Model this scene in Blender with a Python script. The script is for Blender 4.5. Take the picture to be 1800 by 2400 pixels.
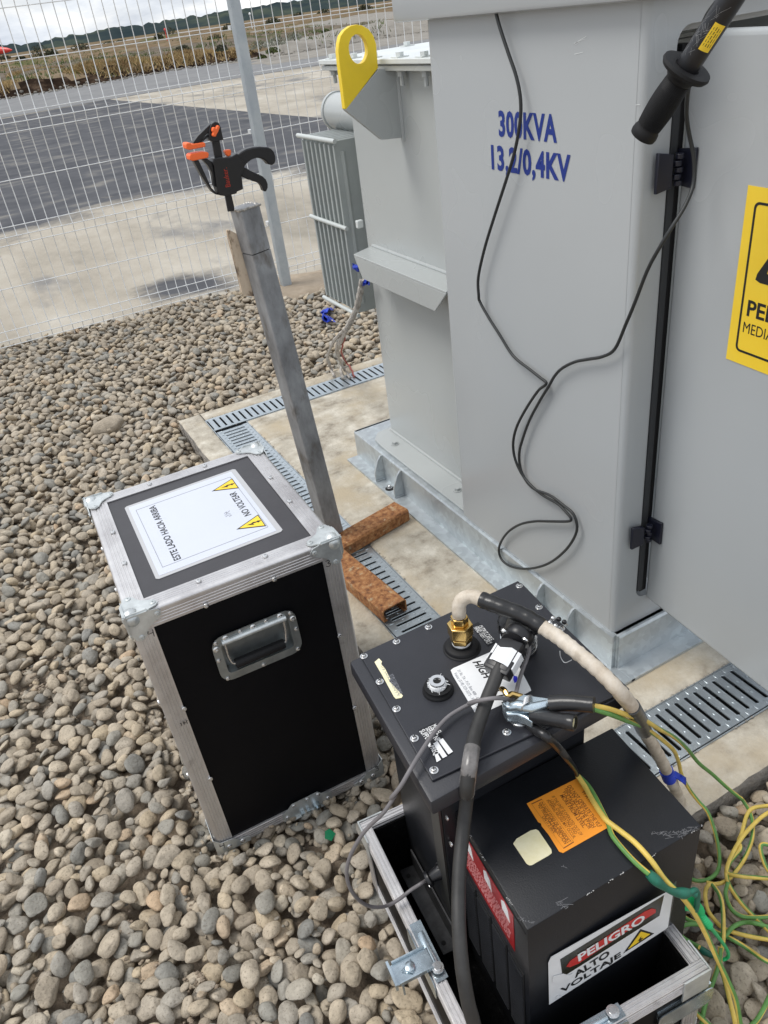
import bpy, bmesh, math, random
import numpy as np
from mathutils import Vector, Matrix, noise
random.seed(7); np.random.seed(7)
SC = bpy.context.scene; COL = SC.collection
for o in list(bpy.data.objects): bpy.data.objects.remove(o)
PI = math.pi
# ------------------------------------------------------------------ camera
W0, H0, F0 = 1800.0, 2400.0, 1836.43
PITCH, ROLL, YAW = (math.radians(a) for a in (32.915, -7.972, 24.306))
CAM = Vector((0, 0, 1.45))
_d = Vector((math.sin(YAW)*math.cos(PITCH), math.cos(YAW)*math.cos(PITCH), -math.sin(PITCH)))
_r = _d.cross(Vector((0, 0, 1))).normalized(); _u = _r.cross(_d)
RX = math.cos(ROLL)*_r + math.sin(ROLL)*_u
RU = -math.sin(ROLL)*_r + math.cos(ROLL)*_u
cd = bpy.data.cameras.new('camera'); cam = bpy.data.objects.new('camera', cd); COL.objects.link(cam)
cam.matrix_world = Matrix(((RX.x, RU.x, -_d.x, CAM.x), (RX.y, RU.y, -_d.y, CAM.y), (RX.z, RU.z, -_d.z, CAM.z), (0, 0, 0, 1)))
cd.sensor_fit = 'VERTICAL'; cd.sensor_height = 24.0; cd.lens = 24.0*F0/H0
cd.clip_start = 0.02; cd.clip_end = 6000
SC.camera = cam
SC.render.resolution_x = 768; SC.render.resolution_y = 1024
SC.render.engine = 'CYCLES'
SC.view_settings.view_transform = 'Standard'; SC.view_settings.look = 'None'
SC.view_settings.exposure = 0.55; SC.view_settings.gamma = 1.0

def ray(u, v):
    return (RX*(u-900) - RU*(v-1200) + _d*F0).normalized()
def S(u, v, x=None, y=None, z=None, d=None):
    """the world point seen at photo pixel (u, v) lying on a known plane / at a known distance"""
    w = ray(u, v)
    if z is not None: t = (z-CAM.z)/w.z
    elif x is not None: t = (x-CAM.x)/w.x
    elif y is not None: t = (y-CAM.y)/w.y
    else: t = d
    return CAM + w*t
def PL(u, v, p0, n):
    w = ray(u, v); return CAM + w*((Vector(p0)-CAM).dot(n)/w.dot(n))
def proj(p):
    q = Vector(p)-CAM; dd = q.dot(_d)
    return 900+F0*q.dot(RX)/dd, 1200-F0*q.dot(RU)/dd, dd

# ------------------------------------------------------------------ world and sun
wd = bpy.data.worlds.new('World'); SC.world = wd; wd.use_nodes = True
nt = wd.node_tree; nt.nodes.clear(); N = nt.nodes.new; L = nt.links.new
SUN_EL, SUN_AZ = math.radians(60), math.radians(-62)      # azimuth from +Y towards +X
out = N('ShaderNodeOutputWorld'); bg = N('ShaderNodeBackground'); bg.inputs[1].default_value = 0.1
sky = N('ShaderNodeTexSky'); sky.sky_type = 'NISHITA'; sky.sun_disc = False
sky.sun_elevation = SUN_EL; sky.sun_rotation = SUN_AZ; sky.dust_density = 2.0; sky.air_density = 1.2
tc = N('ShaderNodeTexCoord'); mp = N('ShaderNodeMapping'); mp.inputs['Scale'].default_value = (1.0, 1.0, 3.2)
n1 = N('ShaderNodeTexNoise'); n1.inputs['Scale'].default_value = 4.2; n1.inputs['Detail'].default_value = 9; n1.inputs['Roughness'].default_value = .62
n1.inputs['Distortion'].default_value = .35
cr = N('ShaderNodeValToRGB'); cr.color_ramp.elements[0].position = .36; cr.color_ramp.elements[0].color = (3.9, 4.4, 5.3, 1)
cr.color_ramp.elements[1].position = .66; cr.color_ramp.elements[1].color = (9.6, 9.5, 9.2, 1)
e = cr.color_ramp.elements.new(.5); e.color = (6.3, 6.7, 7.3, 1)
n2 = N('ShaderNodeTexNoise'); n2.inputs['Scale'].default_value = 2.0; n2.inputs['Detail'].default_value = 5
r2 = N('ShaderNodeValToRGB'); r2.color_ramp.elements[0].position = .30; r2.color_ramp.elements[1].position = .48
r2.color_ramp.elements[0].color = (.55, .55, .55, 1)
mx = N('ShaderNodeMix'); mx.data_type = 'RGBA'
L(tc.outputs['Generated'], mp.inputs[0]); L(mp.outputs[0], n1.inputs[0]); L(mp.outputs[0], n2.inputs[0])
L(n1.outputs[0], cr.inputs[0]); L(n2.outputs[0], r2.inputs[0]); L(r2.outputs[0], mx.inputs[0])
L(sky.outputs[0], mx.inputs[6]); L(cr.outputs[0], mx.inputs[7]); L(mx.outputs[2], bg.inputs[0]); L(bg.outputs[0], out.inputs[0])
sl = bpy.data.lights.new('sun', 'SUN'); sl.energy = 1.5; sl.angle = math.radians(24); sl.color = (1, .965, .91)
so = bpy.data.objects.new('sun', sl); COL.objects.link(so)
sdir = Vector((math.sin(SUN_AZ)*math.cos(SUN_EL), math.cos(SUN_AZ)*math.cos(SUN_EL), math.sin(SUN_EL)))
so.rotation_euler = sdir.to_track_quat('Z', 'Y').to_euler(); so.location = (0, 0, 20)

# ------------------------------------------------------------------ materials
MATS = {}
def mat(name, c, rough=.6, metal=0., var=.0, scale=8., c2=None, bump=0., bscale=60., spec=.5, coat=0., rvar=0., stretch=None, lo=.35, hi=.65, detail=6):
    if name in MATS: return MATS[name]
    m = bpy.data.materials.new(name); m.use_nodes = True; t = m.node_tree; b = t.nodes['Principled BSDF']
    b.inputs['Base Color'].default_value = (*c, 1); b.inputs['Roughness'].default_value = rough; b.inputs['Metallic'].default_value = metal
    b.inputs['Specular IOR Level'].default_value = spec
    if coat: b.inputs['Coat Weight'].default_value = coat; b.inputs['Coat Roughness'].default_value = .12
    co = t.nodes.new('ShaderNodeTexCoord'); src = co.outputs['Object']
    if stretch:
        mpp = t.nodes.new('ShaderNodeMapping'); mpp.inputs['Scale'].default_value = stretch; t.links.new(src, mpp.inputs[0]); src = mpp.outputs[0]
    if var or c2 or rvar:
        nz = t.nodes.new('ShaderNodeTexNoise'); nz.inputs['Scale'].default_value = scale; nz.inputs['Detail'].default_value = detail; nz.inputs['Roughness'].default_value = .65
        t.links.new(src, nz.inputs[0])
        rp = t.nodes.new('ShaderNodeValToRGB'); rp.color_ramp.elements[0].position = lo; rp.color_ramp.elements[1].position = hi
        a = c if c2 else tuple(max(0, k*(1-var)) for k in c); bb = c2 if c2 else tuple(min(1, k*(1+var)) for k in c)
        rp.color_ramp.elements[0].color = (*a, 1); rp.color_ramp.elements[1].color = (*bb, 1)
        t.links.new(nz.outputs[0], rp.inputs[0]); t.links.new(rp.outputs[0], b.inputs['Base Color'])
        if rvar:
            mr = t.nodes.new('ShaderNodeMapRange'); mr.inputs[1].default_value = .05; mr.inputs[2].default_value = .95
            mr.inputs[3].default_value = max(.03, rough-rvar); mr.inputs[4].default_value = min(1, rough+rvar)
            t.links.new(nz.outputs[0], mr.inputs[0]); t.links.new(mr.outputs[0], b.inputs['Roughness'])
    if bump:
        nb = t.nodes.new('ShaderNodeTexNoise'); nb.inputs['Scale'].default_value = bscale; nb.inputs['Detail'].default_value = 5
        t.links.new(src, nb.inputs[0]); bm_ = t.nodes.new('ShaderNodeBump'); bm_.inputs['Strength'].default_value = bump; bm_.inputs['Distance'].default_value = .004
        t.links.new(nb.outputs[0], bm_.inputs['Height']); t.links.new(bm_.outputs[0], b.inputs['Normal'])
    MATS[name] = m; return m

def ramp_mat(name, stops, scale, rough=.8, metal=0, bump=.3, bscale=80, detail=8, second=None, dist=.004, vor=False, rlink=None, stretch=None, spec=.5):
    """noise -> multi-stop colour ramp, with an optional second large-scale blend"""
    m = bpy.data.materials.new(name); m.use_nodes = True; t = m.node_tree; b = t.nodes['Principled BSDF']
    b.inputs['Roughness'].default_value = rough; b.inputs['Metallic'].default_value = metal; b.inputs['Specular IOR Level'].default_value = spec
    co = t.nodes.new('ShaderNodeTexCoord'); src = co.outputs['Object']
    if stretch:
        mpp = t.nodes.new('ShaderNodeMapping'); mpp.inputs['Scale'].default_value = stretch; t.links.new(src, mpp.inputs[0]); src = mpp.outputs[0]
    if vor:
        nz = t.nodes.new('ShaderNodeTexVoronoi'); nz.inputs['Scale'].default_value = scale
        wv = t.nodes.new('ShaderNodeTexNoise'); wv.inputs['Scale'].default_value = scale*.4
        av = t.nodes.new('ShaderNodeVectorMath'); av.operation = 'MULTIPLY_ADD'; av.inputs[1].default_value = (.02,)*3
        t.links.new(src, wv.inputs[0]); t.links.new(wv.outputs[1], av.inputs[0]); t.links.new(src, av.inputs[2]); t.links.new(av.outputs[0], nz.inputs[0])
        sp = t.nodes.new('ShaderNodeSeparateColor'); t.links.new(nz.outputs['Color'], sp.inputs[0]); o_ = sp.outputs[0]
    else:
        nz = t.nodes.new('ShaderNodeTexNoise'); nz.inputs['Scale'].default_value = scale; nz.inputs['Detail'].default_value = detail; nz.inputs['Roughness'].default_value = .68
        t.links.new(src, nz.inputs[0]); o_ = nz.outputs[0]
    rp = t.nodes.new('ShaderNodeValToRGB'); el = rp.color_ramp.elements
    el[0].position, el[1].position = stops[0][0], stops[-1][0]; el[0].color = (*stops[0][1], 1); el[1].color = (*stops[-1][1], 1)
    for p_, c_ in stops[1:-1]: q = el.new(p_); q.color = (*c_, 1)
    t.links.new(o_, rp.inputs[0]); fin = rp.outputs[0]
    if second:
        c2, sc2, lo, hi = second
        n2_ = t.nodes.new('ShaderNodeTexNoise'); n2_.inputs['Scale'].default_value = sc2; n2_.inputs['Detail'].default_value = 7; n2_.inputs['Roughness'].default_value = .6
        t.links.new(src, n2_.inputs[0]); mr = t.nodes.new('ShaderNodeMapRange'); mr.inputs[1].default_value = lo; mr.inputs[2].default_value = hi
        t.links.new(n2_.outputs[0], mr.inputs[0]); mm = t.nodes.new('ShaderNodeMix'); mm.data_type = 'RGBA'
        t.links.new(mr.outputs[0], mm.inputs[0]); t.links.new(fin, mm.inputs[6]); mm.inputs[7].default_value = (*c2, 1); fin = mm.outputs[2]
    t.links.new(fin, b.inputs['Base Color'])
    if rlink:
        mr = t.nodes.new('ShaderNodeMapRange'); mr.inputs[1].default_value = .2; mr.inputs[2].default_value = .8; mr.inputs[3].default_value, mr.inputs[4].default_value = rlink
        t.links.new(o_, mr.inputs[0]); t.links.new(mr.outputs[0], b.inputs['Roughness'])
    if bump:
        nb = t.nodes.new('ShaderNodeTexNoise'); nb.inputs['Scale'].default_value = bscale; nb.inputs['Detail'].default_value = 6
        t.links.new(src, nb.inputs[0]); bm_ = t.nodes.new('ShaderNodeBump'); bm_.inputs['Strength'].default_value = bump; bm_.inputs['Distance'].default_value = dist
        t.links.new(nb.outputs[0], bm_.inputs['Height']); t.links.new(bm_.outputs[0], b.inputs['Normal'])
    MATS[name] = m; return m

PAINT = mat('grey_paint', (.42, .44, .45), .25, var=.06, scale=1.6, rvar=.08, lo=.0, hi=1., detail=3)
PAINT2 = mat('grey_paint_tank', (.42, .44, .435), .28, var=.06, scale=1.8, rvar=.08, lo=.0, hi=1., detail=3)
PALE = mat('pale_grey_paint', (.66, .69, .68), .33, var=.06, scale=9, bump=.06, bscale=40)
FINP = mat('radiator_paint', (.40, .43, .42), .4, var=.08, scale=6)
GALV = ramp_mat('galvanised_steel', [(.0, (.46, .50, .52)), (.5, (.52, .56, .58)), (1., (.59, .64, .66))], 60, rough=.42, metal=.65, bump=.1, bscale=30, vor=True,
                second=((.46, .48, .49), 3.0, .45, .7), rlink=(.38, .48))
GALVD = ramp_mat('galvanised_grate', [(.3, (.42, .47, .5)), (.7, (.55, .6, .63))], 25, rough=.36, metal=.8, bump=.06, bscale=50, second=((.34, .33, .3), 9.0, .55, .8))
GALVW = mat('galvanised_wire', (.74, .75, .75), .42, metal=.25, var=.1, scale=20)
POSTM = ramp_mat('fence_post_zinc', [(.3, (.36, .40, .43)), (.5, (.43, .47, .49)), (.72, (.5, .53, .54))], 9, rough=.5, metal=.35, bump=.05, second=((.34, .38, .42), 2, .5, .7))
STEELR = ramp_mat('bare_mill_steel', [(.3, (.13, .13, .135)), (.46, (.26, .265, .275)), (.6, (.37, .38, .395)), (.78, (.27, .255, .235))], 9, rough=.44, metal=.35, bump=.15, bscale=55,
                  second=((.12, .10, .08), 14, .56, .70), stretch=(1, 1, .45))
RUST = ramp_mat('rusty_steel', [(.28, (.06, .028, .018)), (.40, (.20, .078, .03)), (.52, (.33, .145, .052)), (.64, (.43, .23, .10)), (.78, (.26, .12, .05))], 70, rough=.85, bump=.35, bscale=160,
                second=((.46, .38, .24), 38, .60, .72))
ALU = ramp_mat('brushed_aluminium', [(.3, (.56, .54, .54)), (.5, (.66, .645, .645)), (.7, (.74, .73, .73))], 14, rough=.36, metal=.85, bump=.08, bscale=90, stretch=(1, 1, 1), rlink=(.33, .5),
               second=((.42, .40, .40), 30, .6, .8))
ZINC = mat('zinc_plate', (.60, .63, .63), .36, metal=.65, var=.18, scale=26, rvar=.1, bump=.08, bscale=50)
ZINCD = mat('shaded_zinc_dish', (.30, .32, .32), .38, metal=.8, var=.2, scale=22)  # darker copy of the zinc; shade of the handle recess is in the colour
ZINCB = mat('blue_zinc_plate', (.50, .58, .63), .26, metal=.9, var=.2, scale=30, rvar=.08)
SCREW = mat('nickel_screw', (.70, .70, .70), .24, metal=.9)
DARKHOLE = mat('recess_shade_black', (.012, .012, .012), .9)  # near-black that paints in the shade of holes, slots and the drain bottom
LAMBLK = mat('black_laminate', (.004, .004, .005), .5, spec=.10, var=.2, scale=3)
LAMTOP = mat('laminate_sky_sheen', (.042, .040, .045), .42, var=.12, scale=5, spec=.55, bump=.04, bscale=160)  # lighter copy of the black laminate; sky sheen on top put into the colour
FELT = ramp_mat('black_foam_lining', [(.3, (.003, .003, .003)), (.62, (.008, .008, .008)), (.8, (.05, .048, .045))], 90, rough=.98, bump=.8, bscale=220, spec=.05)
BLKPT = mat('black_powder_coat', (.021, .022, .028), .42, var=.15, scale=7, bump=.12, bscale=520, spec=.5, rvar=.06)
BLKPT2 = mat('black_textured_paint', (.011, .012, .015), .42, var=.2, scale=6, bump=.12, bscale=420, spec=.36, rvar=.07)
SCUFF = ramp_mat('worn_black_edge', [(.45, (.03, .03, .035)), (.55, (.36, .36, .36)), (.7, (.5, .5, .5))], 60, rough=.4, metal=.4, bump=.1)
RUBBER = mat('black_rubber', (.016, .016, .017), .55, var=.25, scale=20, bump=.12, bscale=60)
RUBBERG = mat('black_grip_rubber', (.008, .008, .009), .6, spec=.3)
PLAST = mat('black_plastic', (.011, .011, .013), .36, var=.1, scale=30)
CABLEB = mat('black_test_cable', (.022, .024, .025), .5)
CABLET = mat('thick_black_cable', (.026, .025, .024), .55, var=.35, scale=18, bump=.15, bscale=50)
CABLEG = mat('grey_cable', (.17, .16, .165), .5, var=.1, scale=12)
BEIGE = ramp_mat('dirty_cream_hose', [(.3, (.40, .33, .25)), (.5, (.56, .49, .40)), (.7, (.66, .60, .52))], 40, rough=.55, bump=.35, bscale=70, second=((.20, .16, .12), 22, .6, .85))
SHRINK = mat('black_heat_shrink', (.016, .016, .017), .3, var=.2, scale=25, bump=.3, bscale=38)
BRASS = mat('brass', (.72, .49, .18), .22, metal=1., var=.12, scale=20)
ORNG = mat('orange_pad', (.95, .16, .035), .45)
YELP = mat('yellow_paint', (.86, .62, .03), .38, var=.06, scale=9)
YELS = ramp_mat('yellow_sign', [(.3, (.90, .60, .03)), (.6, (.93, .65, .045)), (.8, (.86, .60, .06))], 8, rough=.42, bump=0)
CREAM = ramp_mat('cream_sticker', [(.3, (.78, .71, .42)), (.6, (.86, .80, .55)), (.8, (.70, .66, .47))], 40, rough=.5, bump=.1)
ORS = mat('orange_sticker', (.92, .33, .03), .55, var=.05, scale=20)
PAPER = mat('laminated_paper', (.60, .63, .71), .2, var=.02, scale=3, coat=.5)
FILM = mat('laminate_film', (.47, .47, .48), .25, coat=.6)
WHITE = mat('white_label', (.78, .79, .80), .35, var=.04, scale=20)
LTXT = mat('white_print', (.7, .7, .7), .5)
INK = mat('black_ink', (.012, .012, .013), .5)
GREYINK = mat('grey_ink', (.26, .27, .30), .5)
BROWNINK = mat('brown_ink', (.25, .08, .015), .6)
NAVY = mat('navy_lettering', (.008, .03, .22), .4)
RED = mat('red_sign', (.55, .02, .015), .35, var=.1, scale=12)
REDP = mat('red_plate', (.33, .008, .012), .3, var=.1, scale=12)
REDT = mat('red_print', (.35, .03, .015), .5)
GAPBLK = mat('gap_black', (.008, .008, .009), .5)
GASKG = mat('dark_grey_gasket', (.032, .034, .037), .5)
HINGEM = mat('black_hinge', (.010, .011, .022), .35)
BLUE = mat('blue_rag', (.012, .045, .45), .6, var=.25, scale=30)
GREENT = mat('green_tape', (.01, .12, .075), .4, var=.2, scale=60)
GREENC = mat('green_clip', (.02, .48, .16), .4)
GLASSG = mat('green_glass_shard', (.0, .18, .07), .25)
WYEL = mat('wire_yellow', (.66, .48, .10), .5, var=.12, scale=40)
WGRN = mat('wire_green', (.11, .27, .065), .5, var=.15, scale=40)
ROPE = ramp_mat('frayed_rope', [(.3, (.25, .22, .19)), (.6, (.48, .45, .41)), (.8, (.6, .57, .53))], 60, rough=.9, bump=.5, bscale=150)
ROPER = mat('red_strand', (.36, .10, .08), .8)
WOODP = ramp_mat('splintered_board', [(.40, (.025, .018, .015)), (.47, (.30, .22, .15)), (.53, (.62, .50, .37)), (.8, (.72, .62, .48))], 26, rough=.85, bump=.4, bscale=60, stretch=(1, 1, .35))
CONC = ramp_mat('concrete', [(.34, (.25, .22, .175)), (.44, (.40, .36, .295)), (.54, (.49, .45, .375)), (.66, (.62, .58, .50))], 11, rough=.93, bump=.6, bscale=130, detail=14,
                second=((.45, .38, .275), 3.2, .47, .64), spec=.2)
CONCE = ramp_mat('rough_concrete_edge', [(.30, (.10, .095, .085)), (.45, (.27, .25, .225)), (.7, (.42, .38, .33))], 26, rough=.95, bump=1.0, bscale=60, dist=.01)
DIRT = ramp_mat('brown_dirt', [(.3, (.19, .15, .11)), (.5, (.30, .24, .18)), (.7, (.38, .31, .24))], 22, rough=.98, bump=1., bscale=90, dist=.01)
FOOT = ramp_mat('sandy_footing', [(.3, (.27, .215, .155)), (.6, (.37, .30, .225)), (.8, (.42, .36, .28))], 12, rough=.98, bump=.6, bscale=60)
SAND = ramp_mat('sandy_pavement', [(.30, (.24, .22, .185)), (.45, (.36, .325, .27)), (.58, (.43, .395, .335)), (.75, (.52, .49, .435))], .9, rough=.95, bump=.3, bscale=30, detail=12,
                second=((.20, .195, .19), .75, .56, .66), stretch=(1, .55, 1))
ASPH = ramp_mat('asphalt', [(.3, (.048, .049, .054)), (.55, (.066, .068, .073)), (.75, (.10, .10, .10))], 3, rough=.93, bump=.5, bscale=120, detail=12, second=((.14, .135, .125), .35, .6, .8))
ROADM = ramp_mat('grey_road', [(.3, (.15, .15, .155)), (.6, (.20, .20, .20)), (.8, (.25, .245, .24))], .8, rough=.95, bump=.2, bscale=20, detail=10)
FIELD = ramp_mat('dry_field', [(.30, (.07, .065, .04)), (.42, (.14, .105, .065)), (.52, (.19, .14, .09)), (.62, (.22, .18, .13)), (.78, (.26, .19, .10))], .3, rough=1., bump=.8, bscale=3, detail=12, dist=.1, spec=0,
                 second=((.085, .10, .04), .06, .55, .66))
BERM = ramp_mat('cut_earth', [(.30, (.010, .008, .007)), (.50, (.028, .019, .014)), (.62, (.08, .055, .038)), (.78, (.20, .15, .10))], 1.1, rough=1., bump=1., bscale=6, detail=12, dist=.08, spec=0)
GRAVELY = ramp_mat('grey_gravel_lot', [(.3, (.17, .155, .135)), (.55, (.25, .23, .20)), (.75, (.31, .29, .26))], 1.5, rough=1., bump=.6, bscale=8, detail=12, dist=.03, second=((.12, .10, .07), .5, .6, .8))
RUNW = mat('pale_runway', (.38, .37, .36), .9, var=.1, scale=.05)
HILL = ramp_mat('far_wooded_hills', [(.3, (.022, .034, .04)), (.5, (.036, .05, .052)), (.62, (.06, .075, .06)), (.8, (.12, .13, .10))], .012, rough=1, bump=0, detail=12, spec=0)
SHRUB = mat('shrub_leaves', (.035, .042, .025), .9, c2=(.10, .11, .06), scale=2)
SHRUB2 = mat('pale_shrub_leaves', (.16, .18, .13), .9, c2=(.42, .42, .36), scale=3)
GRASSM = mat('dry_grass', (.20, .13, .06), .95, c2=(.46, .33, .15), scale=.7)
GRASSG = mat('green_grass', (.06, .09, .025), .95, c2=(.13, .16, .05), scale=1)
TWIG = mat('twig', (.06, .045, .03), .9)
REDAIR = mat('red_aircraft_paint', (.65, .05, .04), .35)

ROUGHF = ramp_mat('stony_rough_ground', [(.3, (.09, .075, .058)), (.5, (.15, .125, .10)), (.68, (.21, .18, .145))], .9, rough=1., bump=.8, bscale=4, detail=13, dist=.06, spec=0, second=((.07, .08, .035), .13, .54, .66))
# pebbles: colour from a per-stone value held on the mesh (joined ones) or on the object (single ones)
def pebble_mat():
    m = bpy.data.materials.new('river_pebble'); m.use_nodes = True; t = m.node_tree; b = t.nodes['Principled BSDF']
    A = t.nodes.new('ShaderNodeAttribute'); A.attribute_type = 'GEOMETRY'; A.attribute_name = 'tint'
    B = t.nodes.new('ShaderNodeAttribute'); B.attribute_type = 'OBJECT'; B.attribute_name = 'tint'
    ad = t.nodes.new('ShaderNodeMath'); t.links.new(A.outputs['Fac'], ad.inputs[0]); t.links.new(B.outputs['Fac'], ad.inputs[1])
    rp = t.nodes.new('ShaderNodeValToRGB'); el = rp.color_ramp.elements; rp.color_ramp.interpolation = 'LINEAR'
    st = [(0, (.25, .21, .16)), (.14, (.33, .28, .215)), (.30, (.38, .325, .25)), (.44, (.35, .305, .245)), (.56, (.41, .335, .235)), (.66, (.31, .265, .205)), (.76, (.30, .275, .235)), (.85, (.245, .232, .20)), (.92, (.20, .195, .178)), (.955, (.46, .40, .31)), (1, (.40, .29, .19))]
    el[0].position = 0; el[0].color = (*st[0][1], 1); el[1].position = 1; el[1].color = (*st[-1][1], 1)
    for p_, c_ in st[1:-1]: q = el.new(p_); q.color = (*c_, 1)
    t.links.new(ad.outputs[0], rp.inputs[0])
    ge = t.nodes.new('ShaderNodeNewGeometry')
    n = t.nodes.new('ShaderNodeTexNoise'); n.inputs['Scale'].default_value = 34; n.inputs['Detail'].default_value = 8; n.inputs['Roughness'].default_value = .7
    t.links.new(ge.outputs['Position'], n.inputs[0])
    mr = t.nodes.new('ShaderNodeMapRange'); mr.inputs[1].default_value = .3; mr.inputs[2].default_value = .72; mr.inputs[3].default_value = .82; mr.inputs[4].default_value = 1.52
    t.links.new(n.outputs[0], mr.inputs[0])
    mu = t.nodes.new('ShaderNodeVectorMath'); mu.operation = 'SCALE'; t.links.new(rp.outputs[0], mu.inputs[0]); t.links.new(mr.outputs[0], mu.inputs['Scale'])
    n3 = t.nodes.new('ShaderNodeTexNoise'); n3.inputs['Scale'].default_value = 240; n3.inputs['Detail'].default_value = 4; t.links.new(ge.outputs['Position'], n3.inputs[0])
    m3 = t.nodes.new('ShaderNodeMapRange'); m3.inputs[1].default_value = .56; m3.inputs[2].default_value = .70; m3.inputs[3].default_value = 0; m3.inputs[4].default_value = .6
    t.links.new(n3.outputs[0], m3.inputs[0]); mi = t.nodes.new('ShaderNodeMix'); mi.data_type = 'RGBA'; mi.inputs[7].default_value = (.13, .105, .08, 1)
    t.links.new(m3.outputs[0], mi.inputs[0]); t.links.new(mu.outputs[0], mi.inputs[6]); t.links.new(mi.outputs[2], b.inputs['Base Color'])
    b.inputs['Roughness'].default_value = .78; b.inputs['Specular IOR Level'].default_value = .3
    n4 = t.nodes.new('ShaderNodeTexNoise'); n4.inputs['Scale'].default_value = 90; n4.inputs['Detail'].default_value = 6; t.links.new(ge.outputs['Position'], n4.inputs[0])
    bp = t.nodes.new('ShaderNodeBump'); bp.inputs['Strength'].default_value = .75; bp.inputs['Distance'].default_value = .005
    t.links.new(n4.outputs[0], bp.inputs['Height']); t.links.new(bp.outputs[0], b.inputs['Normal'])
    return m
PEB = pebble_mat()

# ------------------------------------------------------------------ mesh helpers
def T(x, y=None, z=None):
    return Matrix.Translation(Vector(x) if y is None else Vector((x, y, z)))
def frame(o, ex, ey, ez=None):
    ex, ey = Vector(ex), Vector(ey); ez = ex.cross(ey).normalized() if ez is None else Vector(ez)
    return Matrix(((ex.x, ey.x, ez.x, o[0]), (ex.y, ey.y, ez.y, o[1]), (ex.z, ey.z, ez.z, o[2]), (0, 0, 0, 1)))
class MB:
    def __init__(s, M=None): s.v = []; s.f = []; s.sm = []; s.mi = []; s.M = M
    def add(s, vs, fs, smooth=False, M=None, mi=0):
        k = len(s.v)
        for p in vs:
            p = Vector(p)
            if M is not None: p = M @ p
            if s.M is not None: p = s.M @ p
            s.v.append(p)
        for i, f in enumerate(fs):
            s.f.append([k+j for j in f]); s.sm.append(smooth); s.mi.append(mi[i] if isinstance(mi, list) else mi)
        return s
    def box(s, x0, x1, y0, y1, z0, z1, M=None, bv=0.0):
        if bv:
            bm = bmesh.new(); bmesh.ops.create_cube(bm, size=1)
            bmesh.ops.scale(bm, vec=(x1-x0, y1-y0, z1-z0), verts=bm.verts); bmesh.ops.translate(bm, vec=((x0+x1)/2, (y0+y1)/2, (z0+z1)/2), verts=bm.verts)
            bmesh.ops.bevel(bm, geom=list(bm.edges), offset=bv, segments=2, profile=.5, affect='EDGES')
            bm.verts.index_update(); s.add([v.co.copy() for v in bm.verts], [[v.index for v in f.verts] for f in bm.faces], True, M); bm.free(); return s
        v = [(x, y, z) for z in (z0, z1) for y in (y0, y1) for x in (x0, x1)]
        return s.add(v, [(0, 2, 3, 1), (4, 5, 7, 6), (0, 1, 5, 4), (2, 6, 7, 3), (0, 4, 6, 2), (1, 3, 7, 5)], False, M)
    def prism(s, poly, z0, z1, M=None, smooth=False):
        n = len(poly)
        vs = [(p[0], p[1], z0) for p in poly] + [(p[0], p[1], z1) for p in poly]
        fs = [tuple(range(n-1, -1, -1)), tuple(range(n, 2*n))] + [(i, (i+1) % n, n+(i+1) % n, n+i) for i in range(n)]
        return s.add(vs, fs, smooth, M)
    def tube(s, pts, r, n=10, caps=True, mi=None, twist=0., M=None):
        pts = [Vector(p) for p in pts]; m = len(pts)
        rr = r if isinstance(r, (list, tuple)) else [r]*m
        vs = []; fs = []; mis = []; up = None; ang = 0.; dist = 0.
        for i, p in enumerate(pts):
            t = (pts[min(i+1, m-1)]-pts[max(i-1, 0)])
            t = t.normalized() if t.length > 1e-9 else Vector((0, 0, 1))
            if up is None:
                up = t.cross(Vector((0, 0, 1)))
                if up.length < 1e-3: up = t.cross(Vector((0, 1, 0)))
                up.normalize()
            up = (up - t*up.dot(t)).normalized(); w = t.cross(up)
            if i: dist += (p-pts[i-1]).length
            a0 = twist*dist
            for k in range(n):
                a = 2*PI*k/n+a0; vs.append(p+(up*math.cos(a)+w*math.sin(a))*rr[i])
        for i in range(m-1):
            for k in range(n):
                a, b = i*n+k, i*n+(k+1) % n; fs.append((a, b, b+n, a+n)); mis.append(mi(k, n) if mi else 0)
        if caps: fs += [tuple(range(n-1, -1, -1)), tuple((m-1)*n+k for k in range(n))]; mis += [0, 0]
        return s.add(vs, fs, True, M, mis)
    def lathe(s, prof, n=24, M=None, smooth=True):
        vs = []; fs = []
        for r, z in prof:
            for k in range(n): vs.append((r*math.cos(2*PI*k/n), r*math.sin(2*PI*k/n), z))
        for i in range(len(prof)-1):
            for k in range(n):
                a, b = i*n+k, i*n+(k+1) % n; fs.append((a, b, b+n, a+n))
        fs += [tuple(range(n-1, -1, -1)), tuple((len(prof)-1)*n+k for k in range(n))]
        return s.add(vs, fs, smooth, M)
    def sphere(s, c, r, n=12, sq=(1, 1, 1), M=None):
        pr = [(max(1e-4, math.sin(PI*i/8)), -math.cos(PI*i/8)) for i in range(9)]
        return s.lathe(pr, n, (M or Matrix()) @ T(c) @ Matrix.Diagonal((r*sq[0], r*sq[1], r*sq[2], 1)))
def cr_path(P, k=8):
    P = [Vector(p) for p in P]; Q = [P[0]*2-P[1]]+P+[P[-1]*2-P[-2]]; out = []
    for i in range(1, len(Q)-2):
        for j in range(k):
            t = j/k; a, b, c, d = Q[i-1:i+3]
            out.append(.5*((2*b)+(c-a)*t+(2*a-5*b+4*c-d)*t*t+(3*b-a-3*c+d)*t**3))
    out.append(P[-1]); return out
BASE = {}
def put(name, mesh, parent=None):
    o = bpy.data.objects.new(name, mesh); COL.objects.link(o)
    if parent is not None: o.parent = parent
    return o
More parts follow.
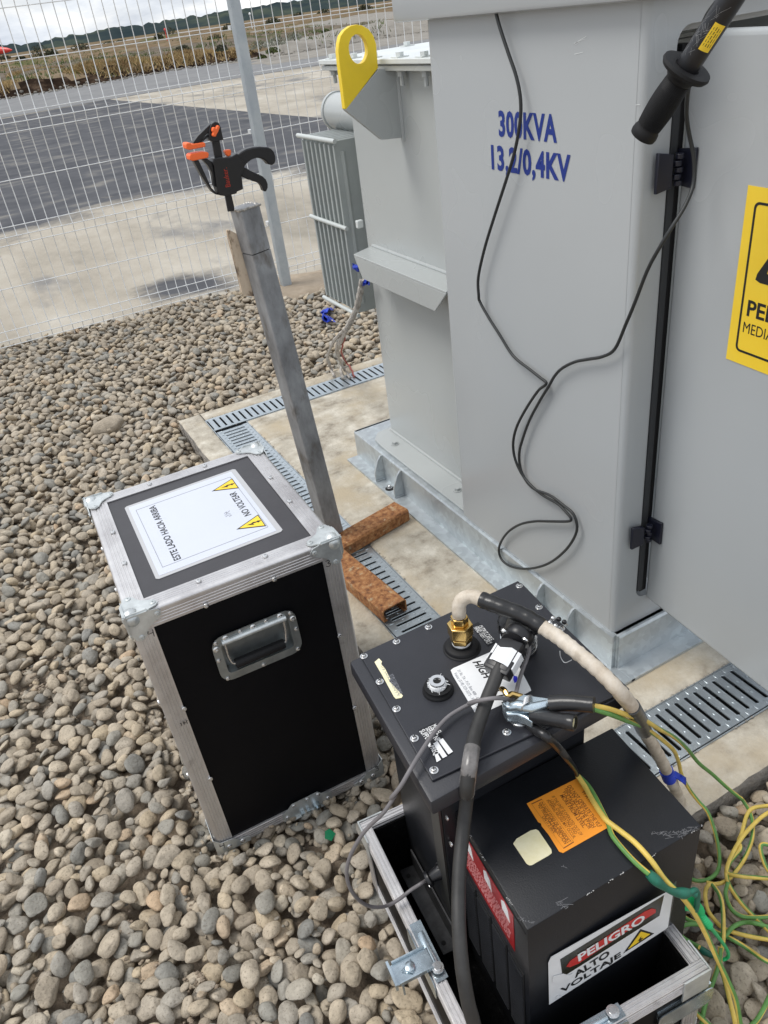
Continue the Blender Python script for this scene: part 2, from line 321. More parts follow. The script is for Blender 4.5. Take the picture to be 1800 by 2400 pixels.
def thing(name, label, cat, loc=(0, 0, 0), group=None, rot=None):
    o = bpy.data.objects.new(name, None); COL.objects.link(o); o.empty_display_size = .05
    M = T(loc) if rot is None else T(loc) @ rot.to_4x4()
    o.matrix_world = M; BASE[o.name] = M.inverted()
    o['label'] = label; o['category'] = cat
    if group: o['group'] = group
    return o
def mesh_of(name, mb, ms, inv=None, bevel=0, auto=True):
    me = bpy.data.meshes.new(name)
    vs = [inv @ v if inv is not None else v for v in mb.v]
    me.from_pydata([tuple(v) for v in vs], [], mb.f)
    for m in (ms if isinstance(ms, (list, tuple)) else [ms]): me.materials.append(m)
    me.polygons.foreach_set('use_smooth', mb.sm); me.polygons.foreach_set('material_index', mb.mi)
    me.update()
    if any(mb.sm): me.set_sharp_from_angle(angle=math.radians(38))
    return me
def part(name, mb, ms, parent, bv=0, label=None, kind=None):
    inv = BASE.get(parent.name); me = mesh_of(name, mb, ms, inv)
    o = put(name, me, parent); BASE[o.name] = inv
    if bv:
        b = o.modifiers.new('bevel', 'BEVEL'); b.width = bv; b.segments = 2; b.limit_method = 'ANGLE'; b.angle_limit = math.radians(40)
        b.harden_normals = False; me.polygons.foreach_set('use_smooth', [True]*len(me.polygons))
        me.set_sharp_from_angle(angle=math.radians(38))
    if label: o['label'] = label
    if kind: o['kind'] = kind
    return o
def solo(name, mb, ms, label, cat, group=None, loc=None, bv=0):
    c = Vector(loc) if loc is not None else (sum(mb.v, Vector())/len(mb.v))
    me = mesh_of(name, mb, ms, T(c).inverted()); o = put(name, me); o.location = c; BASE[o.name] = T(c).inverted()
    o['label'] = label; o['category'] = cat
    if group: o['group'] = group
    if bv:
        b = o.modifiers.new('bevel', 'BEVEL'); b.width = bv; b.segments = 2; b.limit_method = 'ANGLE'
    return o
def struct(name, mb, ms, parent=None):
    me = mesh_of(name, mb, ms); o = put(name, me, parent); BASE[o.name] = Matrix()
    if parent is None: o['kind'] = 'structure'
    return o
_tc = 0
def text_mb(mb, body, M, bold=.0, ext=.0, fit=None, hgt=None, shear=0., sp=1., line=1.0, mi=0):
    """lay text into mb; M maps text space (x right, y up, z out); fit = width, hgt = cap height in M units"""
    cu = bpy.data.curves.new('t', 'FONT'); cu.body = body; cu.size = 1; cu.offset = bold; cu.shear = shear; cu.space_character = sp; cu.space_line = line
    cu.resolution_u = 3; cu.extrude = 0
    ob = bpy.data.objects.new('t', cu); COL.objects.link(ob)
    dg = bpy.context.evaluated_depsgraph_get(); me = bpy.data.meshes.new_from_object(ob.evaluated_get(dg))
    vs = [v.co.copy() for v in me.vertices]; fs = [list(p.vertices) for p in me.polygons]
    bpy.data.objects.remove(ob); bpy.data.curves.remove(cu); bpy.data.meshes.remove(me)
    if not vs: return mb
    x0, x1 = min(v.x for v in vs), max(v.x for v in vs); y1 = max(v.y for v in vs); y0 = min(v.y for v in vs)
    sx = fit/(x1-x0) if fit else 1
    nl = body.count('\n')
    sy = (hgt/.73 if nl == 0 else hgt/(y1-y0)) if hgt else sx
    yb = 0 if nl == 0 else y0
    mb.add([((v.x-x0)*sx, (v.y-yb)*sy, ext) for v in vs], fs, False, M, mi); return mb
def tmat(o, r, n):
    """text frame at o, reading direction r, facing n"""
    r = Vector(r).normalized(); n = Vector(n).normalized(); return frame(o, r, n.cross(r).normalized(), n)
def rrect(w, h, r, n=5, cx=0, cy=0):
    out = []
    for sx, sy, a0 in ((1, 1, 0), (-1, 1, 90), (-1, -1, 180), (1, -1, 270)):
        for i in range(n+1):
            a = math.radians(a0+90*i/n); out.append((cx+sx*(w/2-r)+r*math.cos(a), cy+sy*(h/2-r)+r*math.sin(a)))
    return out
def ring(mb, outer, inner, z0, z1, M=None, smooth=False):
    n = len(outer); vs = [(*p, z) for z in (z0, z1) for pl in (outer, inner) for p in pl]; fs = []
    for i in range(n):
        j = (i+1) % n
        fs += [(i, n+i, n+j, j), (2*n+i, 2*n+j, 3*n+j, 3*n+i), (i, j, 2*n+j, 2*n+i), (n+i, 3*n+i, 3*n+j, n+j)]
    mb.add(vs, fs, smooth, M)
def circ(r, n=20, cx=0, cy=0): return [(cx+r*math.cos(2*PI*i/n), cy+r*math.sin(2*PI*i/n)) for i in range(n)]
def axis_M(p, n):
    n = Vector(n).normalized(); a = n.cross(Vector((0, 0, 1)))
    if a.length < .01: a = Vector((1, 0, 0))
    a.normalize(); return frame(p, a, n.cross(a), n)
#PART2
# ================================================================== SETTING: ground, roads, hills
def sheet(name, poly, z, m, jit=0., n=1, th=None):
    mb = MB(); pts = []
    for i in range(len(poly)):
        a, b = Vector(poly[i]), Vector(poly[(i+1) % len(poly)])
        for k in range(n):
            p = a.lerp(b, k/n)
            if jit: p = p + Vector((noise.noise((p.x*1.7, p.y*1.7, 3))*jit, noise.noise((p.x*1.3, p.y*1.3, 9))*jit))
            pts.append((p.x, p.y, z))
    mb.add(pts, [tuple(range(len(pts)))]); return struct(name, mb, m)
def g2(u, v, z=-.1): p = S(u, v, z=z); return (p.x, p.y)
mb = MB(); mb.add([(-3000, -400, -.125), (3500, -400, -.125), (3500, 3200, -.125), (-3000, 3200, -.125)], [(0, 1, 2, 3)])
struct('ground', mb, FIELD)
sheet('sandy_pavement', [(-14, -6), (22, -6), (22, 5.3), (-14, 5.3)], -.1135, SAND)
a1, a2 = g2(255, 232), g2(770, 276)
# yard surface: sandy concrete with a worn asphalt field laid over it (edge breaks up through noise)
def seg_side(p, a, b): return ((b[0]-a[0])*(p[1]-a[1])-(b[1]-a[1])*(p[0]-a[0]))/math.hypot(b[0]-a[0], b[1]-a[1])
a0_ = (-12, 24.2)
pp4 = [g2(335, 662), g2(520, 625), g2(596, 668), g2(350, 712)]
def asph(x, y):
    near = (y-(9.1+.06*x+.35*math.sin(x*.9)))/2.2
    far = min(-seg_side((x, y), a1, a2)*-1 if False else seg_side((x, y), a2, a1), seg_side((x, y), a1, a0_))/.10
    v = min(near+.5, far+.5)
    q = min(seg_side((x, y), pp4[i-1], pp4[i]) for i in range(4)); q2 = min(-seg_side((x, y), pp4[i-1], pp4[i]) for i in range(4))
    return max(v, .55+max(q, q2)/.7-.1)
gxs = np.linspace(-13.5, 24, 251); gys = np.concatenate([np.linspace(5.25, 14, 110), np.linspace(14.1, 36.5, 130)])
av = np.array([[asph(x, y) for x in gxs] for y in gys])
mb = MB(); nx_ = len(gxs); mb.add([(x, y, -.113) for y in gys for x in gxs], [(j*nx_+i, j*nx_+i+1, (j+1)*nx_+i+1, (j+1)*nx_+i) for j in range(len(gys)-1) for i in range(nx_-1)])
def yard_mat():
    m = SAND.copy(); m.name = 'worn_yard_surface'; t = m.node_tree; b = t.nodes['Principled BSDF']; b.inputs['Specular IOR Level'].default_value = .1
    src = b.inputs['Base Color'].links[0].from_socket; co = [n for n in t.nodes if n.type == 'TEX_COORD'][0]
    at_ = t.nodes.new('ShaderNodeAttribute'); at_.attribute_name = 'worn'
    nz = t.nodes.new('ShaderNodeTexNoise'); nz.inputs['Scale'].default_value = 1.1; nz.inputs['Detail'].default_value = 14; nz.inputs['Roughness'].default_value = .72
    mp_ = t.nodes.new('ShaderNodeMapping'); mp_.inputs['Scale'].default_value = (.8, 1.3, 1); t.links.new(co.outputs['Object'], mp_.inputs[0]); t.links.new(mp_.outputs[0], nz.inputs[0])
    a_ = t.nodes.new('ShaderNodeMath'); a_.operation = 'MULTIPLY_ADD'; a_.inputs[1].default_value = 1.5; t.links.new(nz.outputs[0], a_.inputs[0]); t.links.new(at_.outputs['Fac'], a_.inputs[2])
    mr = t.nodes.new('ShaderNodeMapRange'); mr.inputs[1].default_value = 1.12; mr.inputs[2].default_value = 1.42; t.links.new(a_.outputs[0], mr.inputs[0])
    n2_ = t.nodes.new('ShaderNodeTexNoise'); n2_.inputs['Scale'].default_value = 2.4; n2_.inputs['Detail'].default_value = 12; t.links.new(mp_.outputs[0], n2_.inputs[0])
    rp = t.nodes.new('ShaderNodeValToRGB'); el = rp.color_ramp.elements; el[0].position = .32; el[0].color = (.070, .072, .080, 1); el[1].position = .72; el[1].color = (.20, .19, .175, 1); q = el.new(.55); q.color = (.098, .10, .108, 1)
    t.links.new(n2_.outputs[0], rp.inputs[0]); mm = t.nodes.new('ShaderNodeMix'); mm.data_type = 'RGBA'; t.links.new(mr.outputs[0], mm.inputs[0]); t.links.new(src, mm.inputs[6]); t.links.new(rp.outputs[0], mm.inputs[7]); t.links.new(mm.outputs[2], b.inputs['Base Color'])
    return m
yo = struct('asphalt_yard', mb, yard_mat()); at = yo.data.attributes.new('worn', 'FLOAT', 'POINT'); at.data.foreach_set('value', np.clip(av, -1, 2).ravel().astype(np.float32))
def berm_y(x): return 38.5+.10*x+1.2*math.sin(x*.21)+.6*math.sin(x*.63+1)
def road_near(x):
    if x < a1[0]: return a1[1]-.35*(a1[0]-x)*.4
    return a1[1]-(x-a1[0])*.06
poly = [(x, road_near(x)) for x in np.linspace(-13, 45, 30)] + [(x, berm_y(x)+3) for x in np.linspace(45, -13, 30)]
sheet('grey_road', poly, -.105, ROADM)
RB = ([12.5, 16, 20.5, 25.5, 41], [34, 42, 53, 59, 90])
def rbord(y): return np.interp(y, RB[1], RB[0])
# grassy bank behind the road with a dark cut edge
mb = MB(); nx, ny = 240, 46; X0, X1 = -20, 75
vs = []
for j in range(ny):
    for i in range(nx):
        x = X0+(X1-X0)*i/(nx-1); t = (j/(ny-1)); yy = berm_y(x)+ (t**2.2)*120
        d = yy-berm_y(x); fade = max(0, min(1, (34-x)/12))
        hgt = (.40*min(1, d/.9))*(fade*.85+.15) + .35*noise.noise((x*.18, yy*.12, 1))*min(1, d/3) + .12*noise.noise((x*.9, yy*.7, 4))*min(1, d)*(1+fade)
        if d < .01: hgt = -.06
        vs.append((x+.5*noise.noise((x, yy, 7)), yy, -.1+hgt*(1 if d < 60 else 1-(d-60)/75)))
fs = [(j*nx+i, j*nx+i+1, (j+1)*nx+i+1, (j+1)*nx+i) for j in range(ny-1) for i in range(nx-1)]
def bi(f):
    dm = vs[f[0]][1]-berm_y(vs[f[0]][0])+4*noise.noise((vs[f[0]][0]*.12, vs[f[0]][1]*.1, 2))
    if 8 < dm < 34 and vs[f[0]][0] < 30: return 3
    if vs[f[0]][0] > rbord(vs[f[0]][1])+1.5*noise.noise((vs[f[0]][1]*.5, 0, 4)) and vs[f[0]][1] < 110: return 2
    d = max(vs[k][1]-berm_y(vs[k][0]) for k in f); return 1 if d < 1.0+.9*noise.noise((vs[f[0]][0]*.7, 0, 0)) and vs[f[0]][0] < 24 else 0
mb.add(vs, fs, True, mi=[bi(f) for f in fs]); struct('grassy_bank', mb, [FIELD, BERM, GRAVELY, ROUGHF])
sheet('gravel_lot', [(12.2, 32.4), (30, 31.8), (70, 29), (90, 62), (24, 62), (14, 44)], -.101, GRAVELY, jit=1.5, n=8)
# pale runway on a low embankment
mb = MB(); 
def rl(y0, y1, z): return [(-400, y0, z), (900, y0-60, z), (900, y1-60, z), (-400, y1, z)]
v = rl(236, 236.5, -.1)[:2]+rl(244, 244, .50)[:2]+rl(272, 272, .55)[:2]+rl(280, 280, -.1)[:2]
mb.add(v, [(0, 1, 3, 2), (2, 3, 5, 4), (4, 5, 7, 6)], mi=[1, 0, 1]); struct('runway', mb, [RUNW, FIELD])
# far hills
tops = [(-200, 112), (0, 104), (60, 104), (120, 92), (165, 82), (200, 80), (260, 64), (330, 58), (400, 46), (470, 36), (545, 23), (600, 16), (650, 5), (700, 2), (740, -6), (800, -18), (900, -42), (1100, -75), (1500, -120)]
for nm, dist, lift, amp in (('far_hills', 1900, 0, 5), ('wooded_hills', 1300, 7, 3.0)):
    mb = MB(); vs = []; K = 260
    for i in range(K):
        u = -300+2100*i/(K-1); vt = np.interp(u, [t[0] for t in tops], [t[1] for t in tops])+lift
        if nm == 'wooded_hills' : vt += max(0, (u-600))*.012
        w = ray(u, vt); hd = math.hypot(w.x, w.y); p = CAM + w*(dist/hd)
        hh = p.z+amp*noise.noise((u*.05, dist, 0))+amp*.5*noise.noise((u*.2, dist, 5))
        q = Vector((p.x, p.y, 0)); back = q.normalized()
        for k, (dd, f) in enumerate(((-60, 0), (-40, .35), (-22, .75), (0, 1.), (60, .9), (200, .2))):
            r = q+back*dd*(dist/900); vs.append((r.x, r.y, -2+(hh+2)*f))
    fs = [(i*6+k, (i+1)*6+k, (i+1)*6+k+1, i*6+k+1) for i in range(K-1) for k in range(5)]
    mb.add(vs, fs, True); struct(nm, mb, HILL)

# ================================================================== concrete slab, kerb ring and drains
SX0, SX1, SY0, SY1 = .548, 2.85, .655, 3.285
DL0, DL1 = .649, .792        # left drain x
DB0, DB1 = 3.066, 3.200      # back drain y
DF0, DF1 = .765, .905        # front drain y
def concbox(x0, x1, y0, y1, rough=None, jit=0):
    mb = MB(); nx = max(2, int((x1-x0)/.03)); ny = max(2, int((y1-y0)/.03))
    # top grid with worn edges, four skirts
    def P(x, y):
        e = min(x-x0, x1-x, y-y0, y1-y)
        z = -.006*max(0, 1-e/.012)+.0009*noise.noise((x*6, y*6, 0))
        return (x+jit*noise.noise((x*30, y*30, 1))*(1 if e < 1e-6 else 0), y+jit*noise.noise((x*30, y*30, 2))*(1 if e < 1e-6 else 0), z)
    xs = [x0, x0+.006, x0+.014]+list(np.linspace(x0, x1, nx)[1:-1])+[x1-.014, x1-.006, x1]; ys = [y0, y0+.006, y0+.014]+list(np.linspace(y0, y1, ny)[1:-1])+[y1-.014, y1-.006, y1]
    xs = sorted(xs); ys = sorted(ys); nx, ny = len(xs), len(ys)
    vs = [P(x, y) for y in ys for x in xs]; fs = [(j*nx+i, j*nx+i+1, (j+1)*nx+i+1, (j+1)*nx+i) for j in range(ny-1) for i in range(nx-1)]
    mb.add(vs, fs, True)
    loop = [i for i in range(nx)]+[j*nx+nx-1 for j in range(1, ny)]+[(ny-1)*nx+i for i in range(nx-2, -1, -1)]+[j*nx for j in range(ny-2, 0, -1)]
    k = len(mb.v); lv = []
    for q in loop: a = mb.v[q]; lv += [(a.x, a.y, a.z), (a.x, a.y, -.055), (a.x, a.y, -.15)]
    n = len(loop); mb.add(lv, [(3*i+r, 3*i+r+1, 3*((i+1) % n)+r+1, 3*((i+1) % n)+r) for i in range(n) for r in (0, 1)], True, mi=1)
    return mb
slab = put('concrete_slab', None); slab['kind'] = 'structure'; BASE[slab.name] = Matrix()
g = .0035
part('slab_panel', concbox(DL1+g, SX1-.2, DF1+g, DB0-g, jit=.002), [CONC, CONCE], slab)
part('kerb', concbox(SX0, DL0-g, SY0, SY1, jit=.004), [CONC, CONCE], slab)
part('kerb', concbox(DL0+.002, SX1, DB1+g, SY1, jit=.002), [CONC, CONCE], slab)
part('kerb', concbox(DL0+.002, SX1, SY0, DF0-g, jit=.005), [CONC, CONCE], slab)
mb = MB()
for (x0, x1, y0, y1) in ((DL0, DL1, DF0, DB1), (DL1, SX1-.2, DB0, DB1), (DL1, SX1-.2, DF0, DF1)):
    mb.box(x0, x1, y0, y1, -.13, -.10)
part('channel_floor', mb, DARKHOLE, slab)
mb = MB()
for (x0, x1, y0, y1) in ((DL0-g, DL0, DF0, DB1), (DL1, DL1+g, DF1, DB0), (DL0, SX1-.2, DB1, DB1+g), (DL1+g, SX1-.2, DB0-g, DB0), (DL0, SX1-.2, DF0-g, DF0), (DL1+g, SX1-.2, DF1, DF1+g)):
    mb.box(x0, x1, y0, y1, -.1, -.004)
part('channel_side', mb, GALVD, slab)
mb = MB()      # ragged grout crumbs along the drain edges
for _ in range(700):
    w = random.random()
    if w < .4: c = Vector((random.uniform(DL1, 1.9), random.choice((DF0-.004, DF1+.004)), -.002))
    elif w < .8: c = Vector((random.choice((DL0-.003, DL1+.004, DL1+.006)), random.uniform(.9, 3.0), -.002))
    else: c = Vector((random.uniform(.6, 1.5), random.choice((DB0-.004, DB1+.003)), -.002))
    r = random.uniform(.0012, .0035)
    vv = [c+Vector((random.uniform(-1, 1)*r*1.6, random.uniform(-1, 1)*r, random.uniform(-.3, .9)*r)) for _ in range(4)]
    mb.add(vv, [(0, 1, 2), (0, 2, 3), (0, 3, 1), (1, 3, 2)])
part('grout_crumbs', mb, CONCE, slab, kind='stuff')

# slotted galvanised grates: each cell (bar) is a piece of its own
PIT = .030
def cell_mb(Wd, slotw, slotl, dash):
    """one grate bar: long along X (width of drain), PIT along Y, half slot bitten out of each side"""
    h = PIT/2; r = slotw/2; L2 = slotl/2; n = 5; poly = []
    poly += [(-Wd/2, -h), (-L2-r, -h)]
    for i in range(1, n+1):
        a = PI-PI/2*i/n; poly.append((-L2+r*math.cos(a), -h+r*math.sin(a)))
    for i in range(0, n):
        a = PI/2-PI/2*i/n; poly.append((L2+r*math.cos(a), -h+r*math.sin(a)))
    poly += [(L2+r, -h), (Wd/2, -h), (Wd/2, h), (L2+r, h)]
    for i in range(1, n+1):
        a = -PI/2*i/n; poly.append((L2+r*math.cos(a), h+r*math.sin(a)))
    for i in range(0, n):
        a = -PI/2-PI/2*i/n; poly.append((-L2+r*math.cos(a), h+r*math.sin(a)))
    poly += [(-L2-r, h), (-Wd/2, h)]
    mb = MB(); mb.prism(poly, -.0055, -.002)
    # rolled lips round the slot
    lip = [(-L2, -h+r+.0008), (L2, -h+r+.0008)]; mb.tube([(lip[0][0]-.003, lip[0][1], -.0022), (lip[1][0]+.003, lip[1][1], -.0022)], .0013, 6)
    mb.tube([(-L2-.003, h-r-.0008, -.0022), (L2+.003, h-r-.0008, -.0022)], .0013, 6)
    mb.tube([(-L2-r-.0008, -h+.001, -.0022), (-L2-r*.6, -h+r*.8, -.0022)], .0013, 6); mb.tube([(L2+r+.0008, -h+.001, -.0022), (L2+r*.6, -h+r*.8, -.0022)], .0013, 6)
    mb.tube([(-L2-r-.0008, h-.001, -.0022), (-L2-r*.6, h-r*.8, -.0022)], .0013, 6); mb.tube([(L2+r+.0008, h-.001, -.0022), (L2+r*.6, h-r*.8, -.0022)], .0013, 6)
    if dash:
        for x, ln in ((-L2-.0115, .008), (L2+.0115, .008), (-L2*.42, .0045), (L2*.42, .0045)):
            mb.sphere((x, 0, -.002), 1, 8, (ln, .0022, .0018))
    return mb
CELL = {}
def grate(name, label, x0, y0, n, along, Wd, slotw=.0092, slotl=.088, dash=True, group=None, m=GALVD):
    key = (Wd, dash, slotl)
    if key not in CELL: CELL[key] = mesh_of('grate_bar', cell_mb(Wd, slotw, slotl, dash), m)
    t = thing(name, label, 'drain grate', (x0, y0, 0), group)
    for i in range(n):
        o = put('grate_bar', CELL[key], t)
        if along == 'y': o.location = (0, (i+.5)*PIT, 0)
        else: o.location = ((i+.5)*PIT, 0, 0); o.rotation_euler = (0, 0, PI/2)
    return t
lx = (DL0+DL1)/2; Wl = DL1-DL0-.004
nl = 71
grate('drain_grate', 'galvanised slotted drain grate running beside the flight case, far length up to the corner', lx, DB0-.022-33*PIT, 33, 'y', Wl, group='slotted drain grates set in the slab')
grate('drain_grate', 'galvanised slotted drain grate lying under the rusty channel feet', lx, DB0-.0235-66*PIT, 33, 'y', Wl, group='slotted drain grates set in the slab')
grate('drain_grate', 'short near piece of the left drain grate, behind the black test set', lx, DF1+.004, 4, 'y', Wl, group='slotted drain grates set in the slab')
Wb = DB1-DB0-.004; by = (DB0+DB1)/2
grate('drain_grate', 'flat slotted drain grate at the back corner, below the frayed rope ends', DL0+.001, by, 33, 'x', Wb, .0095, .092, False, 'slotted drain grates set in the slab')
grate('drain_grate', 'flat slotted drain grate at the back, mostly hidden by the transformer tank', DL0+.0025+33*PIT, by, 33, 'x', Wb, .0095, .092, False, 'slotted drain grates set in the slab')
Wf = DF1-DF0-.004; fy = (DF0+DF1)/2
nf = 21; xs = 1.165
grate('drain_grate', 'galvanised drain grate crossed by the cream hose and the yellow-green wires', xs-15*PIT, fy, 15, 'x', Wf, .0105, .096, True, 'slotted drain grates set in the slab')
grate('drain_grate', 'galvanised drain grate under the open cabinet door', xs+.0015, fy, 33, 'x', Wf, .0105, .096, True, 'slotted drain grates set in the slab')

# ================================================================== pebbles
mb = MB(); NX, NY = 90, 130; gx0, gx1, gy0, gy1 = -3.2, 3.6, -1.6, 5.28
vs = [(gx0+(gx1-gx0)*i/(NX-1), gy0+(gy1-gy0)*j/(NY-1), 0) for j in range(NY) for i in range(NX)]
vs = [(x, y, -.088+.008*noise.noise((x*3, y*3, 0))+.005*noise.noise((x*11, y*11, 0))-(.02 if y > 5.2 else 0)) for x, y, z in vs]
fs = [(j*NX+i, j*NX+i+1, (j+1)*NX+i+1, (j+1)*NX+i) for j in range(NY-1) for i in range(NX-1)]
def inslab(f):
    x = sum(vs[k][0] for k in f)/4; y = sum(vs[k][1] for k in f)/4
    return SX0+.06 < x < SX1-.06 and SY0+.06 < y < SY1-.06
mb.add(vs, [f for f in fs if not inslab(f)], True); bed = struct('pebble_bed', mb, DIRT)
def ico(n):
    bm = bmesh.new(); bmesh.ops.create_icosphere(bm, subdivisions=n, radius=1)
    v = np.array([q.co[:] for q in bm.verts]); f = np.array([[q.index for q in p.verts] for p in bm.faces]); bm.free()
    return v/np.linalg.norm(v, axis=1)[:, None], f
rs = np.random.RandomState(11)
def stone_shape(v, seed, ang):
    r_ = np.random.RandomState(seed); K = r_.randint(7, 12)
    nrm = r_.normal(size=(K, 3)); nrm /= np.linalg.norm(nrm, axis=1)[:, None]
    h = r_.uniform(.60 if ang else .72, 1.0, K); k = 13 if ang else 6.5
    q = np.maximum(0, v@nrm.T)/h
    rad = (np.sum(q**k, axis=1)+1.0**k*.75)**(-1/k)
    low = sum(np.sin(v@r_.normal(size=3)*2.2+r_.uniform(0, 6)) for _ in range(3))*.028
    p = v*(rad*(1+low)+ (np.sin(v@r_.normal(size=3)*7)*.012 if ang else 0))[:, None]
    if len(v) > 600:
        for s_, a_ in ((9, .010), (17, .006)):
            ph = r_.uniform(0, 6, 3); d3 = r_.normal(size=(3, 3))*s_/1.6
            p = p*(1+a_*np.sin(v@d3[0]+ph[0])*np.sin(v@d3[1]+ph[1])+a_*.7*np.sin(v@d3[2]+ph[2]))[:, None]
    p -= p.mean(axis=0); return p/np.abs(p).max(axis=0)
NP = 26
shp = {n: None for n in (2, 3, 4)}
icos = {n: ico(n) for n in (2, 3, 4)}
protos = {n: [stone_shape(icos[n][0], 100+i, i % 2 == 0) for i in range(NP)] for n in (2, 3, 4)}
res = .007; HX0, HX1, HY0, HY1 = -1.75, 2.6, -.45, 5.16
gw, gh = int((HX1-HX0)/res), int((HY1-HY0)/res)
HF = np.full((gh, gw), -.092)
yy, xx = np.mgrid[0:gh, 0:gw]; XX = HX0+(xx+.5)*res; YY = HY0+(yy+.5)*res
HF += .010*np.sin(XX*2.1+1)*np.sin(YY*1.7)+.003*np.sin(XX*5+YY*3)
HF += .028*np.exp(-(((XX-.42)/.34)**2+((YY-.62)/.42)**2)**2)                 # stones heaped round the open tray
HF += .02*np.exp(-(((XX-.15)/.35)**2+((YY-4.4)/.5)**2))
BASEF = HF.copy()
mslab = (XX > SX0) & (YY > SY0) & (YY < SY1); HF[mslab] = 1.0
foot_c = (1.82, 4.93)
mfoot = ((XX-foot_c[0])/.34)**2+((YY-foot_c[1])/.27)**2 < 1; HF[mfoot] = .9
HF[YY > 5.13+.03*np.sin(XX*7)] = .9
CY = math.radians(-2.176); cc, cs = math.cos(CY), math.sin(CY)
lx_ = (XX-.019)*cc+(YY-1.147)*cs; ly_ = -(XX-.019)*cs+(YY-1.147)*cc
mcase = (lx_ > .012) & (lx_ < .384) & (ly_ > .012) & (ly_ < .46)
# visible zone
cand = []
def vis(x, y, mgn=560):
    u, v, dd = proj((x, y, -.05)); return dd > .1 and -mgn < u < W0+mgn and -mgn < v < H0+mgn
vz = np.zeros((gh//8+1, gw//8+1), bool)
for j in range(vz.shape[0]):
    for i in range(vz.shape[1]): vz[j, i] = vis(HX0+i*8*res, HY0+j*8*res)
def ok(x, y):
    if not (HX0+.04 < x < HX1-.04 and HY0+.04 < y < HY1-.04): return False
    return vz[int((y-HY0)/res)//8, int((x-HX0)/res)//8]
free = []
for _ in range(130000):
    x, y = random.uniform(HX0, HX1), random.uniform(HY0, HY1)
    if not ok(x, y): continue
    if SX0 < x and SY0 < y < SY1: continue
    if x > 2.15: continue
    free.append((x, y))
stones = []
area_n = 30000
fi = 0
for s_i in range(area_n):
    best = None
    for _ in range(7 if s_i > 4200 else 2):
        x, y = free[random.randrange(len(free))]; jx, iy = int((x-HX0)/res), int((y-HY0)/res)
        h = HF[iy, jx]
        if h > .3: continue
        h -= BASEF[iy, jx]
        if best is None or h < best[0]: best = (h, x, y, jx, iy)
    if best is None: continue
    h, x, y, jx, iy = best
    big = random.random()
    a = (.0155+.0065*random.random() if big < .50 else .020+.0075*random.random() if big < .95 else .027+.007*random.random())
    if big < .16: a *= .62
    if h > .060: continue
    b = a*random.uniform(.62, .90); c = a*random.uniform(.36, .56); rz = random.uniform(0, PI)
    R_ = int(a*1.02/res)+1; y0_, y1_, x0_, x1_ = max(0, iy-R_), min(gh, iy+R_+1), max(0, jx-R_), min(gw, jx+R_+1)
    sub = HF[y0_:y1_, x0_:x1_]; dx = XX[y0_:y1_, x0_:x1_]-x; dy = YY[y0_:y1_, x0_:x1_]-y
    ca, sa = math.cos(rz), math.sin(rz); la = (dx*ca+dy*sa)/a; lb = (-dx*sa+dy*ca)/b; q = la*la+lb*lb; m = q < .95
    if not m.any(): continue
    hs = sub[m]
    ncase = -.045 < lx_[iy, jx] < .44 and -.05 < ly_[iy, jx] < .51
    if hs.max() > .5: continue
    cap = np.sqrt(1-q[m])*c
    # local slope
    gx = float(np.polyfit(dx[m], hs, 1)[0]) if m.sum() > 4 else 0; gy = float(np.polyfit(dy[m], hs, 1)[0]) if m.sum() > 4 else 0
    zc = float(np.percentile(hs+cap, 82))
    if (mcase[iy, jx] and zc+c > -.05) or (ncase and zc+c > -.036): continue
    if zc+c > BASEF[iy, jx]+.083 or (.20 < x < .62 and .33 < y < .92 and zc+c > .004): continue
    sub[m] = np.maximum(hs, zc+cap)
    stones.append((x, y, zc, a, b, c, rz, max(-.6, min(.6, gx*.75+random.gauss(0, .13))), max(-.6, min(.6, gy*.75+random.gauss(0, .13)))))
# small chips and grit-sized stones lodged between the big ones
nbig = len(stones)
for _ in range(26000):
    if len(stones)-nbig >= 2300: break
    x, y = free[random.randrange(len(free))]
    if y > 2.9 or not vis(x, y, 80): continue
    jx, iy = int((x-HX0)/res), int((y-HY0)/res); h = HF[iy, jx]
    if h > .3 or h-BASEF[iy, jx] > .048 or mcase[iy, jx] or (.24 < x < .60 and .38 < y < .88): continue
    a = random.uniform(.0035, .0095); b = a*random.uniform(.5, .9); c = a*random.uniform(.35, .7)
    stones.append((x, y, h+c*.4, a, b, c, random.uniform(0, PI), random.gauss(0, .35), random.gauss(0, .35)))
# clearly biggest boulder left of the slab corner
p = S(255, 1000, z=-.03); stones.append((p.x, p.y, -.03, .085, .055, .045, .3, 0, 0))
p = S(92, 845, z=-.02); stones.append((p.x, p.y, -.035, .05, .04, .04, 1.3, 0, 0))
def buried(s):
    for dx_, dy_ in ((0, 0), (.6, 0), (-.6, 0), (0, .6), (0, -.6)):
        j_ = min(gw-1, max(0, int((s[0]+dx_*s[3]-HX0)/res))); i_ = min(gh-1, max(0, int((s[1]+dy_*s[3]-HY0)/res)))
        if HF[i_, j_] < s[2]+s[5]*(1 if dx_ == dy_ == 0 else .75)+.007: return False
    return True
stones = [s for s in stones if not buried(s)]
def smat(s):
    x, y, z, a, b, c, rz, gx, gy = s
    R = Matrix.Rotation(math.atan(gx), 3, Vector((0, -1, 0))) @ Matrix.Rotation(math.atan(gy), 3, 'X') @ Matrix.Rotation(rz, 3, 'Z')
    return R
info = []
for s in stones:
    u, v, dd = proj(s[:3]); px = F0*s[3]/dd
    inside = -5 < u < W0+5 and -5 < v < H0+5
    hid = mcase[min(gh-1, int((s[1]-HY0)/res)), min(gw-1, int((s[0]-HX0)/res))] or (s[0] > .26 and s[0] < .60 and .42 < s[1] < .85)
    top = s[2]+s[5] > HF[min(gh-1, int((s[1]-HY0)/res)), min(gw-1, int((s[0]-HX0)/res))]-.004
    info.append(px*(1 if inside and not hid and top else .01))
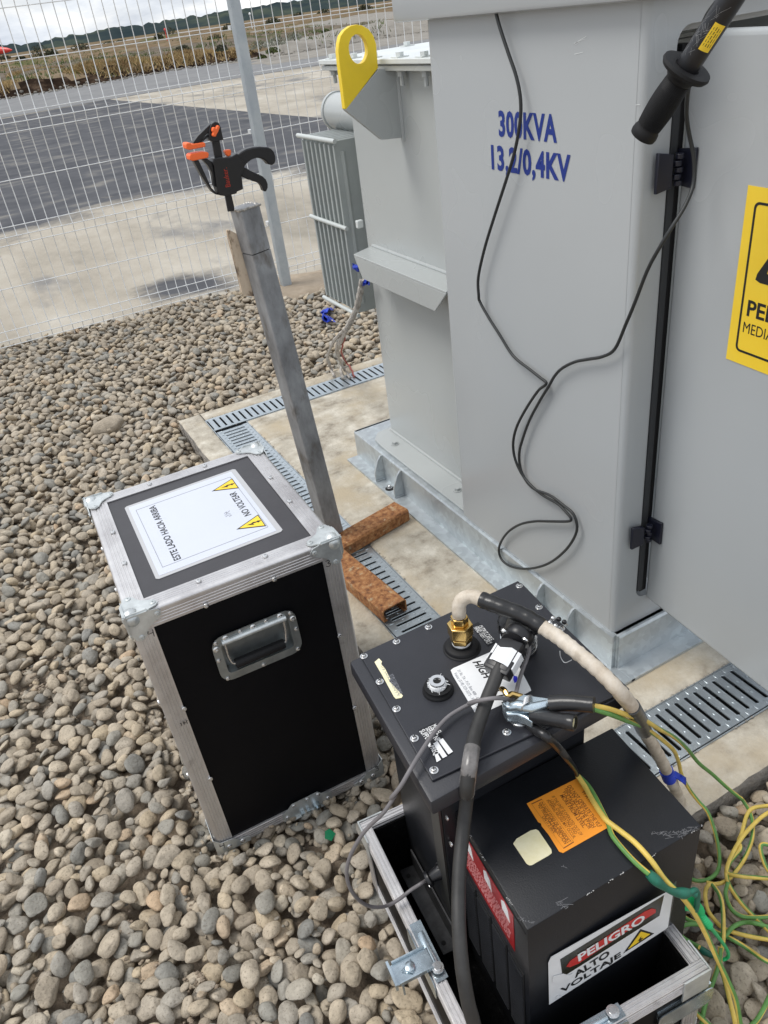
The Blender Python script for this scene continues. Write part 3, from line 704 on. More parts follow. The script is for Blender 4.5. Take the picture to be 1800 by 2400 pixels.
order = sorted(range(len(stones)), key=lambda i: -info[i])
single = set(order[:300])
single_me = []
for k in range(NP):
    me = bpy.data.meshes.new('pebble'); v, f = protos[4 if k < 12 else 3][k], icos[4 if k < 12 else 3][1]
    me.from_pydata([tuple(q) for q in v], [], [tuple(q) for q in f.tolist()]); me.polygons.foreach_set('use_smooth', [True]*len(f)); me.materials.append(PEB); single_me.append(me)
for i in order[:300]:
    s = stones[i]; o = put('pebble', single_me[random.randrange(12 if info[i] > 30 else NP)], bed)
    R = smat(s).to_4x4(); o.matrix_world = T(s[0], s[1], s[2]) @ R @ Matrix.Diagonal((s[3], s[4], s[5], 1)); o['tint'] = random.random()
    o.matrix_local = o.matrix_world
Vs, Fs, Ts = [], [], []; off = 0
for i, s in enumerate(stones):
    if i in single: continue
    lod = 2 if (s[3] < .0096 or not vis(s[0], s[1], 60)) else 3 if (info[i] > 13 or proj(s[:3])[2] < 2.6) else 2
    v = protos[lod][random.randrange(NP)]*np.array(s[3:6])
    if random.random() < .5: v = v*np.array([1, 1, -1]); flip = True
    else: flip = False
    R = np.array(smat(s)); v = v@R.T+np.array(s[:3]); f = icos[lod][1]
    if flip: f = f[:, ::-1]
    Vs.append(v); Fs.append(f+off); Ts.append(np.full(len(v), random.random())); off += len(v)
V_ = np.concatenate(Vs); F_ = np.concatenate(Fs); T_ = np.concatenate(Ts)
me = bpy.data.meshes.new('loose_pebbles'); me.vertices.add(len(V_)); me.vertices.foreach_set('co', V_.astype(np.float32).ravel())
me.loops.add(F_.size); me.loops.foreach_set('vertex_index', F_.astype(np.int32).ravel()); me.polygons.add(len(F_))
me.polygons.foreach_set('loop_start', np.arange(0, F_.size, 3, dtype=np.int32)); me.polygons.foreach_set('loop_total', np.full(len(F_), 3, np.int32))
me.polygons.foreach_set('use_smooth', np.ones(len(F_), bool)); me.update(calc_edges=True)
at = me.attributes.new('tint', 'FLOAT', 'POINT'); at.data.foreach_set('value', T_.astype(np.float32)); me.materials.append(PEB)
o = put('loose_pebbles', me, bed); o['kind'] = 'stuff'
print('stones', len(stones), 'tris', len(F_))
# fine grit between the stones where the bed shows through
mb = MB()
for cx, cy, R_, n in ((g2(390, 2180, -.07)+(.10, 420)), (g2(130, 1600, -.07)+(.13, 520)), (g2(450, 2380, -.07)+(.06, 200)), (g2(150, 1330, -.07)+(.05, 60))):
    for _ in range(n):
        a = random.uniform(0, 2*PI); r = R_*math.sqrt(random.random()); x, y = cx+r*math.cos(a), cy+r*math.sin(a)
        iy, jx = int((y-HY0)/res), int((x-HX0)/res)
        if not (0 < iy < gh and 0 < jx < gw): continue
        h = HF[iy, jx]
        if h > -.035: continue
        k = random.uniform(.002, .006); mb.sphere((x, y, h+k*.3), k, 5, (1, random.uniform(.6, 1), .6), Matrix())
part('grit', mb, DIRT, bed, kind='stuff')
# sandy footing under the fence post
mb = MB(); n = 40; vs = [(foot_c[0], foot_c[1], -.052)]
for k in range(1, 9):
    for i in range(n):
        a = 2*PI*i/n; r = k/8; w = 1+.12*noise.noise((math.cos(a)*1.5, math.sin(a)*1.5, 2))
        vs.append((foot_c[0]+.40*r*w*math.cos(a), foot_c[1]+.30*r*w*math.sin(a), -.052-.05*max(0, r-.75)/.25+.004*noise.noise((r*8, a*3, 0))))
fs = [(0, 1+i, 1+(i+1) % n) for i in range(n)]+[(1+k*n+i, 1+(k+1)*n+i, 1+(k+1)*n+(i+1) % n, 1+k*n+(i+1) % n) for k in range(7) for i in range(n)]
mb.add(vs, fs, True); part('sandy_footing', mb, FOOT, bed)
# ================================================================== transformer
TX, CX = 1.135, 1.035          # tank face / cabinet face
tr = thing('transformer', 'large light grey transformer with 300KVA lettering, cooling radiator and open cabinet', 'transformer', (1.5, 1.75, 0))
bx = lambda *a, **k: MB().box(*a, **k)
# galvanised base frame
bf = part('base_frame', MB().prism([(0, 0)]+[(.055, 0), (.055, .098), (.075, .104), (.30, .104), (.30, .112), (.049, .112), (.045, .106), (.045, .008), (0, .008)], 0, 1.395,
          frame((.982, 2.445, .0), (1, 0, 0), (0, 0, 1), (0, -1, 0))), GALV, tr)
mb = MB(); mb.prism([(0, 0), (.058, 0), (.058, .098), (.075, .104), (.40, .104), (.40, .112), (.052, .112), (.048, .106), (.048, .008), (0, .008)], 0, 1.16, frame((2.2, .992, 0), (0, 1, 0), (0, 0, 1), (-1, 0, 0)))
mb.box(.984, 1.05, .992, 1.06, .0005, .0075); mb.box(1.036, 1.0405, 1.044, 2.44, .004, .111)
part('base_frame', mb, GALV, tr)
mb = MB(); mb.box(1.03, 2.1, 2.436, 2.447, .001, .112); part('frame_end', mb, GALV, tr)
def gusset(y):
    mb = MB(); mb.prism([(0, 0), (.0, .036), (.018, .082), (.030, .096), (.046, .098), (.046, 0)], -.003, .003, frame((.990, y, .0085), (1, 0, 0), (0, 0, 1), (0, -1, 0)))
    mb.tube(cr_path([(.992, y-.004, .010), (1.01, y-.005, .011), (1.035, y-.004, .010)], 3), .003, 6); mb.tube([(1.0345, y-.004, .01), (1.0345, y-.004, .098)], .003, 6)
    part('gusset_plate', mb, GALV, bf)
for y in (2.225, 2.085, 1.315, 1.19): gusset(y)
mb = MB(); ring(mb, circ(.011, 16), circ(.007, 16), 0, .003, T(1.008, 2.155, .0085)); mb.sphere((1.008, 2.155, .014), .006, 8)
part('anchor_bolt', mb, SCREW, bf)
mb = MB(); mb.prism(circ(.016, 20), 0, .0012, T(1.006, 2.15, .0083)); part('anchor_hole', mb, DARKHOLE, bf)
# tank with rounded corner
def wallbox(x0, x1, y0, y1, z0, z1, r=.02):
    mb = MB(); mb.prism(rrect(x1-x0, y1-y0, r, 6, (x0+x1)/2, (y0+y1)/2), z0, z1, None, True); return mb
part('tank', wallbox(TX, 1.86, 1.5, 2.36, .118, 1.30, .018), PAINT2, tr)
mb = MB(); mb.tube([(TX-.002, 1.72, .124), (TX-.002, 2.345, .124)], .005, 8); part('weld_bead', mb, PAINT2, tr)
mb = MB(); P_ = [(1.046, 2.25), (1.052, 2.32), (1.085, 2.36), (1.14, 2.368), (1.3, 2.368), (1.3, 1.4), (1.046, 1.4)]; mb.prism([(a, b) for a, b in P_[::-1]], .1135, .1205); foot = part('foot_plate', mb, PAINT2, tr, bv=.0015)
for q in [(925, 1040), (1072, 1148)]:
    p = S(*q, z=.122); mb = MB(); mb.lathe([(.0, .0), (.015, 0), (.015, .002), (.0, .002)], 16, T(p.x, p.y, .1207)); mb.prism(circ(.010, 6), .0022, .010, T(p.x, p.y, .1207)); part('bolt', mb, PAINT2, foot)
# tank top flanges + cover
mb = MB(); mb.box(1.098, 1.9, 1.5, 2.432, 1.297, 1.309); mb.box(1.103, 1.9, 1.5, 2.428, 1.3095, 1.312)
part('top_flange', mb, PAINT2, tr, bv=.001)
cov = part('tank_cover', MB().box(1.093, 1.9, 1.5, 2.437, 1.3125, 1.325), PALE, tr, bv=.002)
def fbolt(x, y, low=True):
    mb = MB(); mb.box(x-.017, x+.017, y-.017, y+.017, 1.3253, 1.3275); mb.prism(circ(.0115, 6), 1.3277, 1.337, T(x, y, 0)); part('cover_bolt', mb, PALE, cov)
    if low:
        mb = MB(); mb.lathe([(0, 1.2965), (.014, 1.2965), (.014, 1.294), (0, 1.294)], 14, T(x, y, 0)); mb.prism(circ(.0115, 6), 1.283, 1.2938, T(x, y, 0)); mb.tube([(x, y, 1.283), (x, y, 1.262)], .006, 8); part('cover_nut', mb, PAINT2, cov)
for y in (2.39, 2.25, 2.13, 1.99, 1.87, 1.76): fbolt(1.117, y)
for i in range(5): fbolt(1.245+.13*i, 2.40)
# lifting lug: plate with hole standing off the tank wall
ly = 2.05
def PX(pts, y): return [(S(u, v, y=y).x, S(u, v, y=y).z) for u, v in pts]
FY = frame((0, 0, 0), (1, 0, 0), (0, 0, 1), (0, -1, 0))
z3 = lambda x, y: (700+x*.2411, y*.2411)
top = [(745, 520), (738, 430), (712, 350), (665, 285), (600, 248), (545, 240), (490, 252), (430, 295), (392, 350), (376, 420), (370, 500)]
lowl = [(384, 640), (408, 820), (436, 1060)]; cutr = [(757, 660)]
yel = PX([z3(*q) for q in top], ly)+PX([z3(*q) for q in lowl], ly)
xr = TX+.012
cutp = PX([z3(*cutr[0])], ly)[0]
hole_c = PX([z3(566, 478)], ly)[0]
hr = .0265
# yellow head: outline ring-bridged to the round hole
outer = yel[:]+[(PX([z3(440, 1060)], ly)[0][0]+.004, PX([z3(440, 1060)], ly)[0][1])]+[cutp]
def plate_hole(mb, outer, c, r, z0, z1, M, n=24):
    bm = bmesh.new(); ov = [bm.verts.new((a, b, 0)) for a, b in outer]; iv = [bm.verts.new((c[0]+r*math.cos(2*PI*i/n), c[1]+r*math.sin(2*PI*i/n)*1.22, 0)) for i in range(n)]
    es = [bm.edges.new((ov[i], ov[(i+1) % len(ov)])) for i in range(len(ov))]+[bm.edges.new((iv[i], iv[(i+1) % n])) for i in range(n)]
    bmesh.ops.triangle_fill(bm, use_beauty=True, use_dissolve=False, edges=es)
    for f in list(bm.faces):
        cc_ = f.calc_center_median()
        if ((cc_.x-c[0])**2+((cc_.y-c[1])/1.22)**2) < (r*.9)**2: bm.faces.remove(f)
    bm.verts.index_update(); F = [[v.index for v in f.verts] for f in bm.faces]; Vv = [v.co.copy() for v in bm.verts]; k = len(Vv); bm.free()
    vs = [(v.x, v.y, z0) for v in Vv]+[(v.x, v.y, z1) for v in Vv]
    fs = [f[::-1] for f in F]+[[i+k for i in f] for f in F]
    no = len(outer); fs += [(i, (i+1) % no, (i+1) % no+k, i+k) for i in range(no)]+[(no+(i+1) % n, no+i, no+i+k, no+(i+1) % n+k) for i in range(n)]
    mb.add(vs, fs, False, M)
mb = MB(); plate_hole(mb, outer, hole_c, hr, -.009, .009, frame((0, ly, 0), (1, 0, 0), (0, 0, 1), (0, -1, 0)))
lug = part('lifting_lug', mb, YELP, tr, bv=.0012)
gl = PX([z3(440, 1062), z3(800, 1357)], ly)
gpoly = [(gl[0][0], gl[0][1]-.001), gl[1], (TX-.001, PX([z3(980, 1340)], ly)[0][1]), (TX-.001, 1.296), (cutp[0]+.001, cutp[1]-.002)]
mb = MB(); mb.prism(gpoly, -.009, .009, frame((0, ly, 0), (1, 0, 0), (0, 0, 1), (0, -1, 0))); part('lug_plate', mb, PAINT2, tr, bv=.001)
mb = MB(); mb.tube([(TX-.001, ly-.010, 1.125), (TX-.001, ly-.010, 1.29)], .0055, 8); part('weld_bead', mb, PAINT2, tr)
# horizontal jacking bracket
bxf = 1.049; yb0, yb1 = 2.28, 1.74; zt = .797
vs = [(TX, yb0-.0, zt), (bxf, yb0, zt), (bxf, yb1, zt), (TX, yb1, zt), (bxf, 2.237, .730), (bxf, 1.806, .730)]
mb = MB(); mb.add([(TX, yb0+.04, zt-.006), (bxf, yb0, zt-.006), (bxf, yb1, zt-.006), (TX, yb1, zt-.006), (TX, yb0+.04, zt), (bxf, yb0, zt), (bxf, yb1, zt), (TX, yb1, zt)], [(0, 3, 2, 1), (4, 5, 6, 7), (0, 1, 5, 4), (1, 2, 6, 5), (2, 3, 7, 6), (3, 0, 4, 7)])
mb.prism([(-yb0, zt-.0062), (-2.237, .728), (-1.806, .728), (-yb1, zt-.0062)], 0, .006, frame((bxf+.006, 0, 0), (0, -1, 0), (0, 0, 1), (-1, 0, 0)))
for y in (2.10, 1.93): mb.prism([(bxf+.006, zt-.0065), (bxf+.006, .74), (TX, .70), (TX, zt-.0065)], -.003, .003, frame((0, y, 0), (1, 0, 0), (0, 0, 1), (0, -1, 0)))
part('side_bracket', mb, PAINT2, tr, bv=.0012)
mb = MB(); mb.tube([(TX-.001, yb0+.03, zt+.003), (TX-.001, yb1, zt+.003)], .0055, 8); part('weld_bead', mb, PAINT2, tr)
mb = MB(); mb.box(1.118, 1.14, 2.368, 2.385, .845, .87); part('earth_lug', mb, PALE, tr, bv=.003)
# radiator behind the tank
PALE2 = mat('mid_pale_paint', (.52, .55, .54), .38)
rad = part('radiator', MB().tube([(1.275, 2.36, 1.150), (1.275, 2.735, 1.150)], .058, 28), PAINT2, tr)
part('pipe_cap', MB().tube([(1.275, 2.733, 1.150), (1.275, 2.747, 1.150)], .062, 28), PAINT2, rad)
part('lower_pipe', MB().tube([(1.27, 2.36, .60), (1.27, 2.72, .60)], .04, 20), PALE, rad)
fx0, fx1, fz0, fz1 = 1.112, 1.43, .545, 1.098
fy0, fy1, nf_ = 2.445, 2.715, 8
for i in range(nf_):
    y = fy0+.012+(fy1-fy0-.024)*i/(nf_-1); mb = MB()
    # pressed fin: hollow-looking plate with thick rounded rim and three flutes
    mb.prism(rrect(fx1-fx0, fz1-fz0, .018, 4, (fx0+fx1)/2, (fz0+fz1)/2), -.004, .004, frame((0, y, 0), (1, 0, 0), (0, 0, 1), (0, -1, 0)))
    for k in range(4):
        x = fx0+.028+k*.068
        mb.tube([(x, y, fz0+.03), (x, y, fz1-.03)], .0095, 8)
    mb.tube([(fx0+.001, y, fz0+.01), (fx0+.001, y, fz1-.01)], .0052, 6)
    part('radiator_fin', mb, FINP, rad)
for z in (fz1+.004, .838, fz0-.002):
    mb = MB(); mb.tube([(fx0-.004, fy0-.012, z), (fx0-.004, fy1+.012, z)], .0072, 10); part('fin_bar', mb, PALE2, rad)
for i in range(nf_):
    y = fy0+.012+(fy1-fy0-.024)*i/(nf_-1); mb = MB(); mb.tube([(fx0, y, fz1+.001), (fx1-.02, y, fz1+.001)], .0035, 6); mb.sphere((1.262, y, 1.103), .012, 6, (1.2, 1, .8)); part('fin_edge', mb, PALE2, rad)
# LV / MV cabinet
cz0, cz1 = .1124, 1.43; ox0, ox1, oz0, oz1 = 1.101, 1.70, .185, 1.362; cyf, cyb = 1.058, 1.716
mb = MB(); mb.prism(rrect(1.88-CX, .020, .009, 4, (CX+1.88)/2, 0), cz0, cz1, T(0, cyb-.011, 0), True)  # back wall
mb.box(CX, CX+.004, cyf+.014, cyb-.014, cz0, cz1)                                     # left wall
prof = [(CX+.003+.012*(1-math.cos(a)), cyf+.015-.015*math.sin(a)) for a in np.linspace(0, PI/2, 7)]
pv = [(CX, cyf+.0155)]+[(x-.003, y) for x, y in prof]+[(CX+.03, cyf), (CX+.03, cyf+.003), (CX+.004, cyf+.0155)]
mb.prism(pv[::-1], cz0, cz1, None, True)
cab = part('cabinet_shell', mb, PAINT, tr)
mb = MB(); FF = frame((0, cyf+.0005, 0), (1, 0, 0), (0, 0, 1), (0, -1, 0))
outer = rrect(1.88-CX-.03, cz1-cz0, .001, 5, (CX+.03+1.88)/2, (cz0+cz1)/2); inner = rrect(ox1-ox0, oz1-oz0, .028, 5, (ox0+ox1)/2, (oz0+oz1)/2)
ring(mb, outer, inner, -.004, .0, FF)
part('door_frame', mb, PAINT, tr)
mb = MB(); ring(mb, rrect(ox1-ox0+.004, oz1-oz0+.004, .030, 5, (ox0+ox1)/2, (oz0+oz1)/2), inner, -.034, -.0045, FF); part('frame_return', mb, PAINT, tr)
mb = MB(); ring(mb, rrect(ox1-ox0+.012, oz1-oz0+.012, .030, 5, (ox0+ox1)/2, (oz0+oz1)/2), rrect(ox1-ox0-.022, oz1-oz0-.022, .02, 5, (ox0+ox1)/2, (oz0+oz1)/2), -.040, -.0345, FF); part('frame_lip', mb, PAINT, tr)
mb = MB(); mb.box(CX+.01, 1.86, cyf+.06, cyb-.03, cz0+.002, cz0+.01); mb.box(1.72, 1.73, cyf+.045, cyb-.03, cz0+.02, cz1-.02); part('cabinet_floor', mb, PAINT, tr)
mb = MB(); mb.box(ox0+.0010, ox0+.0150, cyf-.003, cyf+.012, .212, 1.325); part('door_gap_strip', mb, GASKG, tr)
mb = MB(); mb.box(ox0+.0152, ox0+.034, cyf+.004, cyf+.03, .200, 1.335); part('door_gap_strip', mb, GAPBLK, tr)  # black strip standing in for the shaded gap beside the door
# roof cap
part('roof_cap', MB().box(1.006, 1.91, 1.03, 1.812, 1.404, 1.52, bv=.008), PAINT, tr)
# lettering
bl = MB(); n_ = (-1, 0, 0); r_ = (0, -1, 0)
def line_on_face(body, a, b, htop, bold, sp):
    pa, pb = S(*a, x=CX), S(*b, x=CX); pt = S(*htop[0], x=CX); M = frame((CX-.0008, pa.y, pa.z), Vector((0, -1, 0)), Vector((0, 0, 1)), Vector((-1, 0, 0)))
    text_mb(bl, body, M, bold=bold, fit=pa.y-pb.y, hgt=htop[1], sp=sp)
line_on_face('300KVA', (1170, 317), (1306, 334), ((1180, 262), .047), .034, 1.08)
line_on_face('13,2/0,4KV', (1153, 394), (1337, 427), ((1149, 350), .047), .034, 1.06)
part('lettering', bl, NAVY, tr)
mb = MB()
for (u0, v0, u1, v1, w) in ((1345, 103, 1374, 86, .0009), (1350, 100, 1372, 91, .0006), (1346, 128, 1366, 123, .0008), (1347, 106, 1358, 99, .0006), (1490, 247, 1500, 245, .0008), (1120, 30, 1150, 28, .0009)):
    a_, b_ = S(u0, v0, x=CX-.0006), S(u1, v1, x=CX-.0006); mb.add([a_, b_, b_+Vector((0, 0, w)), a_+Vector((0, 0, w*1.4))], [(0, 1, 2, 3)])
part('scuff_marks', mb, mat('pale_scuff', (.72, .74, .74), .5), tr)
# open door, hinged on the left of the opening
hp = Vector((1.132, 1.060, 0)); dd_ = Vector((-.0587, -.998, 0)).normalized(); dn = Vector((-dd_.y, dd_.x, 0))   # dn points +x
if dn.x > 0: dn = -dn     # outer face towards -x
DF_ = frame(hp, dd_, (0, 0, 1), dn)
dz0, dz1, dwid = .176, 1.352, .60
mb = MB(); pr = rrect(dwid, dz1-dz0, .012, 4, dwid/2, (dz0+dz1)/2); mb.prism(pr, -.026, 0, DF_)
door = part('cabinet_door', mb, PAINT, tr, bv=.009)
door.modifiers['bevel'].segments = 4
mb = MB(); mb.box(.03, .57, dz0+.03, dz1-.03, -.029, -.0262, DF_); part('door_stiffener', mb, PAINT, door)
# warning sign
def DP(u, v): q = DF_.inverted() @ PL(u, v, hp, dn); return q.x, q.y
sx0, sz1 = DP(1757, 434); _, sz0 = DP(1698, 838); sx0 = .153; sw = .214
mb = MB(); mb.box(sx0, sx0+sw, sz0, sz1, .0004, .0012, DF_); sg = part('warning_sign', mb, YELS, door)
mb = MB(); sc_ = (sx0+sw/2, (sz0+sz1)/2); ring(mb, rrect(sw-.036, sz1-sz0-.044, .010, 5, *sc_), rrect(sw-.044, sz1-sz0-.052, .007, 5, *sc_), .0013, .0017, DF_)
tb = DP(1765, 655); cxm = sx0+sw/2
tw = (cxm-tb[0])
def tri(cx, zb, hw, h, r):
    P3 = [(cx-hw, zb), (cx+hw, zb), (cx, zb+h)]; out = []
    c0 = Vector((cx, zb+h*.36))
    for i in range(3):
        p, a, b = Vector(P3[i]), Vector(P3[i-1]), Vector(P3[(i+1) % 3]); da, db = (a-p).normalized(), (b-p).normalized()
        p1, p2 = p+da*r, p+db*r
        for t in (0, .5, 1): out.append(tuple(p1*(1-t)**2+p*2*t*(1-t)+p2*t*t))
    return out
hgt_ = tw*1.68
ring(mb, tri(cxm, tb[1]-.002, tw, hgt_, .016), tri(cxm, tb[1]+.014, tw-.024, hgt_-.041, .008), .0013, .0017, DF_)
mb.prism([(cxm+.006, tb[1]+.088), (cxm-.014, tb[1]+.052), (cxm-.001, tb[1]+.052), (cxm-.008, tb[1]+.022), (cxm+.016, tb[1]+.062), (cxm+.002, tb[1]+.062)], .0013, .0017, DF_)
pe = DP(1751, 738); text_mb(mb, 'PELIGRO', DF_ @ T(pe[0], pe[1], 0), bold=.022, fit=2*(cxm-pe[0]), hgt=.028, ext=.0016)
me_ = DP(1742, 777); text_mb(mb, 'MEDIA TENSION', DF_ @ T(me_[0], me_[1], 0), bold=0, fit=2*(cxm-me_[0])+.004, hgt=.0195, ext=.0016)
part('sign_print', mb, INK, sg)
# hinges
def hinge(zc, h):
    mb = MB(); F = frame((ox0-.006, cyf-.008, zc), (1, 0, 0), (0, 0, 1), (0, -1, 0))
    mb.add([(-.033, -h/2, 0), (-.004, -h/2+.006, 0), (-.004, h/2-.006, 0), (-.033, h/2, 0), (-.033, -h/2, .007), (-.004, -h/2+.006, .013), (-.004, h/2-.006, .013), (-.033, h/2, .007)],
           [(3, 2, 1, 0), (4, 5, 6, 7), (0, 1, 5, 4), (1, 2, 6, 5), (2, 3, 7, 6), (3, 0, 4, 7)], False, F)
    # door leaf, wrapped on the door's outer face
    D = DF_ @ T(0, zc, 0)
    mb.add([(-.012, -h/2+.006, .001), (.040, -h/2, .001), (.040, h/2, .001), (-.012, h/2-.006, .001), (-.012, -h/2+.006, .014), (.040, -h/2, .007), (.040, h/2, .007), (-.012, h/2-.006, .014)],
           [(3, 2, 1, 0), (4, 5, 6, 7), (0, 1, 5, 4), (1, 2, 6, 5), (2, 3, 7, 6), (3, 0, 4, 7)], False, D)
    for k in range(5):
        z0 = zc-h/2+.006+k*(h-.012)/5; mb.tube([(ox0+.006-.004*(k % 2), cyf-.018, z0+.001), (ox0+.006-.004*(k % 2), cyf-.018, z0+(h-.012)/5-.001)], .0075, 12)
    part('hinge', mb, HINGEM, tr, bv=.0012)
hinge(1.150, .066); hinge(.388, .058)

# ================================================================== cable hanging on the cabinet, hot stick
z5 = lambda x, y: (1100+x*.4219, y*.4219); z8 = lambda x, y: (1000+x*.3617, 700+y*.3617)
pts = [S(*z5(*q), x=1.018) for q in [(128, -60), (135, 0), (160, 120), (215, 290), (262, 430), (285, 560), (280, 690), (250, 850), (205, 1000), (140, 1200), (85, 1380), (50, 1540), (52, 1640)]]
pts += [S(*z8(*q), x=1.022) for q in [(345, 20), (400, 120), (470, 230), (560, 370), (670, 460), (740, 515), (772, 540), (768, 560), (720, 600), (640, 720), (580, 840), (560, 950), (580, 1060), (640, 1170), (740, 1265), (850, 1330), (905, 1385), (935, 1425), (915, 1443), (800, 1443), (700, 1443), (600, 1465), (520, 1520), (472, 1600), (475, 1670), (520, 1722), (600, 1748), (700, 1745), (800, 1710), (890, 1640), (950, 1560), (975, 1480), (950, 1395), (890, 1342), (800, 1275), (700, 1235), (645, 1180), (608, 1100), (600, 1000), (625, 900), (670, 780), (740, 650), (790, 570), (830, 500), (880, 450), (960, 410), (1050, 392), (1140, 375), (1220, 325)]]
rt = [((870, 1800), 1.02), ((920, 1680), 1.02), ((990, 1500), 1.02), ((1060, 1370), 1.022), ((1130, 1255), 1.035), ((1200, 1140), 1.06), ((1245, 1020), 1.085), ((1248, 880), 1.085), ((1222, 750), 1.075), ((1207, 640), 1.06), ((1213, 520), 1.045), ((1232, 440), 1.03), ((1262, 320), 1.02), ((1282, 190), 1.01), ((1315, 95), 1.0), ((1370, 15), .99), ((1440, -70), .98)]
pts += [S(*z5(*q), x=x_) for q, x_ in rt]
mb = MB(); mb.tube(cr_path(pts, 5), .0034, 10)
solo('test_cable', mb, CABLEB, 'thin black cable hanging in a loop down the front of the grey cabinet', 'cable')
# hot stick with rubber grip
A = S(1507, 318, d=1.36); B = S(1712, 0, d=1.30); ax = (B-A).normalized(); ln = (B-A).length
st = thing('insulated_stick', 'black insulated stick with ribbed rubber hand grip leaning against the cabinet', 'hot stick', A)
FS = axis_M(A, ax)
fl = (S(1611, 157, d=1.33)-A).length
prof = [(.0005, -.002), (.012, -.003), (.0195, -.001), (.0205, .004), (.0195, .010), (.0180, .013)]
nrib = 46
for i in range(nrib):
    z = .016+(fl-.035)*i/nrib; rr = .0178+.0022*math.sin(PI*i/nrib); prof += [(rr, z), (rr+.0007, z+(fl-.035)/nrib*.35), (rr, z+(fl-.035)/nrib*.7)]
prof += [(.0185, fl-.018), (.024, fl-.010), (.034, fl-.006), (.037, fl-.001), (.036, fl+.003), (.030, fl+.004), (.018, fl+.002), (.0175, fl)]
part('rubber_grip', MB().lathe(prof, 32, FS), RUBBERG, st)
part('stick_pole', MB().lathe([(.0, fl-.03), (.0165, fl-.03), (.0165, .85), (.0, .85)], 28, FS), PLAST, st)
la, lb = (S(1638, 98, d=1.325)-A).length, (S(1678, 38, d=1.31)-A).length
mb = MB(); camdir = (FS.inverted() @ CAM); a0 = math.atan2(camdir.y, camdir.x); a0 += .42
vs = []; fs = []
for j, z in enumerate((la, lb)):
    for k in range(9): a = a0-.48+.96*k/8; vs.append((.0168*math.cos(a), .0168*math.sin(a), z))
fs = [(k, k+1, 10+k, 9+k) for k in range(8)]; mb.add(vs, fs, True, FS); lab = part('yellow_label', mb, YELS, st)
mb = MB()
for row in range(4):
    z = la+.006
    while z < lb-.008:
        w = random.uniform(.002, .006); a = a0-.33+.2*row; hh = .055 if row in (1, 2) else .035
        mb.add([(.0170*math.cos(a), .0170*math.sin(a), z), (.0170*math.cos(a+hh), .0170*math.sin(a+hh), z), (.0170*math.cos(a+hh), .0170*math.sin(a+hh), z+w), (.0170*math.cos(a), .0170*math.sin(a), z+w)], [(0, 1, 2, 3)], False, FS); z += w+.0015
part('label_print', mb, INK, lab)
mb = MB()
for _ in range(46):
    a = a0+random.uniform(-1.9, -.45); z = random.uniform(la-.02, lb+.012); w = random.uniform(.004, .012); s_ = random.choice((-1, 1))*random.uniform(.1, .5); t_ = .0004
    v = []
    for k in range(4):
        aa = a+s_*k/3; zz = z+w*k/3
        v += [(.01675*math.cos(aa), .01675*math.sin(aa), zz), (.01675*math.cos(aa), .01675*math.sin(aa), zz+t_)]
    mb.add(v, [(0, 2, 3, 1), (2, 4, 5, 3), (4, 6, 7, 5)], False, FS)
part('scratches', mb, mat('scratch_grey', (.30, .30, .30), .6), st)
# ================================================================== square steel post on rusty channel feet
pb = Vector((.706, 1.985, 0)); pt_ = S(572, 482, y=2.0)
pv = (pt_-pb); pl = pv.length; axz = pv.normalized()
exv = Matrix.Rotation(math.radians(10), 3, 'Z') @ Vector((1, 0, 0)); exv = (exv-axz*exv.dot(axz)).normalized(); eyv = axz.cross(exv)
FP = frame(pb, exv, eyv, axz)
ps = thing('steel_post_stand', 'leaning square bare steel post standing on rusty channel feet', 'post', pb)
hw = .0285
cut = pl-.113
mb = MB(); ring(mb, rrect(2*hw, 2*hw, .004, 3), rrect(2*hw-.006, 2*hw-.006, .002, 3), .01, cut-.0012, FP)
part('square_tube', mb, STEELR, ps)
mb = MB(); ring(mb, rrect(2*hw, 2*hw, .004, 3), rrect(2*hw-.006, 2*hw-.006, .002, 3), cut+.0012, pl-.003, FP); part('square_tube', mb, STEELR, ps, label='top piece of the post above the saw cut')
mb = MB(); mb.prism(rrect(2*hw-.005, 2*hw-.005, .002, 3), cut-.02, cut+.02, FP); part('inner_sleeve', mb, DARKHOLE, ps)
mb = MB(); mb.prism(rrect(2*hw-.004, 2*hw-.004, .003, 3), pl-.006, pl-.001, FP); part('top_plate', mb, STEELR, ps)
mb = MB()
for k in range(44):
    t = k/44*4; s_ = int(t); f = t-s_; c = [(-1, -1), (1, -1), (1, 1), (-1, 1), (-1, -1)]
    x = c[s_][0]+(c[s_+1][0]-c[s_][0])*f; y = c[s_][1]+(c[s_+1][1]-c[s_][1])*f
    mb.sphere((x*(hw-.001)+random.uniform(-.001, .001), y*(hw-.001), pl-.003+random.uniform(-.0015, .001)), .0045, 6, (1.1, 1.1, .7), FP)
part('weld_bead', mb, mat('weld_metal', (.45, .42, .38), .3, metal=.8, var=.4, scale=120), ps)
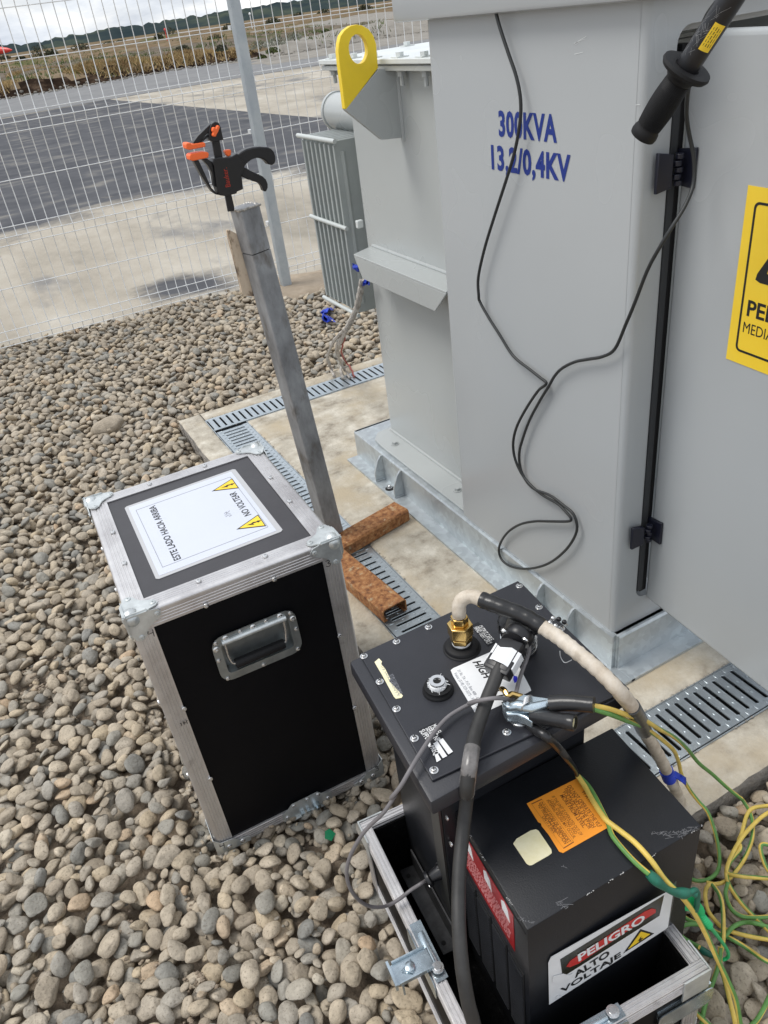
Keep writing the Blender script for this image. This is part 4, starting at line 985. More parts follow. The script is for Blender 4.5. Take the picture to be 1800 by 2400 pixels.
# splintered board held against the back-left of the post
bo = [(128, 165), (150, 160), (180, 175), (240, 205), (262, 230), (275, 290), (310, 420), (350, 560), (375, 680), (398, 800), (300, 795), (272, 765), (240, 620), (205, 480), (165, 330), (140, 235)]
zb2 = lambda x, y: (500+x*.2411, 500+y*.2411)
poly = [(lambda p: (p.x, p.z))(S(*zb2(*q), y=2.03)) for q in bo]
mb = MB(); mb.prism([(a+.0, b) for a, b in poly], 0, .012, frame((0, 2.036, 0), (1, 0, 0), (0, 0, 1), (0, -1, 0)))
part('splintered_board', mb, WOODP, ps)
def channel(Ms, Ln, w, h, t, name, lip=.012, noisy=.0):
    """C section, web on top, flanges down with lips; along local x"""
    pr = [(-w/2, 0), (-w/2, h-.006), (-w/2+.006, h), (w/2-.006, h), (w/2, h-.006), (w/2, 0), (w/2-lip, 0), (w/2-lip, t), (w/2-t, t), (w/2-t, h-.006-t*.4), (w/2-.006-t*.4, h-t), (-w/2+.006+t*.4, h-t), (-w/2+t, h-.006-t*.4), (-w/2+t, t), (-w/2+lip, t), (-w/2+lip, 0)]
    mb = MB(); n = len(pr); m = max(2, int(Ln/.012)); vs = []
    for i in range(m+1):
        x = Ln*i/m; e = .004*(noise.noise((i*.7, w, 1))) if i in (0, m) else 0
        for k, (a, b) in enumerate(pr): vs.append((x+e*(k % 3), a+noisy*noise.noise((x*60, k, 0)), b+noisy*noise.noise((x*60, k, 5))))
    fs = [(i*n+k, (i+1)*n+k, (i+1)*n+(k+1) % n, i*n+(k+1) % n) for i in range(m) for k in range(n)]
    half = n//2
    for e in (0, m):   # end caps: quads between outer and inner outline
        o_ = [0, 1, 2, 3, 4, 5]; i_ = [15, 13, 12, 11, 10, 8] if False else None
        pairs = [(0, 15, 14, 13), (0, 13, 12, 1), (1, 12, 11, 2), (2, 11, 10, 3), (3, 10, 9, 4), (4, 9, 8, 5), (5, 8, 7, 6)]
        for q in pairs: fs.append(tuple(e*n+k for k in (q if e else q[::-1])))
    mb.add(vs, fs, False, Ms); return part(name, mb, RUST, ps)
d1 = (Vector((.949, 2.018, 0))-Vector((.733, 1.973, 0))).normalized()
u0 = Vector((.957, 1.978, .0035))
Lc = .30; o_ = u0-d1*Lc; channel(frame(o_, d1, Vector((-d1.y, d1.x, 0)), (0, 0, 1)), Lc, .078, .042, .004, 'channel_foot', noisy=.0008)
a_, b_ = Vector((.728, 1.548, 0)), Vector((.650, 1.541, 0)); mid = (a_+b_)/2+Vector((0, 0, .0035)); m2 = Vector((.668, 1.87, 0))
dl = (Vector((mid.x, mid.y, 0))-(Vector((.683, 1.871, 0))+Vector((.617, 1.76, 0)))*.5); d2 = Vector((.10, -1, 0)).normalized()
Lc2 = .36; o_ = mid-d2*Lc2; channel(frame(o_, d2, Vector((-d2.y, d2.x, 0)), (0, 0, 1)), Lc2, .080, .042, .004, 'channel_foot', noisy=.0008)
# ------------------------------------------------------------------ bar clamp in the post top
zc = lambda x, y: (400+x*.2411, 250+y*.2411)
yc = 1.985
def CP(pts, y=yc): return [(lambda p: (p.x, p.z))(S(*zc(*q), y=y)) for q in pts]
def slabp(mb, pts, t, y=yc): mb.prism(CP(pts, y), -t/2, t/2, frame((0, y, 0), (1, 0, 0), (0, 0, 1), (0, -1, 0))); return mb
cl = thing('bar_clamp', 'black and orange one-handed bar clamp sticking up out of the square steel post', 'clamp', (S(*zc(575, 955), y=yc)))
part('clamp_bar', slabp(MB(), [(398, 330), (470, 322), (500, 480), (612, 960), (618, 1010), (556, 1020), (530, 880), (425, 480)], .007), PLAST, cl, bv=.0006)
part('fixed_jaw', slabp(slabp(MB(), [(357, 232), (380, 165), (415, 143), (452, 153), (472, 200), (484, 262), (498, 318), (400, 342), (358, 318)], .026), [(205, 352), (250, 285), (380, 162), (400, 205), (330, 275), (262, 352)], .018).add([], []), PLAST, cl, bv=.0012)
slabp(mbx := MB(), [(255, 352), (355, 268), (362, 290), (290, 352)], .012); part('jaw_web', mbx, PLAST, cl, bv=.0008)
part('upper_pad', slabp(MB(), [(128, 362), (140, 348), (175, 345), (186, 362), (305, 342), (320, 350), (322, 386), (165, 416), (138, 408)], .030), ORNG, cl, bv=.002)
part('clamp_body', slabp(MB(), [(385, 538), (398, 500), (440, 490), (560, 486), (625, 448), (645, 470), (705, 560), (668, 655), (684, 795), (622, 820), (624, 836), (510, 862), (455, 855), (430, 780), (402, 570)], .034), PLAST, cl, bv=.002)
part('clamp_handle', slabp(MB(), [(632, 462), (680, 430), (720, 408), (780, 392), (850, 384), (930, 390), (962, 405), (988, 435), (1003, 480), (1004, 520), (994, 550), (968, 565), (935, 557), (915, 530), (885, 508), (850, 497), (815, 495), (770, 512), (735, 538), (706, 572), (690, 600), (650, 560)], .026), PLAST, cl, bv=.003)
part('clamp_trigger', slabp(MB(), [(695, 580), (730, 597), (760, 617), (830, 650), (880, 672), (915, 705), (932, 748), (932, 785), (918, 815), (905, 824), (888, 810), (876, 775), (858, 748), (835, 733), (790, 722), (765, 708), (740, 706), (722, 692), (700, 688), (668, 665)], .02), PLAST, cl, bv=.002)
mbx = slabp(MB(), [(212, 525), (262, 518), (318, 640), (385, 785), (430, 830), (458, 855), (430, 850), (395, 825), (358, 775), (290, 670)], .02); slabp(mbx, [(300, 512), (345, 500), (392, 538), (402, 580), (432, 780), (410, 768), (392, 640), (350, 565)], .018)
part('sliding_jaw', mbx, PLAST, cl, bv=.0012)
part('lower_pad', slabp(MB(), [(163, 472), (180, 455), (270, 436), (340, 435), (355, 450), (350, 492), (200, 523), (172, 515)], .030), ORNG, cl, bv=.002)
part('release_button', slabp(MB(), [(516, 430), (530, 420), (575, 415), (580, 432), (578, 470), (548, 485), (535, 468)], .015), ORNG, cl, bv=.0015)
mbx = slabp(MB(), [(398, 235), (404, 205), (420, 197), (436, 212), (448, 182), (465, 182), (472, 200), (455, 245), (440, 270), (434, 290), (408, 290), (402, 272), (412, 250)], .012, yc-.019); part('wing_screw', mbx, ORNG, cl, bv=.0015)
q0, q1 = S(*zc(582, 775), y=yc-.0181), S(*zc(545, 590), y=yc-.0181)
mbx = MB(); text_mb(mbx, 'Bauker.', tmat(q0, q1-q0, (0, -1, 0)), bold=.01, fit=(q1-q0).length, hgt=.013, ext=.0004); part('clamp_print', mbx, REDT, cl)

# ================================================================== fence
fe = thing('mesh_fence', 'galvanised welded mesh fence with V folds and a square post, behind the pebbles', 'fence', (1.76, 5.05, -.1))
ZF = [0, .040, .085, .318, .543, .590, .638, .867, 1.092, 1.137, 1.182, 1.410, 1.640, 1.685, 1.73, 1.95, 2.02]
def yoff(z):
    for a, m_, b in ((0, .04, .085), (.543, .590, .638), (1.092, 1.137, 1.182), (1.64, 1.685, 1.73)):
        if a <= z <= b: return -.026*(1-abs(z-m_)/(b-m_ if z > m_ else m_-a))
    return 0
def panel(x0, x1):
    mb = MB()
    for z in ZF: mb.tube([(x0, 5.05+yoff(z)-.0042, z), (x1, 5.05+yoff(z)-.0042, z)], .0026, 6)
    part('horizontal_wires', mb, GALVW, fe, kind='stuff')
    mb = MB(); x = x0+.03; zz = [-.03, 0, .04, .085, .543, .590, .638, 1.092, 1.137, 1.182, 1.64, 1.685, 1.73, 2.05]
    while x < x1:
        mb.tube([(x, 5.05+yoff(z), z) for z in zz], .0024, 6); x += .0618
    part('vertical_wires', mb, GALVW, fe, kind='stuff')
panel(-1.0, 1.735); panel(1.74, 4.4)
for x in (1.765, -1.02, 4.42):
    mb = MB(); r0 = S(662, 672, z=-.06) if x == 1.765 else None
    mb.prism(rrect(.062, .062, .008, 4), -.12, 2.1, T(x, 4.968, 0), True); part('fence_post', mb, POSTM, fe)
    if x == 1.765:
        for z in (.34, .88, 1.42):
            mb = MB(); mb.box(x-.034, x+.034, 5.0, 5.045, z-.012, z+.012); part('wire_clip', mb, GALVW, fe)

# ================================================================== frayed rope, blue rags, shard
zr = lambda x, y: (650+x*.2712, 400+y*.2712)
zq = lambda x, y: (500+x*.2411, 500+y*.2411)
rp = thing('frayed_rope', 'twisted grey rope hanging behind the tank and unravelling over the drain', 'rope', (1.15, 2.5, 0))
top = S(*zr(738, 940), x=1.10); main = [top, S(*zr(715, 1060), x=1.09), S(*zr(688, 1180), x=1.08), S(*zr(650, 1270), x=1.07), S(*zr(600, 1370), x=1.06)]
mp_ = cr_path(main, 10)
for k in range(3):
    mb = MB(); pts = []
    for i, p in enumerate(mp_):
        a = i*.42+k*2.094; pts.append(p+Vector((math.cos(a), math.sin(a)*.5, 0))*.0055)
    mb.tube(pts, .0070, 8); part('rope_strand', mb, ROPE if k else ROPE, rp)
def strand(path, r, m, jit=.004, z=None):
    pts = [S(*zr(*q), y=yq) if zq_ is None else S(*zr(*q), z=zq_) for q, yq, zq_ in path]
    pts = cr_path(pts, 8); out = []
    for i, p in enumerate(pts): out.append(p+Vector((math.sin(i*1.1), math.cos(i*1.3), 0))*jit*.35)
    mb = MB(); mb.tube(out, r, 6); 
    e = out[-1]
    for _ in range(9):
        q = e+Vector((random.uniform(-.018, .018), random.uniform(-.012, .012), random.uniform(-.001, .004))); mb.tube([out[-4], e, q], [.0016, .0012, .0004], 4)
    part('rope_strand', mb, m, rp)
L1_ = lambda pts: [(q, y, None) for q, y in pts]
strand(L1_([((605, 1350), 2.55), ((560, 1395), 2.62), ((490, 1470), 2.8), ((450, 1560), 2.95), ((435, 1620), 3.05)])+[((460, 1700), None, .004), ((490, 1780), None, .003)], .0072, ROPE)
strand(L1_([((600, 1370), 2.55), ((555, 1440), 2.68), ((520, 1510), 2.8), ((515, 1580), 2.95)])+[((550, 1660), None, .01), ((550, 1740), None, .003), ((570, 1800), None, .003)], .0072, ROPE)
strand(L1_([((600, 1380), 2.55), ((550, 1480), 2.72), ((525, 1560), 2.88), ((540, 1640), 3.0)])+[((580, 1720), None, .006), ((630, 1790), None, .004)], .0065, ROPE)
strand(L1_([((600, 1360), 2.55), ((575, 1470), 2.72), ((555, 1570), 2.9)])+[((590, 1650), None, .01), ((630, 1700), None, .006), ((665, 1780), None, .003)], .0042, ROPER)
def rag(name, label, poly, th, ripple=.01, m=BLUE, n=3):
    """crumpled thin cloth from a list of 3d rows"""
    mb = MB(); R_, Cn = len(poly), len(poly[0]); vs = []
    for j in range(R_):
        for i in range(Cn):
            p = Vector(poly[j][i]); vs.append(p+Vector((noise.noise(p*40), noise.noise(p*40+Vector((5, 5, 5))), noise.noise(p*55+Vector((9, 0, 3)))))*ripple)
    fs = [(j*Cn+i, j*Cn+i+1, (j+1)*Cn+i+1, (j+1)*Cn+i) for j in range(R_-1) for i in range(Cn-1)]
    mb.add(vs, fs, True); o = solo(name, mb, m, label, 'rag'); s = o.modifiers.new('thickness', 'SOLIDIFY'); s.thickness = th; return o
rows = []
for j in range(9):
    t = j/8; c = (465-80*math.sin(t*PI)*(.9)+ (10 if j > 5 else 0), 1185+t*115); w = 38+22*math.sin(t*9)
    rows.append([S(*zr(c[0]+w*(i/5-.5)*1.6, c[1]+8*math.sin(i*2+j)), z=-.004+.016*math.sin(i*1.9+j*1.3)) for i in range(6)])
rag('blue_rag', 'crumpled blue rag lying on the pebbles near the radiator', rows, .002, .018)
rows = [[S(*zr(728+i*17, 930+j*22-(4 if i == 3 else 0)), x=1.105+.01*math.sin(i*2+j)) for i in range(5)] for j in range(4)]
rag('blue_rag', 'dark blue rag tied at the top of the frayed rope below the bracket', rows, .003, .008)
rows = [[S(*zr(660+i*16, 800+j*17+i*6), x=1.11+.008*math.sin(i*2+j)) for i in range(4)] for j in range(4)]
rag('blue_rag', 'small piece of blue rag poking out left of the trapezoid bracket', rows, .002, .006)
c = S(773, 1958, z=-.008); mb = MB(); mb.prism([(-.010, -.006), (.006, -.011), (.013, .004), (.006, .012), (-.008, .009)], -.0015, .0015, T(c) @ Matrix.Rotation(.7, 4, 'X') @ Matrix.Rotation(.9, 4, 'Z'))
solo('glass_shard', mb, GLASSG, 'small green glass shard among the pebbles below the flight case', 'shard')

# ================================================================== flight case cover
FC = T(.019, 1.147, -.045) @ Matrix.Rotation(-.038, 4, 'Z') @ Matrix.Rotation(-.009, 4, 'X') @ Matrix.Rotation(-.005, 4, 'Y')
A_, B_, C_ = .396, .470, .669
fc = thing('flight_case_cover', 'tall black flight case cover with aluminium edges and a laminated notice on top', 'flight case', FC.translation, rot=FC.to_3x3())
BASE[fc.name] = fc.matrix_world.inverted() if False else FC.inverted()
def fpart(name, mb, m, par=None, **k):
    mb.M = None; vv = [FC @ v for v in mb.v]; mb.v = vv; return part(name, mb, m, par or fc, **k)
w_ = .038; th = .0022
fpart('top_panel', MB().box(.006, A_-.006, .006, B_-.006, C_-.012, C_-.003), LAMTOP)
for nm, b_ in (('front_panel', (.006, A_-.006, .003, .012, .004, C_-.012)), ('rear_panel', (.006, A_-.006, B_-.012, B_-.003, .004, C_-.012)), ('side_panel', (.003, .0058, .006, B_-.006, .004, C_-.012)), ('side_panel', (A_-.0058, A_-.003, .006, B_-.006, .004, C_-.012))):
    if nm == 'front_panel':
        # front panel with a cut-out for the recessed handle
        mb = MB(); outer = [(.006, .004), (A_-.006, .004), (A_-.006, C_-.012), (.006, C_-.012)]
        hx0, hx1, hz0, hz1 = .127, .277, .462, .548
        mb.box(.006, hx0, .003, .012, .004, C_-.012); mb.box(hx1, A_-.006, .003, .012, .004, C_-.012); mb.box(hx0, hx1, .003, .012, .004, hz0); mb.box(hx0, hx1, .003, .012, hz1, C_-.012)
        fpart(nm, mb, LAMBLK)
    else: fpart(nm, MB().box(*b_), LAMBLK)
def lprof(w, ribs=4):
    """L section outline, legs along +a and +b, outer corner at 0,0 (slightly rounded), fine ribs"""
    P = []; R = .006
    def ribx(k, n):
        t = w*(.22+.68*k/n); return t
    leg = [(w, 0.0)]
    for k in range(ribs, 0, -1):
        t = w*(.18+.72*k/(ribs+.5)); leg += [(t+.0016, 0), (t+.0008, .0011), (t-.0008, .0011), (t-.0016, 0)]
    arc = [(R-R*math.sin(a), R-R*math.cos(a)) for a in np.linspace(0, PI/2, 5)]
    leg2 = [(b, a) for a, b in leg][::-1]
    out = leg+arc+leg2
    inn = [(th, w), (th, th), (w, th)]
    return out+inn
def edge(p0, d, ea, eb, Ln, name='edge_extrusion', w=w_, ribs=4, par=None, M=FC, root=None, m=ALU):
    mb = MB(); F = frame(p0, Vector(ea), Vector(eb), Vector(d)); pr = lprof(w, ribs)
    det = Vector(ea).cross(Vector(eb)).dot(Vector(d)); pr = pr if det > 0 else pr
    n = len(pr); vs = [(a, b, 0) for a, b in pr]+[(a, b, Ln) for a, b in pr]; fs = [(i, (i+1) % n, n+(i+1) % n, n+i) for i in range(n)]
    # end caps as quads between outer and inner
    mb.add(vs, fs, False, F); mb.v = [M @ v for v in mb.v]; return part(name, mb, m, root or fc)
o3 = .0015; X, Y, Z = (1, 0, 0), (0, 1, 0), (0, 0, 1); nX, nY, nZ = (-1, 0, 0), (0, -1, 0), (0, 0, -1); a, b, c = A_, B_, C_
edge((0, 0, c), X, Y, nZ, a); edge((0, b, c), X, nY, nZ, a); edge((-.0004, 0, c+.0004), Y, X, nZ, b); edge((a+.0004, 0, c+.0004), Y, nX, nZ, b)
for x, y, ea, eb in ((0, 0, X, Y), (a, 0, nX, Y), (0, b, X, nY), (a, b, nX, nY)):
    edge((x-.0006*ea[0], y-.0006*eb[1], .022), Z, ea, eb, c-.024, w=.037)
# bottom rim: ribbed band with a bright tongue
mb = MB()
for q in ((-.001, a+.001, -.0012, .004), (-.001, a+.001, b-.004, b+.0012)):
    for k in range(4): mb.box(q[0], q[1], q[2], q[3], .001+.0065*k, .0055+.0065*k)
    mb.box(q[0], q[1], q[2]+.001, q[3]-.001, .0, .028)
for q in ((-.0012, .004), (a-.004, a+.0012)):
    for k in range(4): mb.box(q[0], q[1], 0, b, .001+.0065*k, .0055+.0065*k)
    mb.box(q[0]+.001, q[1]-.001, 0, b, 0, .028)
fpart('bottom_rim', mb, ALU)
def rivet(mb, p, n, r=.0052, M=None):
    F = axis_M(p, n); F = (M @ F) if M is not None else F
    mb.lathe([(0, -.001), (r, -.001), (r, .0008), (r*.86, .0020), (r*.5, .0027), (r*.30, .0027), (r*.26, .0012), (0, .0012)], 14, F)
    return mb
for x, y in [(.135, b-.022), (.262, b-.022), (a-.028, .299), (a-.028, .180), (.262, .026), (.135, .026), (.028, .170), (.028, .297)]:
    fpart('rivet', rivet(MB(), (x, y, c+.0018), Z), SCREW)
for x, z in [(.132, c-.034), (.262, c-.034), (.036, .429), (.036, .226), (a-.034, .444), (a-.034, .238)]:
    fpart('rivet', rivet(MB(), (x, -.0022, z), nY), SCREW)
for y, z in [(.14, c-.03), (.3, c-.03), (.03, .44), (.03, .23), (b-.03, .44), (b-.03, .23)]:
    fpart('rivet', rivet(MB(), (-.0022, y, z), nX), SCREW); fpart('rivet', rivet(MB(), (a+.0022, y, z), X), SCREW)
# ball corners: domed steel knob with three lobed legs
def lobe(n=5):
    """leg outline in (u,v): starts at corner, splays to two round ears"""
    return [(-.006, -.006), (.030, -.006), (.036, -.001), (.046, .001), (.051, .008), (.048, .016), (.040, .021), (.033, .024), (.026, .029), (.022, .036), (.018, .044), (.010, .049), (.002, .045), (-.001, .036), (-.006, .028)]
def corner(x, y, z, sx, sy, sz, par=None, M=FC, root=None, ear=True):
    mb = MB(); P = Vector((x, y, z)); k_ = -1 if sx*sy*sz > 0 else 1
    mb.sphere(P+Vector((sx*.0075, sy*.0075, sz*.0075)), .0170, 20)
    # filleted shoulders
    for e1, e2, nn in (((sx, 0, 0), (0, sy, 0), (0, 0, -sz)), ((sx, 0, 0), (0, 0, sz), (0, -sy, 0)), ((0, sy, 0), (0, 0, sz), (-sx, 0, 0))):
        F = frame(P+Vector(nn)*.0028, e1, e2, nn); mb.prism([(a*1.12, b*1.12) for a, b in lobe()], -.001, .0012, F)
        for q in ((.044, .010), (.011, .042)):
            FF_ = F @ T(q[0]*1.12, q[1]*1.12, .0012); mb.lathe([(0, -.0005), (.0052, -.0005), (.0050, .0012), (.003, .0020), (.0016, .0020), (.0014, .0006), (0, .0006)], 12, FF_)
    for d_ in ((sx, 0, 0), (0, sy, 0), (0, 0, sz)):
        p1 = P+Vector((sx, sy, sz))*.0115-Vector(d_)*.0; p2 = P+Vector(d_)*.034+Vector((sx, sy, sz))*.0085-Vector(d_)*.0085
        mb.tube([p1, (p1+p2)/2, p2], [.0150, .0120, .0070], 16)
    mb.v = [M @ v for v in mb.v]
    return part('ball_corner', mb, ZINC, root or fc)
cs_ = [corner(0, 0, c, 1, 1, -1), corner(a, 0, c, -1, 1, -1), corner(0, b, c, 1, -1, -1), corner(a, b, c, -1, -1, -1)]
# flat bottom corner plates on the front
for x0, s in ((0, 1), (a, -1)):
    mb = MB(); mb.prism([(x0-s*.003, -.001), (x0+s*.072, -.001), (x0+s*.072, .012), (x0+s*.045, .022), (x0+s*.038, .030), (x0+s*.010, .034), (x0-s*.003, .050)][::s], .0028, .0042, frame((0, 0, 0), X, Z, nY))
    mb.box(min(x0-s*.0042, x0-s*.0028), max(x0-s*.0042, x0-s*.0028), -.0042, .06, -.001, .05)
    pl_ = fpart('corner_plate', mb, ZINC)
    for q in ((.024, .012), (.054, .010)): fpart('rivet', rivet(MB(), (x0+s*q[0], -.0042, q[1]), nY, .0058), SCREW)
# handwritten numbers on corners
def scribble(pts, F, m=INK, w=.0009, par=None, n=4):
    mb = MB(); P = cr_path([Vector((p[0], p[1], .0003)) for p in pts], n); mb.tube(P, w, 5, M=FC @ F if F is not None else FC); return mb
F3 = frame((a-.034, -.0042, c-.050), X, Z, nY)
three = [(.002, .012), (.008, .013), (.009, .009), (.005, .007), (.010, .004), (.007, -.001), (.001, .001)]
four = [(.001, .013), (.0, .007), (.009, .007)]; four2 = [(.009, .013), (.008, -.002)]
def numeral(strs, F, par):
    mb = MB()
    for s_ in strs: P = cr_path([Vector((p[0], p[1], .0002)) for p in s_], 4); mb.tube(P, .0007, 5, M=FC @ F)
    part('handwritten_number', mb, INK, par)
numeral([three], F3, cs_[1]); numeral([four, four2], frame((.024, -.0042, c-.052), X, Z, nY), cs_[0])
numeral([four, four2], frame((.006, -.0044, .018), X, Z, nY), fc); numeral([three], frame((a-.018, -.0044, .022), X, Z, nY), fc)
numeral([[(0, .0), (.002, .004), (.0, .008)], [(.006, 0), (.006, .007), (.009, .004), (.006, .003)], [(.012, 0), (.012, .007), (.014, .007)]], frame((.020, -.0030, .392), X, Z, nY), fc)
# recessed handle
hn = fpart('handle_dish', (lambda mb: (ring(mb, rrect(.166, .108, .024, 5, .201, .505), rrect(.140, .078, .010, 5, .201, .505), .0035, .0050, frame((0, 0, 0), X, Z, nY)), ring(mb, rrect(.142, .080, .011, 5, .201, .505), rrect(.134, .072, .008, 5, .201, .505), -.018, .0062, frame((0, 0, 0), X, Z, nY)), mb.prism(rrect(.138, .076, .009, 5, .201, .505), -.020, -.018, frame((0, 0, 0), X, Z, nY)), mb)[-1])(MB()), ZINCD)
mb = MB(); mb.tube([(.138, -.0075, .545), (.264, -.0075, .545)], .0055, 12); fpart('handle_hinge', mb, ZINC, hn)
for x in (.143, .259):
    mb = MB(); mb.tube(cr_path([(x, -.009, .545), (x, -.004, .530), (x, .002, .505), (x+(.004 if x < .2 else -.004), .001, .486), (x+(.012 if x < .2 else -.012), 0, .482)], 5), .0034, 10); fpart('handle_arm', mb, SCREW, hn)
mb = MB(); mb.lathe([(0, 0), (.0085, 0), (.0098, .002), (.0098, .098), (.0085, .100), (0, .100)], 24, frame((.151, -.001, .482), (0, 1, 0), (0, 0, 1), (1, 0, 0))); fpart('handle_grip', mb, RUBBERG, hn)
for x, z in [(.127, .549), (.275, .549), (.279, .508), (.273, .459), (.201, .456), (.129, .459), (.123, .508), (.176, .5535), (.227, .5535)]: fpart('rivet', rivet(MB(), (x, -.0050, z), nY, .0045), SCREW, hn)
for x, z in [(.125, .535), (.147, .5515), (.201, .5515), (.255, .5515), (.277, .535)]: fpart('rivet', rivet(MB(), (x, -.0052, z), nY, .0066), SCREW, hn)
for x, z in [(.150, .524), (.180, .525), (.213, .525), (.245, .524)]: fpart('rivet', rivet(MB(), (x, .0175, z), nY, .003), SCREW, hn)
# latch keeper in the lower rim
mb = MB(); mb.prism([(.150, .001), (.268, .001), (.268, .027), (.246, .036), (.238, .046), (.176, .046), (.166, .036), (.150, .027)], .0028, .0040, frame((0, 0, 0), X, Z, nY)); mb.box(.172, .246, -.010, -.004, -.001, .001)
lk = fpart('latch_keeper', mb, ZINC)
mb = MB(); mb.lathe([(0, 0), (.008, 0), (.008, .012), (.004, .012), (.004, .016), (0, .016)], 14, frame((.228, -.004, .012), X, Z, nY)); mb.box(.190, .212, -.013, -.0045, .003, .011); fpart('catch', mb, ZINCB, lk)
for q in ((.16, .012), (.258, .012), (.18, .038), (.212, .039), (.238, .037)): fpart('rivet', rivet(MB(), (q[0], -.0042, q[1]), nY, .0045), SCREW, lk)
# laminated notice on top
def TP(x, y): return (x, y)
zt_ = C_-.003
sheet_c = [(.0695, .083), (.321, .090), (.3165, .396), (.067, .389)]
def quadmap(p, q, k=1.): # bilinear in sheet
    a0, b0, c0, d0 = (Vector(s) for s in sheet_c); return a0*(1-p)*(1-q)+b0*p*(1-q)+c0*p*q+d0*(1-p)*q
def qpoly(pl): return [tuple(quadmap(*p)) for p in pl]
sh = fpart('laminate_film', MB().prism([tuple(quadmap(p, q)) for p, q in [(.02, 0), (.98, 0), (1, .015), (1, .985), (.98, 1), (.02, 1), (0, .985), (0, .015)]], zt_+.0003, zt_+.0012), FILM)
fpart('notice_paper', MB().prism(qpoly([(.03, .028), (.955, .028), (.955, .972), (.03, .972)]), zt_+.0013, zt_+.0016), PAPER, sh)
zi = zt_+.0019
mb = MB(); oo = qpoly([(.075, .10), (.92, .10), (.92, .90), (.075, .90)]); ii = qpoly([(.079, .1035), (.916, .1035), (.916, .8965), (.079, .8965)]); ring(mb, oo, ii, zi-.0002, zi); fpart('notice_frame', mb, GREYINK, sh)
mb = MB(); M1 = frame((.1255, .121, zi), Y, nX, Z); text_mb(mb, 'ESTE LADO HACIA ARRIBA', M1, bold=.016, fit=.232, hgt=.0140)
M2 = frame((.287, .186, zi), Y, nX, Z); text_mb(mb, 'NO VOLTEAR', M2, bold=.014, fit=.110, hgt=.0150); fpart('notice_text', mb, INK, sh, kind='stuff')
for cy_, in ((.3295,), (.151,)):
    mb = MB(); x0, x1 = .2445, .298; mb.prism([(x0, cy_), (x1, cy_-.0255), (x1, cy_+.0255)], zi-.0002, zi); fpart('triangle_border', mb, INK, sh)
    mb = MB(); mb.prism([(x0+.0065, cy_), (x1-.0018, cy_-.0215), (x1-.0018, cy_+.0215)], zi+.0001, zi+.0003); fpart('warning_triangle', mb, YELS, sh)
    mb = MB(); cx_ = x1-.016
    P_ = [(-.016, .001), (-.002, -.0065), (-.0035, -.001), (.006, -.001), (.006, -.0045), (.0145, .0005), (.006, .0045), (.006, .0015), (-.0015, .0045), (-.006, .0015)]
    mb.prism([(cx_+p, cy_+q) for p, q in P_][::-1], zi+.0004, zi+.0006); fpart('bolt_symbol', mb, INK, sh)
mb = MB()
for s_ in ([(.246, .206), (.252, .209), (.247, .213), (.240, .210)], [(.240, .217), (.246, .219), (.252, .217)], [(.241, .224), (.247, .228), (.245, .222), (.254, .228)]):
    mb.tube(cr_path([Vector((p[0], p[1], zi)) for p in s_], 4), .0004, 4)
fpart('pencil_marks', mb, GREYINK, sh)
# ================================================================== open case base (tray)
TB = T(.218, .403, 0) @ Matrix.Rotation(math.radians(-5.2), 4, 'Z')
ta, tb_, tz = .372, .478, .190
tray = thing('open_flight_case', 'open black flight case base with aluminium rim around the test set', 'flight case', TB.translation, rot=TB.to_3x3())
BASE[tray.name] = TB.inverted()
def tpart(name, mb, m, par=None, **k): mb.v = [TB @ v for v in mb.v]; return part(name, mb, m, par or tray, **k)
wt = .0165
tpart('floor_panel', MB().box(.004, ta-.004, .004, tb_-.004, .004, .014), FELT)
for b4 in ((.003, .013, .003, tb_-.003), (ta-.013, ta-.003, .003, tb_-.003), (.0132, ta-.0132, .003, .013), (.0132, ta-.0132, tb_-.013, tb_-.003)):
    tpart('side_panel', MB().box(*b4, -.0, tz-.006), LAMBLK)
for b4 in ((.0135, .020, .0138, tb_-.0138), (ta-.020, ta-.0135, .0138, tb_-.0138), (.0202, ta-.0202, .0135, .020), (.0202, ta-.0202, tb_-.020, tb_-.0135)):
    tpart('foam_lining', MB().box(*b4, .0145, tz-.010), FELT)
def rimbar(x0, x1, y0, y1, along):
    mb = MB(); mb.box(x0, x1, y0, y1, tz-.030, tz)
    if along == 'x':
        for k in range(3): yy_ = y0+.0025+(y1-y0-.005)*k/2; mb.tube([(x0, yy_, tz+.0004), (x1, yy_, tz+.0004)], .0014, 6)
        for k in range(4):
            z = tz-.006-.0066*k
            for y in (y0, y1): mb.tube([(x0, y, z), (x1, y, z)], .0012, 6)
    else:
        for k in range(3): xx_ = x0+.0025+(x1-x0-.005)*k/2; mb.tube([(xx_, y0, tz+.0004), (xx_, y1, tz+.0004)], .0014, 6)
        for k in range(4):
            z = tz-.006-.0066*k
            for x in (x0, x1): mb.tube([(x, y0, z), (x, y1, z)], .0012, 6)
    tpart('rim_extrusion', mb, ALU)
rimbar(-.001, wt, wt+.0005, tb_-wt-.0005, 'y'); rimbar(ta-wt, ta+.001, wt+.0005, tb_-wt-.0005, 'y'); rimbar(-.001, ta+.001, -.001, wt, 'x'); rimbar(-.001, ta+.001, tb_-wt, tb_+.001, 'x')
for x, y, sx, sy in ((0, 0, 1, 1), (ta, 0, -1, 1), (0, tb_, 1, -1), (ta, tb_, -1, -1)):
    mb = MB()
    P_ = [(-.004, -.004), (.045, -.004), (.045, -.0015), (-.0015, -.0015), (-.0015, .045), (-.004, .045)]
    P_ = [(x+sx*p, y+sy*q) for p, q in P_]; P_ = P_ if sx*sy > 0 else P_[::-1]
    mb.prism(P_, tz-.050, tz+.003); tpart('rim_corner', mb, ZINC)
